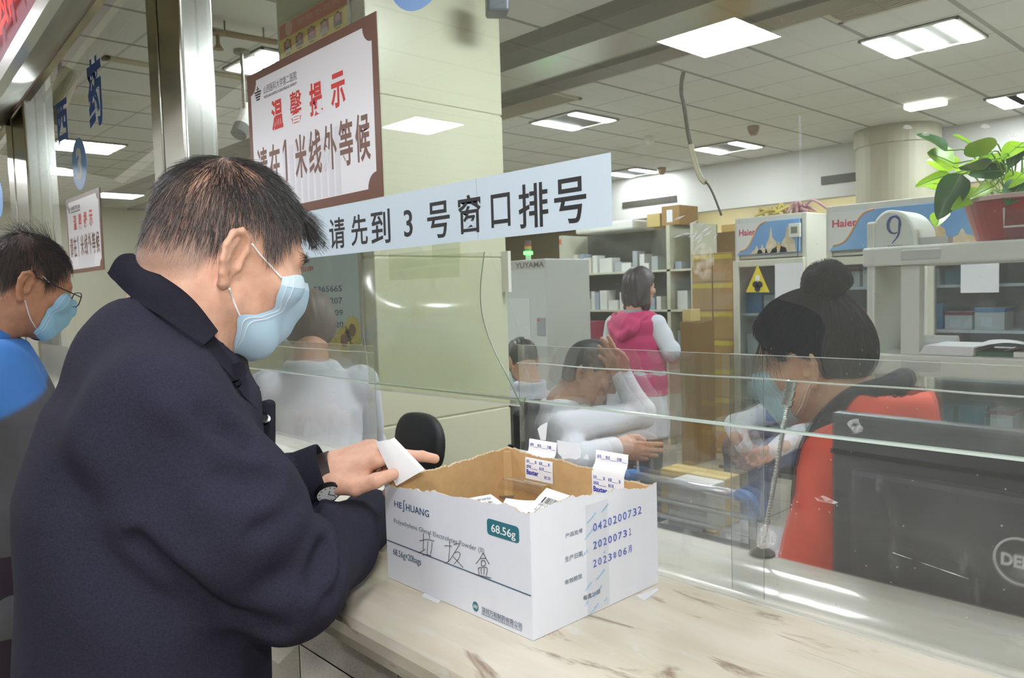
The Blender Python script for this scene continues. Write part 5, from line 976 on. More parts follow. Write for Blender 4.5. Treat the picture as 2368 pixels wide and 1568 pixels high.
t0 = ony(1655, 590, 6.9); carton((ony(1668, 540, 7.4)[0], 7.4, ony(1640, 540, 7.4)[2] + 0.001), (ony(1698, 540, 7.4)[0], 7.7, ony(1640, 523, 7.4)[2]), 'pale lit carton at the top by the refrigerator header', mat('carton_lit', (228, 190, 116), 0.7), False)
b0 = np.array([ony(1497, 590, SY + 0.05)[0], SY + 0.05, szt + 0.001]); carton(b0, b0 + [0.16, 0.3, 0.13], 'small pale carton on the shelving above the woman in pink', M_ctn2, False)
b0 = np.array([ony(1538, 590, SY + 0.1)[0], SY + 0.05, szt + 0.001]); carton(b0, b0 + [0.21, 0.32, 0.19], 'brown carton with a white label on the shelving top', mat('carton_mid', (166, 130, 76), 0.7), False, None, True)
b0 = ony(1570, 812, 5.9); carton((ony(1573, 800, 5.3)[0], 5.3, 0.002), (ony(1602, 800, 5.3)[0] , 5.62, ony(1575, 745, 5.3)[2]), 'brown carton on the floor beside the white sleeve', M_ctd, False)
b0 = np.array([ony(1578, 745, 5.35)[0], 5.35, ony(1575, 745, 5.3)[2] + 0.001]); carton(b0, b0 + [0.08, 0.14, 0.10], 'little pale carton on top of the floor carton', M_ctn2, False)
# ------------------------------------------------------------------ carton, cart and bench between the counter and the stacks
carton((ony(1527, 1080, 2.34)[0], 2.34, 0.611), (ony(1676, 1095, 2.34)[0], 2.44, ony(1527, 1082, 2.34)[2]), 'brown carton resting on the silver cart', M_ctn2, False)
CYY = 2.05; ct = thing('trolley', 'silver tubular cart with blue plastic corners behind the counter', 'cart', (ony(1620, 1150, CYY)[0], CYY, 0)); M_tb = mat('cart_silver', (206, 210, 214), 0.3, 0.8); M_cb = mat('cart_blue', (62, 128, 204), 0.4)
cl, cr = ony(1500, 1102, CYY), ony(1735, 1148, CYY); xl, xr = cl[0] - 0.10, ony(1740, 1150, CYY)[0]; zt_ = ony(1735, 1150, CYY)[2]
yB = CYY + 0.42
b = MB()
for yy in (CYY,): b.tube([(xl, yy, zt_), (xr - 0.03, yy, zt_)], 0.014, 10)
b.build('top_rail', M_tb, ct, smooth=True)
for xx, sx in ((xl, -1), (xr, 1)):
    for yy in (CYY,):
        MB().tube(spline([(xx - sx * 0.05, yy, zt_ + 0.001), (xx - sx * 0.012, yy, zt_ - 0.004), (xx + sx * 0.004, yy, zt_ - 0.03), (xx + sx * 0.004, yy, zt_ - 0.06)], 10), 0.019, 10).build('blue_corner', M_cb, ct, smooth=True)
    for yy, zu in ((CYY, zt_ - 0.05), (yB, 0.64)):
        MB().tube([(xx, yy, 0.07), (xx, yy, zu)], 0.013, 10).build('upright', M_steeld, ct); MB().lathe([(0.04, -0.012), (0.04, 0.012)], (xx, yy, 0.045), 16, ax=(1, 0, 0)).build('castor', M_black, ct)
for yy, nm in ((1200, 'middle_rail'), (1240, 'middle_rail')):
    zq = ony(1740, yy, CYY)[2]; b = MB()
    b.tube([(xl, CYY, zq), (xr, CYY, zq)], 0.009, 8)
    b.build(nm, M_tb, ct)
zq = ony(1740, 1262, CYY)[2]; box('side_panel', (xl, CYY + 0.005, 0.2), (xr, CYY + 0.012, zq), mat('cart_panel', (150, 152, 156), 0.4), ct); box('shelf_plate', (xl, CYY, 0.595), (xr, yB, 0.61), mat('cart_panel', (150, 152, 156)), ct); box('shelf_plate', (xl, CYY, 0.16), (xr, yB, 0.175), mat('cart_panel', (150, 152, 156)), ct)
tag(box('document_tray', (ony(1560, 1140, CYY + 0.06)[0], CYY + 0.02, 0.612), (ony(1650, 1140, CYY + 0.06)[0], CYY + 0.13, ony(1600, 1112, CYY + 0.06)[2]), mat('tray_white', (214, 216, 212)), bevel=0.004), 'white document tray inside the silver cart', 'tray')
for k in range(5): xx = ony(1590 + 26 * k, 1205, CYY + 0.03)[0]; tag(box('medicine_packet', (xx - 0.022, CYY + 0.02, 0.612), (xx + 0.022, CYY + 0.05, 0.66 + 0.012 * (k % 3)), (M_pw, M_pg, M_ctn2)[k % 3]), 'small %s packet, %s along the rail of the silver cart' % (('white', 'grey', 'tan')[k % 3], ORD[k]), 'packet', 'packets along the cart rail')
# perforated steel bench
BY = 3.80; bl = ony(1650, 1060, BY); bn = thing('waiting_bench', 'dark perforated steel bench under the seated man in denim', 'bench', (ony(1760, 1080, BY)[0], BY + 0.2, 0)); M_bn = mat('bench_steel', (92, 88, 80), 0.4, 0.5)
bx0, bx1 = ony(1662, 1060, BY)[0], ony(1905, 1060, BY)[0]; bz = 0.44
b = MB()
for k in range(9): yy = BY + 0.05 * k; b.box((bx0, yy, bz - 0.018), (bx1, yy + 0.035, bz))
b.build('seat_slat', M_bn, bn); b = MB()
for k in range(6): zq = bz + 0.05 + 0.055 * k; b.box((bx0, BY + 0.44, zq), (bx1, BY + 0.46, zq + 0.035))
b.build('back_slat', M_bn, bn)
for xx in (bx0 + 0.05, bx1 - 0.05): MB().tube([(xx, BY + 0.02, 0.012), (xx, BY + 0.02, bz - 0.02)], 0.02, 8).build('leg', M_black, bn); MB().tube([(xx, BY + 0.44, 0.012), (xx, BY + 0.44, bz + 0.36)], 0.02, 8).build('leg', M_black, bn)
# dark cable taped to the inside of the pane, running from the ceiling side down to the cartons
cb = [ony(x, y, GY + 0.0075) for x, y in ((1581, 166), (1577, 185), (1576, 215), (1582, 245), (1592, 310), (1600, 345), (1608, 378), (1622, 414), (1636, 425), (1648, 446), (1660, 476), (1668, 498))]
cbt = thing('cable', 'thin dark cable taped down the inside of the glass right of the paper strip', 'cable', tuple(cb[-1])); cs = spline(cb, 60)
MB().tube(cs[:26], 0.0032, 8).build('cable_end', mat('cable_dark', (74, 66, 54), 0.5), cbt, smooth=True); MB().tube(cs[25:42], 0.0042, 8).build('taped_length', mat('cable_taped', (176, 168, 142), 0.4, alpha=0.75), cbt, smooth=True); MB().tube(cs[41:], 0.0016, 8).build('loose_end', mat('cable_dark', (74, 66, 54)), cbt, smooth=True)
# smears and dried marks on the pane
def film(name, col, amt, sc):
    m, nt, N, L = nodes(name); out = N('ShaderNodeOutputMaterial'); tr = N('ShaderNodeBsdfTransparent'); df = N('ShaderNodeBsdfDiffuse'); df.inputs[0].default_value = lin(col); tc = N('ShaderNodeTexCoord'); nz = N('ShaderNodeTexNoise'); nz.inputs['Scale'].default_value = sc; nz.inputs['Detail'].default_value = 6
    L(tc.outputs['Object'], nz.inputs['Vector']); rp = N('ShaderNodeMapRange'); rp.inputs['From Min'].default_value = 0.38; rp.inputs['From Max'].default_value = 0.72; rp.inputs['To Max'].default_value = amt; L(nz.outputs[0], rp.inputs[0]); mx = N('ShaderNodeMixShader'); L(rp.outputs[0], mx.inputs[0]); L(tr.outputs[0], mx.inputs[1]); L(df.outputs[0], mx.inputs[2]); L(mx.outputs[0], out.inputs[0]); return m
def smear(label, pts, amt, sc, col=(206, 202, 192)):
    P = [ony(x, y, GY - 0.0046) for x, y in pts]; tag(MB().prism(P, (0, -0.0002, 0)).build('smear', film('smear_film_%d' % int(pts[0][0]), col, amt, sc)), label, 'smear')
smear('oval greasy smear on the pane before the carton stacks', [(1600 + 27 * 1, 562)] + [(1626 + 26 * math.cos(a), 606 + 44 * math.sin(a)) for a in np.linspace(-1.4, 4.6, 22)], 0.42, 90)
rs_ = np.random.default_rng(2)
for k in range(14):
    cx, cy_ = 1612 + rs_.normal(0, 24), 528 + rs_.normal(0, 16); an = -0.7 + rs_.normal(0, 0.35); l_ = 8 + 10 * rs_.random(); d = np.array([math.cos(an), math.sin(an)]) * l_; e = np.array([-d[1], d[0]]) * 0.16
    P = [ony(cx + q[0], cy_ + q[1], GY - 0.0046) for q in (-d, e, d, -e)]; tag(MB().prism(P, (0, -0.0002, 0)).build('scratch_mark', mat('scratch_white', (198, 200, 204), 0.5, alpha=0.5)), 'short pale scratch above the oval smear on the pane', 'scratch', 'pale scratches above the oval smear')
smear('pale vertical drip line on the pane above the second refrigerator', [(1845, 215), (1850, 215), (1858, 455), (1850, 455)], 0.30, 12, (190, 188, 200))
for k, (x, y, r) in enumerate(((2278, 292, 12), (2098, 294, 11), (2140, 310, 9), (2340, 312, 12))):
    smear('small white dried mark on the pane near the plant', [(x + r * (1 + 0.3 * math.sin(3 * a)) * math.cos(a), y + r * 0.45 * math.sin(a)) for a in np.linspace(0, 6.0, 12)], 0.75, 60, (222, 222, 222))
    bpy.data.objects[COL.objects[-1].name]['group'] = 'white dried marks on the pane near the plant'
smear('feathery white glue patch on the plastic at the foot of the microphone', [(1748 + 4, 1226), (1770, 1212), (1786, 1226), (1798, 1238), (1790, 1262), (1766, 1272), (1748, 1262)], 0.40, 220, (232, 228, 226))
smear('ring-shaped dried mark on the plastic over the top of the monitor', [(1978 + 16 * math.cos(a) + 5 * math.sin(3 * a), 986 + 18 * math.sin(a)) for a in np.linspace(0, 6.0, 18)], 0.5, 120, (214, 214, 214))
smear('long diagonal scratch on the plastic over the monitor', [(2065, 1277), (2240, 1338), (2240, 1340), (2064, 1279)], 0.7, 60, (214, 214, 214))
smear('pale wiped streak on the plastic over the orange-red jacket', [(1884, 1150), (1905, 1146), (1938, 1162), (1930, 1166), (1890, 1158)], 0.6, 90, (236, 226, 224))
# ================================================================== BODY MODELLING: smooth distance fields turned into one continuous surface
def smin(a, b, k): 
    h = np.clip(0.5 + 0.5 * (b - a) / k, 0, 1); return b * (1 - h) + a * h - k * h * (1 - h)
def smax(a, b, k): return -smin(-a, -b, k)
def cap(P, a, b, ra, rb=None):
    rb = ra if rb is None else rb; a = np.asarray(a, np.float32); b = np.asarray(b, np.float32); ba = b - a
    pa = P - a; h = np.clip((pa @ ba) / max(float(ba @ ba), 1e-9), 0, 1)
    return np.linalg.norm(pa - h[:, None] * ba, axis=1) - (ra + (rb - ra) * h)
def chain(P, pts, rs, k=0.01):
    d = None
    for i in range(len(pts) - 1):
        q = cap(P, pts[i], pts[i + 1], rs[i], rs[i + 1]); d = q if d is None else smin(d, q, k)
    return d
def ell(P, c, r, M=None):
    p = P - np.asarray(c, np.float32)
    if M is not None: p = p @ np.asarray(M, np.float32).T
    r = np.asarray(r, np.float32); k0 = np.linalg.norm(p / r, axis=1); k1 = np.linalg.norm(p / (r * r), axis=1)
    return k0 * (k0 - 1) / np.maximum(k1, 1e-6)
def fcap(P, a, b, ra, rb, axis, flat):
    """A capsule squeezed along AXIS by FLAT."""
    ax = nrm(axis).astype(np.float32); a = np.asarray(a, np.float32); b = np.asarray(b, np.float32); s = 1 / flat - 1
    T = lambda q: q + np.outer((q - a) @ ax, ax) * s
    return cap(T(P), a, T(b[None])[0], ra, rb) * (0.5 + 0.5 * flat)
def nets(f, lo, hi, h):
    """Surface nets over a grid of step H."""
    lo = np.asarray(lo, float); n = np.ceil((np.asarray(hi) - lo) / h).astype(int) + 1
    ax = [lo[i] + h * np.arange(n[i]) for i in range(3)]; V = np.empty(n, np.float32); st = max(1, int(400000 / (n[1] * n[2])))
    for i in range(0, n[0], st):
        g = np.stack(np.meshgrid(ax[0][i:i + st], ax[1], ax[2], indexing='ij'), -1).reshape(-1, 3).astype(np.float32)
        V[i:i + st] = f(g).reshape(-1, n[1], n[2])
    s = V < 0; c8 = [(i, j, k) for i in (0, 1) for j in (0, 1) for k in (0, 1)]
    cnt = sum(s[i:n[0] - 1 + i, j:n[1] - 1 + j, k:n[2] - 1 + k].astype(np.int8) for i, j, k in c8)
    act = np.argwhere((cnt > 0) & (cnt < 8)); idx = -np.ones(n - 1, np.int64); idx[tuple(act.T)] = np.arange(len(act))
    acc = np.zeros((len(act), 3)); num = np.zeros(len(act)); vals = {c: V[act[:, 0] + c[0], act[:, 1] + c[1], act[:, 2] + c[2]] for c in c8}
    for a in c8:
        for d in range(3):
            if a[d]: continue
            b = list(a); b[d] = 1; b = tuple(b); va, vb = vals[a], vals[b]; m = (va < 0) != (vb < 0)
            t = np.where(m, va / np.where(m, va - vb, 1), 0); p = np.zeros((len(act), 3)) + a; p[:, d] += t
            acc[m] += p[m]; num[m] += 1
    verts = lo + (act + acc / num[:, None]) * h; quads = []
    for d in range(3):
        e = [slice(None)] * 3; g = [slice(None)] * 3; e[d] = slice(0, -1); g[d] = slice(1, None); A, B = s[tuple(e)], s[tuple(g)]
        ch = np.argwhere(A != B); o1, o2 = [(1, 2), (2, 0), (0, 1)][d]
        ch = ch[(ch[:, o1] > 0) & (ch[:, o2] > 0) & (ch[:, o1] < n[o1] - 1) & (ch[:, o2] < n[o2] - 1)]
        fl = A[tuple(ch.T)]; q = []
        for u, w in ((0, 0), (1, 0), (1, 1), (0, 1)):
            c = ch.copy(); c[:, o1] -= 1 - u; c[:, o2] -= 1 - w; q.append(idx[tuple(c.T)])
        q = np.stack(q, 1); q[~fl] = q[~fl][:, ::-1]; quads.append(q)
    return verts, np.concatenate(quads).astype(np.int32)
def trace(f, pts, t0=0.5, t1=3.0):
    """Where the sight lines through picture points meet a body."""
    D = np.array([nrm(ray(*p)) for p in pts]); t = np.full(len(D), t0)
    for _ in range(90): t = np.minimum(t + 0.75 * f((CAMP + D * t[:, None]).astype(np.float32)), t1)
    return CAMP + D * t[:, None]
def grad(f, P, e=0.0015):
    P = P.astype(np.float32); g = np.stack([f(P + np.float32(e) * np.eye(3, dtype=np.float32)[i]) - f(P - np.float32(e) * np.eye(3, dtype=np.float32)[i]) for i in range(3)], 1)
    return g / (np.linalg.norm(g, axis=1, keepdims=True) + 1e-9)
def joinm(parts):
    V, Q, o = [], [], 0
    for v, q in parts: V.append(v); Q.append(q + o); o += len(v)
    return np.concatenate(V), np.concatenate(Q)
def frame(pitch, yaw, roll=0.0):
    p, y, r_ = map(math.radians, (pitch, yaw, roll)); f = np.array([0, math.cos(p), -math.sin(p)]); u = np.array([0, math.sin(p), math.cos(p)]); r = np.array([1.0, 0, 0])
    r, u = r * math.cos(r_) + u * math.sin(r_), u * math.cos(r_) - r * math.sin(r_); c, s = math.cos(y), math.sin(y); Rz = np.array([[c, -s, 0], [s, c, 0], [0, 0, 1]])
    return np.array([Rz @ r, Rz @ f, Rz @ u])          # rows: right, forward, up
A32 = lambda *q: np.array(q, np.float32)
def ear_f(P, side, tilt=0.0):
    c, s = math.cos(tilt), math.sin(tilt); x = side * P[:, 0] - 0.0715; y0 = P[:, 1] + 0.026; z0 = P[:, 2] + 0.015
    a = y0 * c - z0 * s; b = y0 * s + z0 * c; x = x - (0.012 - a) * 0.50; Q = np.stack([x, a, b], 1).astype(np.float32)
    hel = [(0, 0.013, -0.001), (0.001, 0.0165, 0.016), (0.002, 0.011, 0.029), (0.003, -0.003, 0.0335), (0.003, -0.0155, 0.026), (0.003, -0.0195, 0.010), (0.003, -0.0170, -0.008), (0.002, -0.010, -0.022), (0, -0.002, -0.031)]
    d = chain(Q, hel, [0.0032, 0.0040, 0.0043, 0.0044, 0.0045, 0.0044, 0.0042, 0.0050, 0.0085], 0.004)
    d = smin(d, ell(Q, (-0.003, -0.003, 0.002), (0.0035, 0.0165, 0.030)), 0.004)
    d = smin(d, chain(Q, [(0.001, -0.003, 0.022), (0.002, -0.010, 0.010), (0.002, -0.010, -0.004), (0.001, -0.003, -0.016)], [0.003, 0.0042, 0.0042, 0.004], 0.004), 0.004)
    d = smin(d, ell(Q, (0.0, 0.0125, -0.007), (0.0045, 0.0050, 0.0065)), 0.004)
    return smax(d, -ell(Q, (0.0065, 0.002, -0.001), (0.009, 0.0085, 0.013)), 0.004)
def head_f(P, ears=(1, 1), tilt=0.0, jaw=1.0, nose=True):
    d = ell(P, (0, -0.009, 0.030), (0.0745, 0.094, 0.087)); d = smin(d, ell(P, (0, 0.034, -0.035), (0.060, 0.060, 0.082)), 0.03)
    d = smin(d, ell(P, (0, 0.048, -0.088), (0.040, 0.036, 0.030)), 0.025)
    X = np.abs(P[:, 0]); M = np.stack([X, P[:, 1], P[:, 2]], 1).astype(np.float32)
    d = smin(d, cap(M, (0.052 * jaw, -0.004, -0.062), (0.022, 0.066, -0.102), 0.017, 0.015), 0.022)
    d = smin(d, ell(M, (0.046, 0.060, -0.022), (0.024, 0.026, 0.020)), 0.02)
    d = smin(d, cap(M, (0.040, 0.073, 0.020), (0.006, 0.087, 0.016), 0.010, 0.010), 0.012)
    d = smax(d, -ell(M, (0.032, 0.099, -0.001), (0.017, 0.016, 0.011)), 0.012); d = smin(d, ell(M, (0.0315, 0.0755, -0.001), (0.0135, 0.0135, 0.0125)), 0.003)
    if nose:
        d = smin(d, cap(P, (0, 0.088, 0.010), (0, 0.111, -0.030), 0.0075, 0.0115), 0.010); d = smin(d, ell(M, (0.011, 0.100, -0.034), (0.009, 0.010, 0.007)), 0.006)
        d = smin(d, ell(P, (0, 0.088, -0.062), (0.023, 0.012, 0.006)), 0.006); d = smin(d, ell(P, (0, 0.086, -0.072), (0.020, 0.012, 0.006)), 0.006); d = smin(d, ell(P, (0, 0.078, -0.100), (0.017, 0.014, 0.013)), 0.012)
    d = smin(d, cap(P, (0, -0.045, -0.03), (0, -0.035, -0.11), 0.054, 0.054), 0.03)
    for s, on in zip((1, -1), ears):
        if on: d = smin(d, ear_f(P, s, tilt), 0.004)
    return d
FL = {'index': (0.045, 0.027, 0.022), 'middle': (0.050, 0.030, 0.023), 'ring': (0.046, 0.028, 0.022), 'little': (0.036, 0.021, 0.019)}
MCP = {'index': (0.088, 0.026, 0.004), 'middle': (0.092, 0.006, 0.008), 'ring': (0.086, -0.014, 0.005), 'little': (0.076, -0.031, -0.002)}
def hand_f(P, curls, thumb=((0.012, 0.024, -0.010), (0.050, 0.046, -0.024), (0.085, 0.046, -0.030), (0.111, 0.037, -0.030)), spread=None, s=1.0):
    """Hand in its own frame: x to the fingers, y to the thumb side, z out of the back."""
    P = P / np.float32(s); d = fcap(P, (-0.075, 0, 0.0), (0.012, 0, 0), 0.030, 0.028, (0, 0, 1), 0.72)
    for f, m in MCP.items(): d = smin(d, fcap(P, (0.012, m[1] * 0.6, -0.003), m, 0.0165, 0.0118, (0, 0, 1), 0.95), 0.014)
    d = smin(d, fcap(P, (0.02, 0.022, -0.012), (0.060, 0.030, -0.014), 0.018, 0.013, (0, 0, 1), 0.9), 0.014); d = smin(d, fcap(P, (0.015, -0.022, -0.010), (0.055, -0.028, -0.010), 0.016, 0.012, (0, 0, 1), 0.9), 0.012)
    for f, m in MCP.items():
        r0 = {'index': 0.0098, 'middle': 0.0102, 'ring': 0.0096, 'little': 0.0085}[f]; p = np.array(m, float); ang = 0.0; q = None; sp = (spread or {}).get(f, {'index': 0.06, 'middle': 0.01, 'ring': -0.05, 'little': -0.12}[f])
        for i, (L, c) in enumerate(zip(FL[f], curls[f])):
            ang += math.radians(c); n = p + L * np.array([math.cos(ang) * math.cos(sp), math.cos(ang) * math.sin(sp), -math.sin(ang)]); r1 = r0 * (0.93, 0.86, 0.76)[i]
            e = cap(P, p, n, r0 * (1, 0.95, 0.88)[i], r1); q = e if q is None else smin(q, e, 0.003); p = n
        d = smin(d, q, 0.006)
    d = smin(d, chain(P, thumb, (0.0165, 0.0128, 0.0112, 0.0088), 0.004), 0.010)
    return d * s
def place(f, o, M):
    """A local field placed in the world: O origin, M rows = local axes."""
    o = np.asarray(o, np.float32); Mt = np.asarray(M, np.float32).T
    return lambda P: f((P - o) @ Mt)
def mesh_local(f, lo, hi, h, o, M):
    v, q = nets(f, lo, hi, h); return np.asarray(o) + v @ np.asarray(M), q
REL = {'open': (8, 10, 6), 'half': (35, 40, 25), 'curl': (65, 75, 40)}
def relaxed(k='half'): return {f: tuple(a + 4 * i for a in REL[k]) for i, f in enumerate(MCP)}
# ---------------------------------------------------------- hair made of single strands
def strands(name, parent, f_loc, o, M, roots, flow, length, lift, m, radius=0.00028, nseg=6, jit=0.25, seed=1, h0=0.0006, wave=0.0):
    r = np.random.default_rng(seed); P = roots.copy(); n = len(P); L = length * (0.75 + 0.5 * r.random(n)); path = [P.copy()]
    J = r.normal(0, jit, (n, 3)); li = lift * (0.5 + 1.0 * r.random(n))
    for k in range(1, nseg):
        g = grad(f_loc, P); t = flow(P, k / (nseg - 1)) + J * (0.35 + 0.65 * k / nseg); t -= g * (t * g).sum(1, keepdims=True); t /= np.linalg.norm(t, axis=1, keepdims=True) + 1e-9
        P = P + t * (L / (nseg - 1))[:, None]; want = h0 + li * (k / (nseg - 1)) ** 1.2; d = f_loc(P.astype(np.float32)); P = P + grad(f_loc, P) * (want - d)[:, None]; path.append(P.copy())
    Q = np.stack(path, 1)
    W_ = np.asarray(o) + Q.reshape(-1, 3) @ np.asarray(M); W_ = W_.reshape(n, nseg, 3); T = np.gradient(W_, axis=1); T /= np.linalg.norm(T, axis=2, keepdims=True) + 1e-9
    a = np.cross(T, r.normal(size=(n, 1, 3))); a /= np.linalg.norm(a, axis=2, keepdims=True) + 1e-9; b = np.cross(T, a); rad = radius * np.linspace(1, 0.35, nseg)[None, :, None] * (0.7 + 0.6 * r.random((n, 1, 1)))
    ring = np.stack([W_ + rad * (a * math.cos(w) + b * math.sin(w)) for w in (0, 2.094, 4.189)], 2)                       # n, seg, 3, xyz
    base = (np.arange(n)[:, None, None] * nseg + np.arange(nseg - 1)[None, :, None]) * 3 + np.arange(3)[None, None, :]; nx = (np.arange(3) + 1) % 3
    b2 = (np.arange(n)[:, None, None] * nseg + np.arange(nseg - 1)[None, :, None]) * 3 + nx[None, None, :]
    F_ = np.stack([base, b2, b2 + 3, base + 3], -1).reshape(-1, 4)
    return mesh_obj(name, ring.reshape(-1, 3), F_, m, parent, smooth=True)
def scalp_roots(f_loc, n, keep, seed=3):
    r = np.random.default_rng(seed); out = []; tot = 0
    while tot < n:
        d = r.normal(size=(n * 2, 3)); d /= np.linalg.norm(d, axis=1, keepdims=True); P = d * 0.135 + np.array([0, -0.01, 0.02])
        for _ in range(14): P = P - d * f_loc(P.astype(np.float32))[:, None]
        P = P[keep(P, r)]; out.append(P); tot += len(P)
    return np.concatenate(out)[:n]
SKIN = dict(sss=0.12, bump=0.25, bscale=420)
M_skin = mat('skin', (214, 166, 140), 0.5, attr=True, col2=(232, 214, 204), nscale=70, contrast=0.7, **SKIN)
M_hair = mat('hair_black', (50, 46, 47), 0.38, spec=0.6); M_hairg = mat('hair_dark_grey', (118, 112, 112), 0.4, spec=0.6)
M_mask = mat('mask_blue', (188, 219, 243), 0.65, bump=0.25, bscale=900); M_maskw = mat('mask_white', (234, 238, 242), 0.6); M_loop = mat('ear_loop_white', (240, 240, 242), 0.6)
M_white_eye = mat('eye_white', (226, 220, 214), 0.25); M_iris = mat('eye_dark', (44, 32, 26), 0.2)
def toned(V, o, M, skin, hairmask=None, dark=(58, 50, 50)):
    L_ = (V - np.asarray(o)) @ np.asarray(M).T; c = np.tile(np.array(lin(skin)), (len(V), 1))
    if hairmask is not None: k = np.clip(hairmask(L_), 0, 1)[:, None]; c = c * (1 - k) + np.array(lin(dark)) * k
    lip = np.exp(-(((L_[:, 0]) / 0.022) ** 2 + ((L_[:, 1] - 0.098) / 0.012) ** 2 + ((L_[:, 2] + 0.067) / 0.009) ** 2))[:, None]; c = c * (1 - 0.6 * lip) + np.array(lin((176, 98, 92))) * 0.6 * lip
    return c
def face_mask(parent, f_loc, o, M, near, center, side=1, push=0.0035, pleat=0.0012, m=None, loops=True, name='face_mask', seed=0):
    """NEAR: the mask's edge on the seen cheek (local points, top to bottom); mirrored to the other cheek; CENTER: its middle line."""
    near = spline(near, 30); cen = spline(center, 30); s = np.linspace(-1, 1, 41); rows = []
    for i, (n_, c_) in enumerate(zip(near, cen)):
        w = np.abs(s) ** 1.9; x = n_[0] * side * 1.0 * s * side if False else np.abs(n_[0]) * s; y = c_[1] + (n_[1] - c_[1]) * w; z = c_[2] + (n_[2] - c_[2]) * w
        v = i / 29; y = y + pleat * np.sin(v * 26) * (1 - np.abs(s) * 0.3); rows.append(np.stack([x, y, z], 1))
    P = np.array(rows); sh = P.shape; Q = P.reshape(-1, 3); r = np.random.default_rng(seed)
    for _ in range(3):
        d = f_loc(Q.astype(np.float32)); k = np.maximum(0, push - d)[:, None]; Q = Q + grad(f_loc, Q) * k
    P = Q.reshape(sh); W_ = np.asarray(o) + P.reshape(-1, 3) @ np.asarray(M); W_ = W_.reshape(sh); g = (grad(f_loc, Q) @ np.asarray(M)).reshape(sh)
    b = MB(); b.grid(W_[:, ::-1]); b.grid((W_ - g * 0.0009)); mk = b.build(name, m or M_mask, parent, smooth=True)
    bd = MB(); bd.grid((W_ + g * 0.0004)[:3, ::-1])
    bd.build('nose_band', mat('mask_band', (206, 226, 240), 0.6) if m is None else m, mk, smooth=True)
    for e in (-1, 0):
        for off in (1, 2):
            k = -1 - off if e == -1 else off; MB().tube((W_ + g * 0.0006)[::1, k], 0.00045, 5).build('side_stitching', M_loop, mk, smooth=True)
    return mk, P
def ear_loop(parent, o, M, pts, r=0.0013):
    return MB().tube(np.asarray(o) + spline(pts, 16) @ np.asarray(M), r, 6).build('ear_loop', M_loop, parent, smooth=True)
# ================================================================== THE ELDERLY MAN AT THE COUNTER
HO, HM = np.array([-0.981, 0.422, 1.512]), frame(19, 3, -5)
mh = lambda P: head_f(P, (1, 1), 0.02)
mhw = place(mh, HO, HM)
loc_ = lambda W_: (np.asarray(W_) - HO) @ HM.T
HLY = [-0.14, -0.085, -0.055, -0.043, -0.036, -0.020, 0.0, 0.014, 0.030, 0.044, 0.058, 0.068, 0.080, 0.10]; HLZ = [-0.080, -0.066, -0.050, -0.020, 0.012, 0.028, 0.028, 0.000, 0.004, 0.030, 0.054, 0.076, 0.100, 0.3]
def hairline(P, y=HLY, z=HLZ): return P[:, 2] - np.interp(P[:, 1], y, z)
neck0, neck1 = HO + np.array([0, -0.036, -0.05]) @ HM, np.array([-1.0, 0.345, 1.372])
TP = math.radians(24); TR, TF = np.array([math.cos(TP), -math.sin(TP), 0]), np.array([math.sin(TP), math.cos(TP), 0]); TC = np.array([-1.0, 0.325, 0])
SHR, ELR, WRR = TC + TR * 0.140 + TF * 0.020 + [0, 0, 1.326], at(664, 1346, 0.905), np.array([-1.095, 0.690, 1.082])
SHL, ELL, WRL = TC - TR * 0.165 + [0, 0, 1.330], np.array([-1.225, 0.455, 1.115]), at(742, 1092, 1.165)
nk = lambda P: smin(mhw(P), smin(cap(P, neck0, neck1, 0.0555, 0.056), cap(P, neck1 + [0.08, -0.02, -0.05], neck1 - [0.08, -0.02, 0.05], 0.04, 0.04), 0.05), 0.03)
parts = []
def body_head(P): return smin(nk(P), chain(P, [neck1, (-1.0, 0.33, 1.22)], [0.05, 0.08], 0.05), 0.04)
parts.append(nets(body_head, (-1.16, 0.24, 1.30), (-0.82, 0.60, 1.665), 0.0030))
# left hand holding the slip, thumb towards us
HD = nrm(IR * 1.0 + IU * 0.33 - IB * 0.10); HT = nrm(IB * 0.80 - IU * 0.42); HT = nrm(HT - HD * (HT @ HD)); HN = np.cross(HD, HT)
if HN @ IU < 0: HN = -HN
HMX = np.array([HD, HT, HN])
cur = {'index': (13, 15, 9), 'middle': (58, 62, 30), 'ring': (72, 78, 40), 'little': (74, 80, 42)}
lh = lambda P: hand_f(P, cur, ((0.012, 0.024, -0.010), (0.048, 0.050, -0.014), (0.082, 0.057, -0.010), (0.108, 0.052, -0.012)), {'index': -0.08}, 0.97)
parts.append(mesh_local(lh, (-0.11, -0.075, -0.13), (0.225, 0.085, 0.05), 0.0017, WRL, HMX))
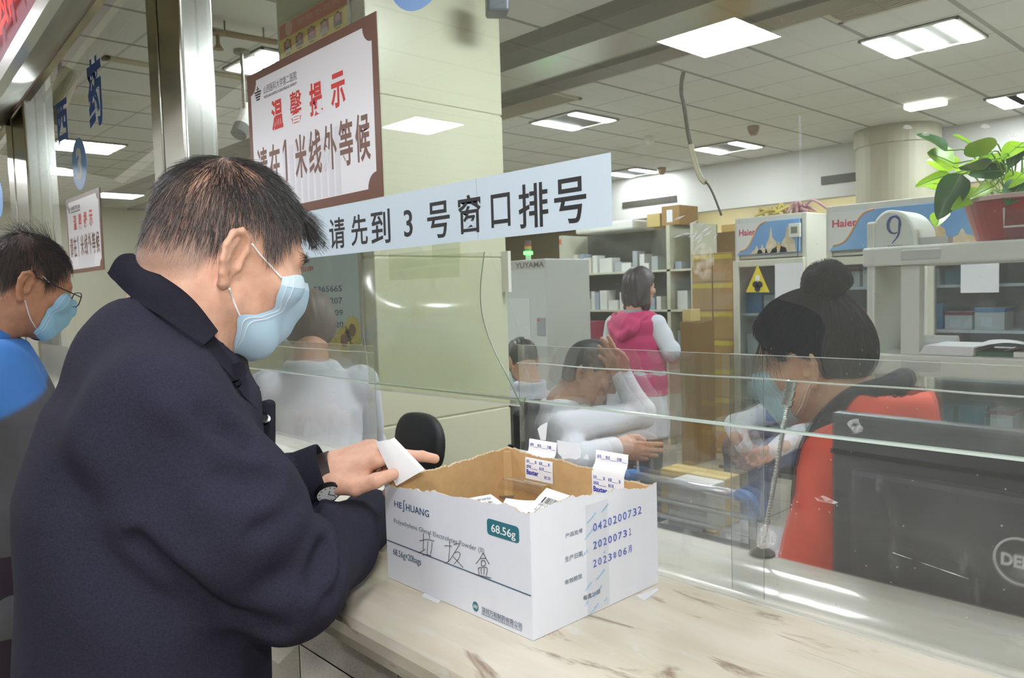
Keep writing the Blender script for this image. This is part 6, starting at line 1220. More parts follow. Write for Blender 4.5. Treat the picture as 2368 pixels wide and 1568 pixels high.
# right hand resting behind the carton
RD = nrm(WRR - ELR); RT = nrm(np.cross(EZ, RD)); RN = np.cross(RD, RT); RMX = np.array([RD, RT, RN])
rh = lambda P: hand_f(P, relaxed('half'))
parts.append(mesh_local(rh, (-0.10, -0.07, -0.12), (0.21, 0.08, 0.05), 0.003, WRR + RD * 0.05 + [0, 0, -0.010], RMX))
v, q = nets(lambda P: chain(P, [(-1.0, 0.33, 1.30), (-1.0, 0.32, 1.0), (-1.0, 0.32, 0.90)], [0.09, 0.11, 0.11], 0.05), (-1.15, 0.18, 0.75), (-0.85, 0.48, 1.42), 0.014); parts.append((v, q))
V, Q = joinm(parts)
SPOT = [loc_(q) for q in trace(mhw, [(472, 408), (578, 402)])]
def hmask(L_): return np.where((L_[:, 2] > -0.2) & (np.abs(L_[:, 0]) < 0.1) & (np.linalg.norm(L_, axis=1) < 0.16), 0.55 * np.clip((hairline(L_) + 0.004) / 0.022, 0, 1) * (1 - 0.85 * np.exp(-((L_ - SPOT[0]) ** 2).sum(1) / 0.019 ** 2)) * (1 - 0.85 * np.exp(-((L_ - SPOT[1]) ** 2).sum(1) / 0.015 ** 2)) * (np.abs(L_[:, 0]) < 0.0765), 0)
man = mesh_obj('person', V, Q, M_skin, None, True, tone=toned(V, HO, HM, (230, 186, 164), hmask, (84, 74, 72)), loc=(-1.0, 0.32, 0.0))
tag(man, 'man with thinning dark hair in a navy wool coat reading a slip at the counter', 'person')
# eyes
for s in (1, -1):
    c = HO + np.array([0.0315 * s, 0.0765, -0.001]) @ HM; e = MB().lathe([(0.0124 * math.sin(t), -0.0124 * math.cos(t)) for t in np.linspace(0.02, 3.12, 14)], c, 16, ax=HM[1]).build('eye', M_white_eye, man, smooth=True)
    MB().lathe([(0.0058, 0.0112), (0.0056, 0.0124), (0.001, 0.0128)], c, 14, ax=nrm(HM[1] - HM[2] * 0.45)).build('iris', M_iris, e)
def fl_top(P, t):
    w = np.array([0.012, -0.050, 0.115]); d = P - w; d = d / (np.linalg.norm(d, axis=1, keepdims=True) + 1e-6)
    side = np.clip((0.075 - P[:, 2]) / 0.06, 0, 1)[:, None]; d = d * (1 - side * 0.6) + np.array([0, 0.10, -1.0]) * side * 0.9
    fr = np.clip((P[:, 1] - 0.02) / 0.05, 0, 1)[:, None] * np.clip((P[:, 2] - 0.06) / 0.03, 0, 1)[:, None]; return d * (1 - fr) + np.array([0.38, 1.0, 0.06]) * fr
def keep(P, r):
    hl = hairline(P); p = np.clip((hl + 0.002) / 0.014, 0, 1)
    for c, w in zip(SPOT, (0.019, 0.015)): p = p * (1 - 0.86 * np.exp(-((P - c) ** 2).sum(1) / w ** 2))
    p = p * np.where(P[:, 2] < 0.062, 0.78, 1.0); return (r.random(len(P)) < p) & (np.abs(P[:, 0]) < 0.0775)
rt = scalp_roots(mh, 8000, keep, 3)
top = rt[:, 2] > 0.062
strands('hair', man, mh, HO, HM, rt[top], fl_top, 0.036, 0.0065, M_hair, 0.00030, 7, 0.22, 5)
strands('hair', man, mh, HO, HM, rt[~top], fl_top, 0.019, 0.0030, M_hair, 0.00023, 6, 0.16, 6)
gr = scalp_roots(mh, 2200, lambda P, r: keep(P, r) & (P[:, 2] < 0.075), 8); strands('grey_hair', man, mh, HO, HM, gr, fl_top, 0.022, 0.0046, M_hairg, 0.00028, 6, 0.2, 7)
fk = scalp_roots(mh, 650, lambda P, r: (P[:, 1] > 0.052) & (hairline(P) > -0.001) & (hairline(P) < 0.05) & (P[:, 2] > 0.075) & (P[:, 0] > -0.06), 9)
strands('forelock', man, mh, HO, HM, fk, lambda P, t: np.tile([0.42, 1.0, 0.30 - 0.55 * t], (len(P), 1)), 0.050, 0.024, M_hair, 0.00030, 8, 0.16, 10)
# eyebrow
br = scalp_roots(mh, 160, lambda P, r: (np.abs(P[:, 2] - 0.021) < 0.006) & (P[:, 1] > 0.05) & (np.abs(P[:, 0]) > 0.010) & (np.abs(P[:, 0]) < 0.052), 12)
strands('eyebrow', man, mh, HO, HM, br, lambda P, t: np.stack([np.sign(P[:, 0]), 0.6 + 0 * P[:, 0], 0.2 + 0 * P[:, 0]], 1), 0.013, 0.005, M_hair, 0.00026, 5, 0.25, 13)
# mask
edge = loc_(trace(mhw, [(650, 641), (641, 680), (627, 712), (592, 726), (552, 728), (546, 768), (540, 806)]))
cen = [(0, 0.1165, -0.004), (0, 0.127, -0.026), (0, 0.124, -0.048), (0, 0.116, -0.074), (0, 0.104, -0.098), (0, 0.082, -0.124), (0, 0.050, -0.136)]
mk, MP = face_mask(man, mh, HO, HM, edge, cen)
lp = lambda pts, off: [p + g * off for p, g in zip(loc_(trace(mhw, pts)), grad(mh, loc_(trace(mhw, pts))))]
ear_loop(man, HO, HM, lp([(579, 562), (600, 588), (625, 616), (651, 645)], 0.0022)); ear_loop(man, HO, HM, lp([(527, 664), (536, 690), (546, 714), (555, 732)], 0.0022))
# coat
TZ = np.array([0.55, 0.80, 1.00, 1.10, 1.23, 1.33, 1.39, 1.43, 1.47]); TA = [0.220, 0.205, 0.192, 0.190, 0.190, 0.164, 0.108, 0.078, 0.06]; TB = [0.158, 0.148, 0.143, 0.143, 0.143, 0.122, 0.084, 0.064, 0.052]
def torso_f(P):
    z = P[:, 2]; a, b = np.interp(z, TZ, TA), np.interp(z, TZ, TB); q = P - TC.astype(np.float32); u, w = q @ TR.astype(np.float32), q @ TF.astype(np.float32) + np.interp(z, [0.6, 1.0, 1.25, 1.36, 1.45], [0.03, 0.020, 0.006, -0.010, 0.006])
    d = (np.sqrt((u / a) ** 2 + (w / b) ** 2) - 1) * np.minimum(a, b) * 0.92
    d = smax(d, 0.55 - z, 0.02); return smax(d, z - 1.455, 0.05)
def coat_base(P):
    d = torso_f(P); d = smin(d, chain(P, [TC + TR * 0.04 + TF * 0.005 + [0, 0, 1.365], SHR], [0.078, 0.071], 0.03), 0.035); d = smin(d, chain(P, [TC - TR * 0.04 + TF * 0.005 + [0, 0, 1.365], SHL], [0.078, 0.071], 0.03), 0.035)
    sr = chain(P, [SHR, (SHR + ELR) / 2 + [0.008, -0.008, 0], ELR, (ELR + WRR) / 2 + [-0.004, 0.0, -0.006], WRR], [0.071, 0.076, 0.061, 0.051, 0.047], 0.035)
    d = smin(d, sr, 0.028)
    sl = chain(P, [SHL, ELL, WRL - HD * 0.03], [0.08, 0.07, 0.043], 0.03); return smin(d, sl, 0.035)
CR = [([(392, 902), (470, 962), (565, 1038)], 0.010, 0.007), ([(300, 1010), (360, 1120), (440, 1230)], 0.030, 0.006), ([(722, 1185), (742, 1270), (724, 1350)], 0.010, 0.009), ([(752, 1196), (782, 1280), (748, 1385)], 0.010, 0.007), ([(520, 1110), (610, 1130), (690, 1150)], 0.014, 0.005),
      ([(590, 1220), (650, 1190), (715, 1168)], 0.012, 0.006), ([(430, 1010), (500, 1080), (570, 1120)], 0.022, 0.004), ([(620, 1330), (690, 1330), (735, 1300)], 0.014, 0.004), ([(180, 1150), (300, 1300), (400, 1360)], 0.030, 0.005), ([(330, 1240), (430, 1330), (520, 1400), (640, 1452)], 0.012, 0.006), ([(150, 900), (230, 980), (300, 1060)], 0.035, 0.004)]
CRP = []
for pts, w, amp in CR:
    T_ = trace(coat_base, pts, 0.4, 1.6); CRP.append((T_, w, amp))
def coat_f(P):
    d = coat_base(P)
    for T_, w, amp in CRP:
        e = None
        for i in range(len(T_) - 1): q = cap(P, T_[i], T_[i + 1], 0, 0); e = q if e is None else np.minimum(e, q)
        d = d + amp * np.exp(-(e / w) ** 2) - amp * 0.6 * np.exp(-((e - w * 2.0) / (w * 1.1)) ** 2)
    d = d + 0.0016 * np.sin(P[:, 2] * 33 + P[:, 0] * 21 + 2 * np.sin(P[:, 1] * 25)) 
    hd = smin(smin(cap(P, neck0, lerp(neck0, neck1, 0.45), 0.064, 0.060), mhw(P) - 0.006, 0.01), cap(P, WRL - HD * 0.05, WRL + HD * 0.1, 0.034, 0.034), 0.001)
    return smax(d, -hd, 0.004)
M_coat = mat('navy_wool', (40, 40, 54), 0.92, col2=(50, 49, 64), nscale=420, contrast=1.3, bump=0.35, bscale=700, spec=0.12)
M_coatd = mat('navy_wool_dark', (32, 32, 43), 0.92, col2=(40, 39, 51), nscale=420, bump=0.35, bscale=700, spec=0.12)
v, q = nets(coat_f, (-1.38, 0.08, 0.54), (-0.68, 0.80, 1.50), 0.0066)
mesh_obj('coat', v, q, M_coat, man, True)
# turned-down collar: near half read off the coat and neck, far half its mirror image about the body's middle plane
vis = lambda P: smin(coat_base(P), smin(cap(P, neck0, neck1, 0.064, 0.070), mhw(P) - 0.004, 0.01), 0.004)
inn = trace(vis, [(318, 600), (349, 622), (400, 662), (450, 714), (492, 776), (531, 832), (556, 866), (585, 912)], 0.5, 1.6)
out = trace(vis, [(262, 645), (303, 685), (357, 729), (420, 778), (465, 808), (525, 866), (560, 915), (584, 948)], 0.5, 1.6)
inn[0] = at(314, 596, 0.945); inn[1] = at(347, 619, 0.925); out[0] = at(255, 641, 0.925)
dep = lambda p: float(-(np.asarray(p) - CAMP) @ IB)
for a, pts_, fb in ((inn, ((531, 831), (558, 864), (601, 905)), (0.962, 0.972, 0.985)), (out, ((530, 866), (562, 915), (592, 946)), (0.945, 0.962, 0.978))):
    for k in range(3): a[5 + k] = at(*pts_[k], min(fb[k], dep(trace(vis, [pts_[k]], 0.5, 1.6)[0]) - 0.004))
inn_s, out_s = spline(inn, 44), spline(out, 44)
def collar_half(flip):
    rows = []
    for i in range(44):
        a, c = inn_s[i], out_s[i]; n_ = nrm(np.cross(c - a, inn_s[min(43, i + 1)] - inn_s[max(0, i - 1)])); n_ = n_ if n_ @ IB > 0 else -n_
        rows.append([lerp(a, c, t) + n_ * (0.007 + 0.010 * math.sin(math.pi * min(1, t * 1.05)) * (1 - 0.4 * t)) for t in np.linspace(0, 1, 12)] + [lerp(a, c, t) - n_ * 0.001 for t in np.linspace(1, 0, 12)])
    P = np.array(rows)
    if flip: P = P - 2 * ((P - TC) @ TR)[..., None] * TR
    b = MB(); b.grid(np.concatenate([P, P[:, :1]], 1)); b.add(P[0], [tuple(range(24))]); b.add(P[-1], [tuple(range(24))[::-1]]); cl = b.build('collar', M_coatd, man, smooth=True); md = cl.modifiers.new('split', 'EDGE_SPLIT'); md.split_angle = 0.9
collar_half(False); collar_half(True)
# front edge with its button, inner scarf-like knit at the throat
pp = [(586, 938), (606, 926), (623, 931), (623, 1000), (622, 1080), (630, 1150), (600, 1150), (596, 1040)]
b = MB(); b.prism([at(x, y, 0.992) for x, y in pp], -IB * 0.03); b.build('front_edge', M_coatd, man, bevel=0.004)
bc_ = at(599, 967, 0.983); bt_ = MB().lathe([(0.0, 0.0), (0.011, 0.0), (0.0135, 0.002), (0.0135, 0.004), (0.0105, 0.0045), (0.0, 0.0035)], bc_, 24, ax=nrm(IU * 0.80 + IR * 0.5 + IB * 0.35)).build('button', mat('button_black', (22, 22, 24), 0.2), man, smooth=False)
tp = trace(coat_base, [(540, 832), (556, 850), (560, 880)], 0.5, 1.6); MB().tube([at(532, 822, 1.0), at(548, 842, 1.0), at(556, 880, 1.0), at(566, 930, 1.0)], [0.012, 0.014, 0.014, 0.012], 10).build('inner_collar', mat('knit_black', (32, 28, 30), 0.9, bump=0.6, bscale=500), man, smooth=True)
# cuff of the left sleeve
ce = WRL + HD * 0.004; n1 = nrm(HT); n2 = nrm(HN)
prof = [(-0.075, 0.0435), (-0.03, 0.0445), (0.0, 0.0455), (0.004, 0.0445), (0.004, 0.0405), (-0.02, 0.037), (-0.04, 0.033)]
P = np.array([[ce + HD * x + (n1 * math.cos(w) * 0.92 + n2 * math.sin(w) * 1.02) * r_ * (1 + 0.04 * math.sin(3 * w + 1)) - IU * 0.004 for x, r_ in prof] for w in np.linspace(0, 2 * math.pi, 41)[:-1]])
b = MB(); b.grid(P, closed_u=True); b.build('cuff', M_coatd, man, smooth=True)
for k in range(2):
    w = -0.4 - 0.0 * k; MB().lathe([(0.0, 0.003), (0.006, 0.003), (0.0075, 0.001), (0.0, 0.0)], ce - HD * (0.02 + 0.02 * k) + (n1 * math.cos(w) * 0.92 + n2 * math.sin(w)) * 0.0445, 14, ax=n1 * math.cos(w) + n2 * math.sin(w)).build('button', mat('button_black', (22, 22, 24), 0.2), man) if False else None
# wrist watch worn on the thumb side
wd0 = WRL + HD * 0.012; wphi = math.radians(-16); wax = nrm(HT * math.cos(wphi) * 0.85 + HN * math.sin(wphi) + HD * 0.10); wc = WRL + HD * 0.006 + HT * 0.0400 * math.cos(wphi) + HN * 0.0330 * math.sin(wphi)
wt = MB().lathe([(0.0, 0.0), (0.0182, 0.0), (0.0194, 0.002), (0.0194, 0.007), (0.0174, 0.0088), (0.0166, 0.0078), (0.0, 0.0078)], wc, 32, ax=wax).build('wrist_watch', mat('watch_black', (38, 36, 40), 0.25, 0.6), man, smooth=False)
tag(wt, 'black wrist watch with a white dial')
MB().lathe([(0.0, 0.0078), (0.0164, 0.0078), (0.0164, 0.0081), (0.0, 0.0081)], wc, 32, ax=wax).build('watch_dial', mat('watch_dial', (236, 238, 240), 0.3), wt)
e1 = nrm(np.cross(wax, HD)); e2 = np.cross(e1, wax); b = MB()
for k in range(12): a = k * math.pi / 6; c = wc + wax * 0.0083 + (e1 * math.cos(a) + e2 * math.sin(a)) * 0.0135; b.obox(c, (e1 * math.cos(a) + e2 * math.sin(a)) * 0.0014, (e2 * math.cos(a) - e1 * math.sin(a)) * 0.0005, wax * 0.0002)
for a, L_ in ((0.6, 0.008), (2.4, 0.0115)): b.obox(wc + wax * 0.0086 + (e1 * math.cos(a) + e2 * math.sin(a)) * L_ / 2, (e1 * math.cos(a) + e2 * math.sin(a)) * L_ / 2, (e2 * math.cos(a) - e1 * math.sin(a)) * 0.0005, wax * 0.0002)
b.build('watch_hands', M_ink, wt); MB().lathe([(0.002, 0), (0.0026, 0.001), (0.0026, 0.003), (0.001, 0.0035)], wc + wax * 0.0045 + e2 * 0.0183, 10, ax=e2).build('crown_knob', M_chr, wt)
b = MB(); ang_ = np.linspace(wphi + 0.62, wphi + 2 * math.pi - 0.62, 30)
ringp = lambda r_, e: np.array([WRL + HD * (0.010 + e) + HT * (0.0305 + r_) * math.cos(a) + HN * (0.0235 + r_) * math.sin(a) for a in ang_])
b.grid(np.stack([ringp(0.0016, -0.008), ringp(0.0016, 0.008), ringp(-0.001, 0.008), ringp(-0.001, -0.008), ringp(0.0016, -0.008)], 1)); b.build('watch_strap', mat('strap_brown', (52, 40, 40), 0.5), wt, smooth=False)
# thumb nail
tn = WRL + 0.96 * (np.array([0.1040, 0.0610, -0.0080]) @ HMX); b = MB(); ax_ = nrm(np.array([0.028, -0.006, -0.004]) @ HMX); oo = nrm(HT * 0.9 + HN * 0.3); ss = np.cross(oo, ax_)
P = np.array([[tn + ax_ * 0.0075 * u + ss * 0.0058 * v_ * (1 - 0.25 * max(0, u) ** 3) - oo * (0.0016 * v_ * v_ + 0.0007 * u * u) for v_ in np.linspace(-1, 1, 7)] for u in np.linspace(-1, 1, 9)]); b.grid(P); b.grid((P - oo * 0.0006)[::-1]); b.build('thumb_nail', mat('nail_pink', (232, 190, 176), 0.25), man, smooth=True)
# trousers and shoes
M_trs = mat('trouser_black', (38, 36, 44), 0.8); M_shoe = mat('shoe_black', (30, 28, 28), 0.35)
trs = lambda P: smin(chain(P, [(-0.91, 0.31, 0.86), (-0.90, 0.33, 0.48), (-0.90, 0.30, 0.10)], [0.11, 0.082, 0.07], 0.03), chain(P, [(-1.09, 0.31, 0.86), (-1.10, 0.33, 0.48), (-1.10, 0.30, 0.10)], [0.11, 0.082, 0.07], 0.03), 0.03)
v, q = nets(lambda P: smax(trs(P), 0.07 - P[:, 2], 0.01), (-1.25, 0.14, 0.05), (-0.75, 0.48, 1.0), 0.012); mesh_obj('trousers', v, q, M_trs, man, True)
def shoe(parent, x, y, ang, z=0.0, m=None):
    d = np.array([math.cos(ang), math.sin(ang), 0]); f = lambda P: smax(smin(fcap(P, (x, y, z + 0.045), (x + d[0] * 0.19, y + d[1] * 0.19, z + 0.032), 0.046, 0.042, (0, 0, 1), 0.85), cap(P, (x, y, z + 0.05), (x, y, z + 0.10), 0.045, 0.042), 0.02), z + 0.002 - P[:, 2], 0.004)
    v, q = nets(f, (min(x, x + d[0] * 0.19) - 0.07, min(y, y + d[1] * 0.19) - 0.07, z - 0.01), (max(x, x + d[0] * 0.19) + 0.07, max(y, y + d[1] * 0.19) + 0.07, z + 0.16), 0.009); return mesh_obj('shoe', v, q, m or M_shoe, parent, True)
shoe(man, -0.90, 0.28, 1.4); shoe(man, -1.10, 0.28, 1.75)
# the slip he reads
sl = thing('paper_slip', 'folded white slip held between thumb and fingers of the elderly man', 'paper slip', tuple(at(920, 1090, 1.2)))
tq = depth_ = lambda p: float(-(np.asarray(p) - CAMP) @ IB)
d0 = tq(WRL + 0.97 * (np.array([0.102, 0.053, -0.012]) @ HMX)) + 0.0095
A_, B_, C_, D_ = at(868, 1022, d0 - 0.001), at(903, 1016, d0 + 0.003), at(974, 1090, d0 + 0.003), at(916, 1124, d0 - 0.001)
b = MB(); P = np.array([[lerp(lerp(A_, B_, u), lerp(D_, C_, u), v_) + IB * 0.002 * math.sin(math.pi * u) for u in np.linspace(0, 1, 8)] for v_ in np.linspace(0, 1, 10)]); b.grid(P[:, ::-1]); b.grid(P - IB * 0.0004); b.build('front_leaf', mat('slip_grey', (226, 226, 230), 0.5), sl, smooth=True)
P2 = np.array([[lerp(B_, C_, v_) + nrm(IR * 0.5 - IB * 0.5 + IU * 0.2) * 0.007 * u for u in np.linspace(0, 1, 4)] for v_ in np.linspace(0, 1, 10)]); b = MB(); b.grid(P2); b.grid((P2 + IR * 0.0005)[::-1]); b.build('back_leaf', M_paper, sl, smooth=True)
# ================================================================== THE OTHER PEOPLE
NEAR = [(0.052, 0.066, -0.008), (0.058, 0.052, -0.024), (0.059, 0.042, -0.046), (0.058, 0.038, -0.070), (0.054, 0.036, -0.094), (0.046, 0.034, -0.112)]
CEN = [(0, 0.1165, -0.006), (0, 0.126, -0.028), (0, 0.122, -0.050), (0, 0.114, -0.076), (0, 0.100, -0.100), (0, 0.072, -0.124)]
def hand_mesh(W_, d, tside, curls, s=1.0, h=0.0032, left=True):
    d = nrm(d); t = nrm(tside); t = nrm(t - d * (t @ d)); n = np.cross(d, t); n = n if left is None else (n if (n @ EZ) >= -0.2 else -n); Mx = np.array([d, t, n])
    return mesh_local(lambda P: hand_f(P, curls, s=s), (-0.10, -0.075, -0.13), (0.22, 0.085, 0.05), h, W_, Mx)
def head_mesh(o, M, neck, h=0.0045, shift=None):
    w = place(lambda P: head_f(P), o, M); n0 = o + np.array([0, -0.036, -0.05]) @ M; f = lambda P: smin(smin(w(P), cap(P, n0, neck, 0.052, 0.056), 0.03), chain(P, [neck, neck - [0, 0, 0.14]], [0.052, 0.055], 0.03), 0.03)
    lo = np.minimum(o - 0.17, neck - [0.11, 0.11, 0.18]); hi = np.maximum(o + 0.17, neck + 0.11); return nets(f, lo, hi, h), w
def cloth(name, parent, f, lo, hi, h, m, tone=None): v, q = nets(f, lo, hi, h); return mesh_obj(name, v, q, m, parent, True)
def wrinkle(P, a=0.003, s=30.0): return a * np.sin(P[:, 2] * s + 3 * np.sin(P[:, 0] * s * 0.6) + 2 * np.sin(P[:, 1] * s * 0.5))
def hair_cap(parent, o, M, f, m, lo=(-0.13, -0.16, -0.22), hi=(0.13, 0.14, 0.17), h=0.0045, name='hair'):
    v, q = mesh_local(f, lo, hi, h, o, M); return mesh_obj(name, v, q, m, parent, True)
def cap_region(P, off=0.010, front=0.052, low=-0.045, tmp=0.0):
    d = ell(P, (0, -0.012, 0.030), (0.0765 + off, 0.097 + off, 0.088 + off)); Y, Z = P[:, 1], P[:, 2]; ax = np.abs(P[:, 0])
    cut = np.maximum((Y - front) * 0.72 - (Z - 0.052) * 0.69 - 0.010 * (ax > 2), -(Z - np.interp(Y, [-0.1, -0.05, -0.035, 0.0, 0.02, 0.03, 0.05], [low, low, 0.0, 0.030, 0.0 + tmp, 0.0 + tmp, 0.03])))
    d = smax(d, cut, 0.010); return d + 0.0012 * np.sin(ax * 260 + 40 * Z) 
def finish(name, label, V, Q, o, M, skin, mask=None, loc=None, dark=(46, 40, 40)):
    p = mesh_obj(name, V, Q, M_skin, None, True, tone=toned(V, o, M, skin, mask, dark), loc=loc); tag(p, label, 'person'); return p
def eyes(p, o, M):
    for s in (1, -1):
        c = o + np.array([0.0315 * s, 0.0765, -0.001]) @ M; e = MB().lathe([(0.0126 * math.sin(t), -0.0126 * math.cos(t)) for t in np.linspace(0.02, 3.12, 12)], c, 14, ax=M[1]).build('eye', M_white_eye, p, smooth=True); MB().lathe([(0.0058, 0.0112), (0.0056, 0.0127), (0.001, 0.0130)], c, 12, ax=nrm(M[1] - M[2] * 0.4)).build('iris', M_iris, e)
M_coatw = mat('coat_white', (226, 228, 234), 0.75, col2=(214, 217, 226), nscale=8, bump=0.2, bscale=200); M_jean = mat('denim', (92, 102, 128), 0.85, col2=(74, 84, 110), nscale=30); M_drk = mat('dark_trousers', (58, 54, 58), 0.85)
short = lambda P: P[:, 2] - np.interp(P[:, 1], HLY, HLZ)
# ---------------------------------------------------------- woman in the orange-red jacket, seated at the desk, facing along the counter
o = at(1868, 830, 1.53); M = frame(14, 96, 4); nk_ = o + np.array([0, -0.064, -0.125]) @ M + [0.012, 0.0, 0]
(V1, Q1), wf = head_mesh(o, M, nk_, 0.0034); tc = np.array([nk_[0] - 0.005, nk_[1] + 0.01, 0])
shl = np.array([tc[0] + 0.03, tc[1] - 0.150, nk_[2] - 0.060]); shr = np.array([tc[0] + 0.03, tc[1] + 0.165, nk_[2] - 0.085]); ell_ = np.array([shl[0] - 0.06, shl[1] - 0.02, shl[2] - 0.27]); wrl = np.array([ell_[0] - 0.20, ell_[1] + 0.06, 0.80]); elr = np.array([shr[0] - 0.08, shr[1] + 0.02, shr[2] - 0.27]); wrr = np.array([elr[0] - 0.2, elr[1] - 0.06, 0.80])
wl = at(1853, 1262, 1.30); wrl = np.array([tc[0] - 0.21, shl[1] + 0.015, 0.815]); 
(V2, Q2) = hand_mesh(wrl + [-0.03, 0, -0.012], (-1, 0.3, -0.1), (0.3, 1, 0), relaxed('half')); (V3, Q3) = hand_mesh(wrr + [-0.03, 0, -0.012], (-1, -0.3, -0.1), (-0.3, -1, 0), relaxed('half'))
V, Q = joinm([(V1, Q1), (V2, Q2), (V3, Q3), nets(lambda P: chain(P, [nk_ - [0, 0, 0.1], tc + [0.03, 0, 0.8]], [0.09, 0.11], 0.03), tc + [-0.2, -0.2, 0.66], tc + [0.2, 0.2, nk_[2]], 0.016)])
red = finish('person', 'woman in an orange-red jacket with a hair bun and a mask, seated beyond the microphone', V, Q, o, M, (214, 172, 142), lambda L_: np.where(np.linalg.norm(L_, axis=1) < 0.16, 0.85 * np.clip((L_[:, 2] - np.interp(L_[:, 1], HLY, np.array(HLZ) + 0.004) + 0.004) / 0.02, 0, 1) * (np.abs(L_[:, 0]) < 0.0772), 0), (tc[0] + 0.03, tc[1], 0.0))
eyes(red, o, M); face_mask(red, lambda P: head_f(P), o, M, [(a * 1.0, b, c) for a, b, c in NEAR], CEN, m=mat('mask_pale', (176, 208, 218), 0.65))
for s in (1, -1): ear_loop(red, o, M, [(0.054 * s, 0.064, -0.008), (0.064 * s, 0.036, 0.004), (0.078 * s, 0.004, 0.018), (0.082 * s, -0.016, 0.020)]); ear_loop(red, o, M, [(0.050 * s, 0.035, -0.100), (0.062 * s, 0.012, -0.080), (0.074 * s, -0.010, -0.052), (0.080 * s, -0.022, -0.040)])
bun = (at(1942, 648, 1.55) - o) @ M.T; bun[0] = 0.0
def bun_f(P):
    d = ell(P, bun, (0.046, 0.040, 0.040)); q = P - bun.astype(np.float32); an = np.arctan2(q[:, 0], q[:, 1]); rr_ = np.linalg.norm(q[:, :2], axis=1)
    return d + 0.0045 * np.sin(an * 2 + rr_ * 120 + q[:, 2] * 60)
hf = lambda P: smin(smin(cap_region(P, 0.018, 0.060, -0.058, 0.0), ell(P, (0, -0.075, 0.0), (0.066, 0.054, 0.068)), 0.02), cap(P, (0, -0.06, 0.10), bun * 0.95, 0.032, 0.026), 0.02)
M_hb = mat('hair_blue_black', (25, 24, 29), 0.55, spec=0.22)
hair_cap(red, o, M, lambda P: hf(P) + 0.0012, M_hb, h=0.0036); bo = hair_cap(red, o, M, bun_f, M_hb, bun - 0.07, bun + 0.07, 0.0034, 'hair_bun')
def fl_wrap(P, t): q = P - bun; return np.stack([-q[:, 1] - 0.4 * q[:, 2], q[:, 0], 0.5 * q[:, 0]], 1)
hbn = lambda P: bun_f(P)
rb = bun + (lambda d: d / np.linalg.norm(d, axis=1, keepdims=True))(np.random.default_rng(4).normal(size=(1300, 3))) * 0.042
for _ in range(6): rb = rb - grad(hbn, rb) * hbn(rb.astype(np.float32))[:, None]
strands('hair_bun', red, hbn, o, M, rb, fl_wrap, 0.040, 0.0030, M_hb, 0.0004, 6, 0.15, 41)
hloc = lambda P: hf(P); bl2 = bun - np.array([0, -0.01, 0.02])
def fl_bun(P, t): d = bun * 0.92 - P; return d / (np.linalg.norm(d, axis=1, keepdims=True) + 1e-6)
rr0 = scalp_roots(hloc, 5200, lambda P, r: (P[:, 2] > -0.05) & (hf(P.astype(np.float32)) < 0.002) & (P[:, 1] < 0.10), 21); strands('hair', red, hloc, o, M, rr0, fl_bun, 0.055, 0.0022, M_hb, 0.00042, 7, 0.12, 22)
fr_ = scalp_roots(lambda P: head_f(P), 170, lambda P, r: (np.abs(P[:, 0]) > 0.035) & (P[:, 1] > 0.020) & (P[:, 1] < 0.070) & (P[:, 2] > 0.045), 23); strands('side_fringe', red, lambda P: head_f(P), o, M, fr_, lambda P, t: np.stack([0.1 * np.sign(P[:, 0]), 0.35 - 0.5 * t + 0 * P[:, 0], -1.0 + 0 * P[:, 0]], 1), 0.085, 0.012, M_hb, 0.0004, 9, 0.12, 24)
MB().tube(o + np.array([(0.034 * math.cos(a), bun[1] * 0.9 + 0.012 + 0.026 * math.sin(a) * 0.7, bun[2] * 0.78 - 0.02 * math.sin(a)) for a in np.linspace(0, 6.28, 24)]) @ M, 0.0045, 6).build('hair_tie', mat('hair_tie', (150, 140, 150), 0.5), red, smooth=True)
def vest(P):
    z = P[:, 2]; a = np.interp(z, [0.5, 0.9, 1.12, nk_[2] - 0.07, nk_[2]], [0.19, 0.175, 0.18, 0.165, 0.105]); b = np.interp(z, [0.5, 0.9, 1.12, nk_[2] - 0.07, nk_[2]], [0.16, 0.145, 0.135, 0.125, 0.098]); q = P - (tc + [0.03, 0, 0]).astype(np.float32)
    d = (np.sqrt((q[:, 0] / b) ** 2 + (q[:, 1] / a) ** 2) - 1) * 0.11; d = smax(d, z - (nk_[2] + 0.055), 0.03); d = smax(d, 0.52 - z, 0.02)
    for s_, e_, w_ in ((shl, ell_, wrl), (shr, elr, wrr)): d = smin(d, chain(P, [s_, e_, lerp(e_, w_, 0.80)], [0.072, 0.066, 0.052], 0.03), 0.03)
    d = d + wrinkle(P, 0.0030, 34); return smax(d, -smin(cap(P, o + np.array([0, -0.036, -0.05]) @ M, nk_, 0.060, 0.060), wf(P) - 0.006, 0.01), 0.004)
cloth('jacket', red, vest, tc + [-0.30, -0.32, 0.5], tc + [0.26, 0.32, nk_[2] + 0.05], 0.0085, mat('jacket_orange_red', (236, 92, 72), 0.75, col2=(222, 80, 62), nscale=9))
cb_ = []
for t in np.linspace(0, 1, 22):
    an = math.radians(40 - 230 * t); cb_.append((nk_ + [0.068 * math.cos(an), 0.070 * math.sin(an), 0.012 - 0.010 * t]))
fpth = spline([nk_ + [0.060, 0.035, 0.070], nk_ + [0.064, -0.035, 0.068], nk_ + [0.005, -0.080, 0.042], nk_ + [-0.065, -0.072, -0.035], nk_ + [-0.098, -0.055, -0.13], nk_ + [-0.112, -0.045, -0.26], nk_ + [-0.118, -0.045, -0.38]], 40)
MB().tube(fpth, [0.018] * 40, 12).build('knit_collar', mat('knit_navy', (36, 36, 48), 0.9, bump=0.5, bscale=400), red, smooth=True)
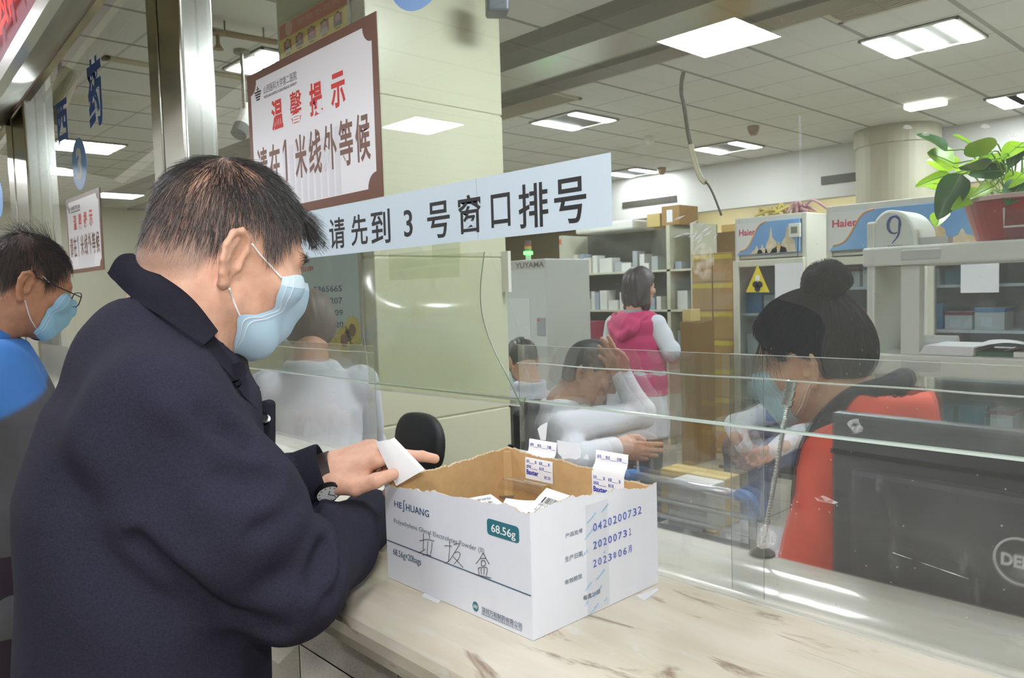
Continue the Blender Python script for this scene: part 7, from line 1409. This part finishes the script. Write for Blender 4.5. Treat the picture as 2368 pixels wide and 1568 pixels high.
MB().tube(spline([nk_ + [0.062, -0.035, 0.068], nk_ + [0.060, 0.035, 0.070], nk_ + [0.0, 0.072, 0.012], nk_ + [-0.060, 0.070, -0.045], nk_ + [-0.078, 0.055, -0.26]], 26), 0.020, 10).build('knit_collar', mat('knit_navy', (36, 36, 48)), red, smooth=True)
cloth('sleeve_cuff', red, lambda P: smin(chain(P, [lerp(ell_, wrl, 0.72), wrl + (wrl - ell_) * 0.06], [0.046, 0.036], 0.01), chain(P, [lerp(elr, wrr, 0.72), wrr + (wrr - elr) * 0.06], [0.046, 0.036], 0.01), 0.01), np.minimum(wrl, wrr) - 0.12, np.maximum(wrl, wrr) + [0.22, 0.12, 0.2], 0.007, mat('sleeve_lavender', (184, 186, 204), 0.8))
cloth('trousers', red, lambda P: smin(chain(P, [tc + [0.04, -0.10, 0.55], tc + [-0.34, -0.10, 0.53], tc + [-0.36, -0.10, 0.10]], [0.10, 0.075, 0.055], 0.03), chain(P, [tc + [0.04, 0.10, 0.55], tc + [-0.34, 0.10, 0.53], tc + [-0.36, 0.10, 0.10]], [0.10, 0.075, 0.055], 0.03), 0.03), tc + [-0.48, -0.24, 0.03], tc + [0.18, 0.24, 0.70], 0.014, M_drk)
for sy in (-0.10, 0.10): shoe(red, tc[0] - 0.33, tc[1] + sy, math.pi, 0.0)
st_ = thing('stool', 'dark stool under the woman in the orange-red jacket', 'stool', (tc[0] + 0.04, tc[1], 0)); MB().lathe([(0.05, 0.40), (0.19, 0.405), (0.19, 0.44), (0.05, 0.445)], tc + [0.04, 0, 0], 24).build('seat', M_black, st_)
for k in range(4): a = 0.785 + k * 1.5708; MB().tube([tc + [0.04 + 0.12 * math.cos(a), 0.12 * math.sin(a), 0.41], tc + [0.04 + 0.17 * math.cos(a), 0.17 * math.sin(a), 0.0]], 0.014, 8).build('leg', M_steeld, st_)
# ---------------------------------------------------------- woman in the pink vest, standing with her back to us
o = at(1480, 664, 4.9); M = frame(6, -6, 0); gx_, gy_ = o[0] - 0.0, o[1] - 0.045; nk_ = np.array([gx_, gy_ + 0.0, o[2] - 0.16])
(V1, Q1), wf = head_mesh(o, M, nk_, 0.006); g = np.array([gx_, gy_ - 0.01, 0])
def rp(px, py, d=4.9): return at(px, py, d)
shl, shr = g + [-0.165, 0, nk_[2] - 0.075], g + [0.165, 0, nk_[2] - 0.075]; ell_ = g + [-0.235, 0.03, 1.06]; elr = g + [0.245, 0.03, 1.06]; wrl = g + [-0.13, 0.24, 1.02]; wrr = g + [0.10, 0.24, 1.02]
V, Q = joinm([(V1, Q1), hand_mesh(wrl, (0.4, 0.8, 0), (0.8, -0.4, 0.2), relaxed('half'), 0.95, 0.005), hand_mesh(wrr, (-0.4, 0.8, 0), (-0.8, -0.4, 0.2), relaxed('half'), 0.95, 0.005), nets(lambda P: chain(P, [nk_ - [0, 0, 0.1], g + [0, 0, 0.85]], [0.09, 0.11], 0.03), g + [-0.2, -0.2, 0.7], g + [0.2, 0.2, 1.4], 0.02)])
pk = finish('person', 'woman in a pink padded vest standing with her back turned before the shelving', V, Q, o, M, (208, 164, 138), None, (g[0], g[1], 0.0))
lh_ = lambda P: smin(cap_region(P, 0.016, 0.055, -0.07), smin(ell(P, (0, -0.055, -0.045), (0.092, 0.055, 0.115)), cap(np.stack([np.abs(P[:, 0]), P[:, 1], P[:, 2]], 1).astype(np.float32), (0.070, -0.02, 0.0), (0.082, -0.02, -0.13), 0.028, 0.026), 0.02), 0.03) + 0.002 * np.sin(P[:, 0] * 170 + 14 * P[:, 2])
hair_cap(pk, o, M, lh_, mat('hair_dark_brown', (52, 42, 42), 0.45, col2=(66, 58, 64), nscale=9), h=0.006, hi=(0.13, 0.14, 0.17))
MB().lathe([(0.066, -0.03), (0.080, 0.0), (0.070, 0.03), (0.060, 0.02)], nk_ + [0, 0, -0.01], 18).build('grey_collar', mat('collar_grey', (150, 150, 160), 0.8), pk, smooth=True)
def tors(P, A, B, Zs, c, lo, hi): z = P[:, 2]; a, b = np.interp(z, Zs, A), np.interp(z, Zs, B); q = P - np.asarray(c, np.float32); d = (np.sqrt((q[:, 0] / a) ** 2 + (q[:, 1] / b) ** 2) - 1) * np.minimum(a, b) * 0.9; return smax(smax(d, lo - z, 0.012), z - hi, 0.02)
zt2 = nk_[2]
qu = lambda P: 0.006 * np.abs(np.sin(P[:, 2] * 27))
vf = lambda P: smax(smin(tors(P, [0.215, 0.20, 0.178, 0.185, 0.165, 0.09], [0.145, 0.135, 0.122, 0.125, 0.105, 0.075], [0.80, 0.95, 1.08, 1.25, zt2 - 0.06, zt2 + 0.01], g, 0.79, zt2), chain(P, [g + [-0.11, 0, zt2 - 0.07], g + [0.11, 0, zt2 - 0.07]], [0.075, 0.075]), 0.03) - qu(P), -cap(P, nk_ - [0, 0, 0.05], nk_ + [0, 0, 0.1], 0.058, 0.07), 0.005)
M_pink = mat('vest_pink', (212, 66, 120), 0.6, col2=(196, 54, 108), nscale=12, spec=0.4); vt = cloth('vest', pk, vf, g + [-0.3, -0.25, 0.76], g + [0.3, 0.25, zt2 + 0.04], 0.009, M_pink)
hd_f = lambda P: smin(ell(P, g + [0, -0.115, zt2 - 0.075], (0.125, 0.042, 0.075)), chain(P, [g + [-0.12, -0.05, zt2 - 0.02], g + [-0.07, -0.135, zt2 - 0.10], g + [0, -0.15, zt2 - 0.145], g + [0.07, -0.135, zt2 - 0.10], g + [0.12, -0.05, zt2 - 0.02]], [0.026] * 5, 0.02), 0.015)
cloth('hood', vt, hd_f, g + [-0.2, -0.25, zt2 - 0.25], g + [0.2, 0.05, zt2 + 0.05], 0.008, M_pink)
slf = lambda P: smin(chain(P, [shl, ell_, lerp(ell_, wrl, 0.9)], [0.062, 0.056, 0.042], 0.02), chain(P, [shr, elr, lerp(elr, wrr, 0.9)], [0.062, 0.056, 0.042], 0.02), 0.01) + wrinkle(P, 0.003, 40)
cloth('coat_sleeves', pk, slf, g + [-0.34, -0.12, 0.9], g + [0.34, 0.34, zt2 + 0.02], 0.010, M_coatw)
cloth('coat_skirt', pk, lambda P: tors(P, [0.225, 0.215, 0.195], [0.155, 0.145, 0.13], [0.50, 0.8, 1.0], g, 0.52, 1.0) + wrinkle(P, 0.003, 25), g + [-0.3, -0.22, 0.48], g + [0.3, 0.22, 1.04], 0.012, M_coatw)
cloth('trousers', pk, lambda P: smin(chain(P, [g + [-0.10, 0, 0.85], g + [-0.10, 0, 0.1]], [0.10, 0.06]), chain(P, [g + [0.10, 0, 0.85], g + [0.10, 0, 0.1]], [0.10, 0.06]), 0.02), g + [-0.24, -0.14, 0.03], g + [0.24, 0.14, 0.98], 0.016, M_drk)
for sx in (-0.1, 0.1): shoe(pk, g[0] + sx, g[1] - 0.02, 1.57)
# ---------------------------------------------------------- generic seated clerk
def seated(label, o, M, face, coat_m, hair_f, hair_m, skin, arms, sh_w=0.17, seat_z=0.46, head_h=0.006, mask=None, tr=M_drk, lean=0.0, loc=None, torso_d=0.12, glasses=False, neckback=0.06):
    """FACE: unit ground vector the body faces. ARMS: [(elbow, wrist, hand dir, thumb dir, curl)] left then right, world points."""
    face = nrm(face); side = np.array([face[1], -face[0], 0]); nk_ = o + np.array([0, -neckback, -0.165]) @ M; b0 = np.array([nk_[0], nk_[1], 0]) - face * lean
    (V1, Q1), wf = head_mesh(o, M, nk_, head_h); s1, s2 = b0 - side * sh_w + [0, 0, nk_[2] - 0.075] + face * lean, b0 + side * sh_w + [0, 0, nk_[2] - 0.075] + face * lean; hip = b0 + [0, 0, seat_z + 0.09]; parts = [(V1, Q1)]
    for e_, w_, hd_, th_, cu_ in arms: parts.append(hand_mesh(w_, hd_, th_, relaxed(cu_), 0.97, 0.0045))
    parts.append(nets(lambda P: chain(P, [nk_ - [0, 0, 0.1], hip], [0.05, 0.09], 0.03), np.minimum(nk_, hip) - 0.2, np.maximum(nk_, hip) + 0.16, 0.02)); V, Q = joinm(parts)
    p = finish('person', label, V, Q, o, M, skin, None, (b0[0], b0[1], 0.0)); eyes(p, o, M)
    if hair_f is not None: hair_cap(p, o, M, hair_f, hair_m, h=0.0055)
    up = nk_ - [0, 0, 0.075]
    def cf(P):
        q = P - hip.astype(np.float32); z = np.clip((P[:, 2] - hip[2]) / (up[2] - hip[2]), -0.3, 1.15); ctr = hip[None, :2] + (up - hip)[None, :2] * np.clip(z, 0, 1)[:, None]; dx = P[:, :2] - ctr.astype(np.float32); u, w = dx @ side[:2].astype(np.float32), dx @ face[:2].astype(np.float32)
        a = np.interp(z, [-0.3, 0, 0.5, 0.85, 1.0, 1.15], [0.19, 0.185, 0.172, 0.165, 0.135, 0.095]); b = np.interp(z, [-0.3, 0, 0.5, 0.85, 1.0, 1.15], [0.15, torso_d + 0.02, torso_d + 0.01, torso_d, 0.105, 0.088])
        d = (np.sqrt((u / a) ** 2 + (w / b) ** 2) - 1) * 0.10; d = smax(smax(d, hip[2] - 0.10 - P[:, 2], 0.02), P[:, 2] - (nk_[2] + 0.022), 0.02)
        for (e_, w_, *_), s_ in zip(arms, (s1, s2)): d = smin(d, chain(P, [s_, e_, lerp(e_, w_, 0.93)], [0.068, 0.056, 0.042], 0.02), 0.025)
        return smax(d + wrinkle(P, 0.0035, 32), -smin(cap(P, nk_ - [0, 0, 0.03], nk_ + [0, 0, 0.1], 0.054, 0.066), wf(P) - 0.004, 0.005), 0.004)
    allp = np.array([s1, s2, hip] + [q for e_, w_, *_ in arms for q in (e_, w_)]); cloth('coat', p, cf, allp.min(0) - [0.22, 0.22, 0.12], allp.max(0) + [0.22, 0.22, 0.16], 0.0095, coat_m)
    kn = [hip + face * 0.44 + side * s_ * 0.11 - [0, 0, 0.03] for s_ in (-1, 1)]
    tf = lambda P: smin(chain(P, [hip - side * 0.09, kn[0], np.array([*(kn[0] + face * 0.02)[:2], 0.10])], [0.10, 0.078, 0.055], 0.03), chain(P, [hip + side * 0.09, kn[1], np.array([*(kn[1] + face * 0.02)[:2], 0.10])], [0.10, 0.078, 0.055], 0.03), 0.02)
    ap = np.array([hip, *kn]); cloth('trousers', p, tf, np.array([*(ap.min(0)[:2] - 0.16), 0.03]), ap.max(0) + 0.14, 0.014, tr)
    for k_ in kn: shoe(p, k_[0] + face[0] * 0.0, k_[1] + face[1] * 0.0, math.atan2(face[1], face[0]))
    if mask: face_mask(p, lambda P: head_f(P), o, M, NEAR, CEN, m=mask)
    return p, s1, s2, hip
hs = lambda off=0.012, low=-0.05: (lambda P: cap_region(P, off, 0.055, low))
bobf = lambda P: smin(cap_region(P, 0.018, 0.060, -0.06), ell(P, (0, -0.045, -0.02), (0.094, 0.066, 0.085)), 0.03)
# clerk holding her head, seen from behind
o = at(1368, 862, 3.12); M = frame(26, -58, 6); f_ = np.array([0.66, 0.75, 0]); hp_ = o
hdR = at(1404, 808, 3.02); elR = at(1500, 955, 2.80); hdL = at(1425, 1036, 2.75); elL = at(1345, 1020, 2.60)
hold, s1, s2, hip1 = seated('clerk in a white coat resting a raised hand on her dark hair', o, M, f_, M_coatw, lambda P: smin(cap_region(P, 0.014, 0.058, -0.06), ell(P, (0, -0.06, -0.035), (0.07, 0.05, 0.06)), 0.03), M_hb, (206, 162, 136), [(at(1330, 1060, 2.85), at(1425, 1036, 2.92), IR * 1 - IU * 0.1, IU, 'open'), (at(1484, 960, 3.08), at(1436, 862, 3.06), hdR - at(1436, 862, 3.06), IR, 'open')], 0.165, 0.47, lean=-0.05)
def stool_at(c, f_, label, sz=0.44, back=True, bz=0.9):
    t = thing('office_chair', label, 'chair', (c[0], c[1], 0)); f_ = nrm(f_); sd = np.array([f_[1], -f_[0], 0]); c = np.array([c[0], c[1], 0.0])
    MB().lathe([(0.05, sz - 0.05), (0.20, sz - 0.045), (0.215, sz - 0.02), (0.20, sz), (0.05, sz)], c, 24).build('seat', M_fab, t, smooth=True); MB().tube([c + [0, 0, 0.08], c + [0, 0, sz - 0.04]], 0.025, 10).build('gas_column', M_steeld, t)
    for k in range(5): a = k * 1.2566; d = np.array([math.cos(a), math.sin(a), 0]); MB().tube([c + [0, 0, 0.10], c + d * 0.28 + [0, 0, 0.05]], 0.018, 8).build('base_spoke', M_black, t); MB().lathe([(0.025, -0.012), (0.025, 0.012)], c + d * 0.28 + [0, 0, 0.0255], 12, ax=np.cross(d, EZ)).build('castor', M_black, t)
    if back: cb2 = c - f_ * 0.23; MB().obox(cb2 + [0, 0, bz - 0.16], sd * 0.19, f_ * 0.02, np.array([0, 0, 0.18])).build('backrest', M_fab, t, bevel=0.02); MB().tube([c - f_ * 0.1 + [0, 0, sz - 0.03], cb2 - f_ * 0.03 + [0, 0, sz], cb2 - f_ * 0.025 + [0, 0, bz - 0.15]], 0.016, 8).build('back_support', M_black, t)
    return t
stool_at(hip1, f_, 'black chair under the clerk with the raised hand', 0.44, True, 0.98)
# clerk in white coat facing the dark monitor near the left opening
o = at(716, 752, 2.88); M = frame(16, 62, 0); f_ = np.array([-0.93, 0.38, 0]); hpx = o
wc_, s1, s2, hip2 = seated('clerk in a white coat seated before the phone number poster', o, M, f_, M_coatw, bobf, mat('hair_brown_grey', (112, 98, 86), 0.5, col2=(86, 76, 68), nscale=14), (206, 158, 132), [(o + [-0.20, -0.20, -0.50], o + [-0.42, -0.14, -0.56], (-1, 0.2, 0), (0, 1, 0), 'half'), (o + [-0.02, 0.26, -0.50], o + [-0.30, 0.28, -0.56], (-1, -0.2, 0), (0, -1, 0), 'half')], 0.17, 0.47, mask=None, lean=0.03)
stool_at(hip2, f_, 'black chair under the clerk before the phone number poster', 0.44, False)
# clerk half hidden beyond the column
o = at(1206, 832, 4.5); M = frame(20, 70, 0); f_ = np.array([-0.8, 0.6, 0])
p3, s1, s2, hip3 = seated('clerk in a lavender-grey coat half hidden beyond the cream column', o, M, f_, mat('coat_lavender', (196, 196, 210), 0.8), hs(0.014, -0.065), M_hair, (206, 162, 140), [(o + [-0.16, -0.22, -0.50], o + [-0.35, -0.10, -0.58], (-1, 0.2, 0), (0, 1, 0), 'half'), (o + [0.0, 0.26, -0.50], o + [-0.25, 0.30, -0.58], (-1, -0.2, 0), (0, -1, 0), 'half')], 0.17, 0.47, mask=mat('mask_pale', (176, 208, 218)))
stool_at(hip3, f_, 'dark chair under the half hidden clerk', 0.44, True, 0.85)
# man in denim on the bench, hands clasped; his head is behind the woman in orange
hipP = at(1862, 1075, 4.22); f_ = at(1660, 1040, 4.12) - hipP; f_[2] = 0; f_ = nrm(f_); o = np.array([*(hipP + f_ * 0.16)[:2], 1.06]); yaw_ = math.degrees(math.atan2(-f_[0], f_[1])); M = frame(34, yaw_, 0); w0 = at(1748, 1062, 3.96)
p4, s1, s2, hip4 = seated('man in a white shirt and jeans sitting on the bench with clasped hands', o, M, f_, mat('shirt_white', (222, 222, 228), 0.75, bump=0.2), hs(0.010, -0.05), M_hair, (206, 160, 136), [(at(1700, 985, 4.10), at(1722, 1034, 3.96), w0 - at(1722, 1034, 3.96), IR - IU * 0.3, 'half'), (at(1838, 1010, 4.02), at(1785, 1045, 3.94), w0 - at(1785, 1045, 3.94), IU, 'half')], 0.18, 0.50, tr=M_jean, lean=0.12)
box('blue_lanyard_tag', at(1790, 960, 3.99) - 0.03, at(1790, 960, 3.99) + [0.03, 0.012, 0.07], mat('tag_blue', (66, 92, 168), 0.5), p4)
# ---------------------------------------------------------- customer in blue and grey further along the counter
o = at(62, 655, 1.86); M = frame(20, 8, -3); nk_ = o + np.array([0, -0.062, -0.150]) @ M; (V1, Q1), wf = head_mesh(o, M, nk_, 0.0036); g = np.array([nk_[0] - 0.02, nk_[1] + 0.02, 0])
sR, sL = g + [0.165, -0.02, nk_[2] - 0.085], g + [-0.165, 0.04, nk_[2] - 0.085]; eR, wR_ = g + [0.20, 0.10, nk_[2] - 0.36], g + [0.05, 0.33, 1.075]; eL, wL_ = g + [-0.22, 0.12, nk_[2] - 0.36], g + [-0.10, 0.34, 1.075]
V, Q = joinm([(V1, Q1), hand_mesh(wR_, (-0.3, 1, 0), (-1, -0.3, 0), relaxed('half'), 1, 0.004), hand_mesh(wL_, (0.3, 1, 0), (1, -0.3, 0), relaxed('half'), 1, 0.004), nets(lambda P: chain(P, [nk_ - [0, 0, 0.1], g + [0, 0, 0.9]], [0.09, 0.12], 0.03), g + [-0.2, -0.2, 0.75], g + [0.2, 0.2, 1.4], 0.02)])
bm = finish('person', 'man in glasses, mask and a blue and grey jacket further down the counter', V, Q, o, M, (196, 146, 116), lambda L_: np.where(np.linalg.norm(L_, axis=1) < 0.16, 0.85 * np.clip((short(L_) + 0.004) / 0.02, 0, 1) * (np.abs(L_[:, 0]) < 0.0772), 0), (g[0], g[1], 0.0)); eyes(bm, o, M)
hfun = lambda P: head_f(P); r2 = scalp_roots(hfun, 4200, lambda P, r: (r.random(len(P)) < np.clip((short(P) + 0.002) / 0.012, 0, 1)) & (np.abs(P[:, 0]) < 0.078), 31); strands('hair', bm, hfun, o, M, r2, fl_top, 0.030, 0.0055, M_hair, 0.0004, 6, 0.25, 32)
tf_ = scalp_roots(hfun, 160, lambda P, r: (P[:, 2] > 0.10) & (np.abs(P[:, 1] + 0.02) < 0.05), 33); strands('tuft', bm, hfun, o, M, tf_, lambda P, t: np.tile([0.2, -0.6, 0.5], (len(P), 1)), 0.040, 0.030, M_hair, 0.0004, 6, 0.4, 34)
face_mask(bm, hfun, o, M, NEAR, CEN, m=mat('mask_aqua', (156, 206, 234), 0.65))
for s in (1, -1): ear_loop(bm, o, M, [(0.054 * s, 0.064, -0.008), (0.066 * s, 0.034, 0.006), (0.078 * s, 0.002, 0.020)]); ear_loop(bm, o, M, [(0.050 * s, 0.035, -0.100), (0.064 * s, 0.010, -0.080), (0.076 * s, -0.016, -0.046)])
gl = MB()
for s in (1, -1): gl.tube([o + np.array(q) @ M for q in ((0.079 * s, -0.008, 0.012), (0.074 * s, 0.05, 0.006), (0.062 * s, 0.104, 0.001))], 0.0014, 6)
gm = gl.build('glasses', mat('glasses_dark', (50, 46, 48), 0.3, 0.6), bm)
for s in (1, -1):
    c = o + np.array([0.034 * s, 0.108, -0.006]) @ M; MB().tube([c + (np.array([0.026 * math.copysign(abs(math.cos(a)) ** 0.6, math.cos(a)), -0.004, 0.018 * math.copysign(abs(math.sin(a)) ** 0.6, math.sin(a))]) @ M) for a in np.linspace(0, 6.2832, 30)], 0.0013, 6).build('rim', mat('glasses_dark', (50, 46, 48)), gm)
def jk(P):
    z = P[:, 2]; d = tors(P, [0.21, 0.20, 0.195, 0.165, 0.09], [0.14, 0.135, 0.13, 0.105, 0.075], [0.7, 1.0, 1.25, nk_[2] - 0.06, nk_[2] + 0.01], g, 0.72, nk_[2] - 0.005)
    for s_, e_, w_ in ((sR, eR, wR_), (sL, eL, wL_)): d = smin(d, chain(P, [s_, e_, lerp(e_, w_, 0.9)], [0.080, 0.066, 0.048], 0.03), 0.035)
    return smax(d + wrinkle(P, 0.003, 30), -smin(cap(P, nk_ - [0, 0, 0.02], nk_ + [0, 0, 0.1], 0.058, 0.07), wf(P) - 0.004, 0.005), 0.004)
v, q = nets(jk, g + [-0.40, -0.25, 0.68], g + [0.40, 0.45, nk_[2] + 0.06], 0.009)
yz = v[:, 2] - (nk_[2] - 0.16) - 0.5 * (v[:, 1] - g[1]) ; kk = np.clip(yz / 0.012 + 0.5, 0, 1)[:, None]; tn_ = kk * np.array(lin((66, 128, 206)))[None] + (1 - kk) * np.array(lin((82, 82, 88)))[None]
mesh_obj('jacket', v, q, mat('jacket_two_tone', (82, 82, 88), 0.7, attr=True, col2=(236, 236, 240), nscale=20), bm, True, tone=tn_)
MB().lathe([(0.064, -0.035), (0.078, -0.02), (0.074, 0.02), (0.064, 0.03)], nk_ + [0, -0.004, 0.0], 20, ax=nrm([0, 0.35, 1])).build('collar', mat('jacket_blue', (66, 128, 206), 0.7), bm, smooth=True)
cloth('trousers', bm, lambda P: smin(chain(P, [g + [-0.10, 0, 0.86], g + [-0.10, 0, 0.1]], [0.11, 0.065]), chain(P, [g + [0.10, 0, 0.86], g + [0.10, 0, 0.1]], [0.11, 0.065]), 0.02), g + [-0.25, -0.16, 0.03], g + [0.25, 0.16, 0.99], 0.014, mat('trousers_plum', (40, 30, 44), 0.85))
for sx in (-0.1, 0.1): shoe(bm, g[0] + sx, g[1] - 0.04, 1.57)
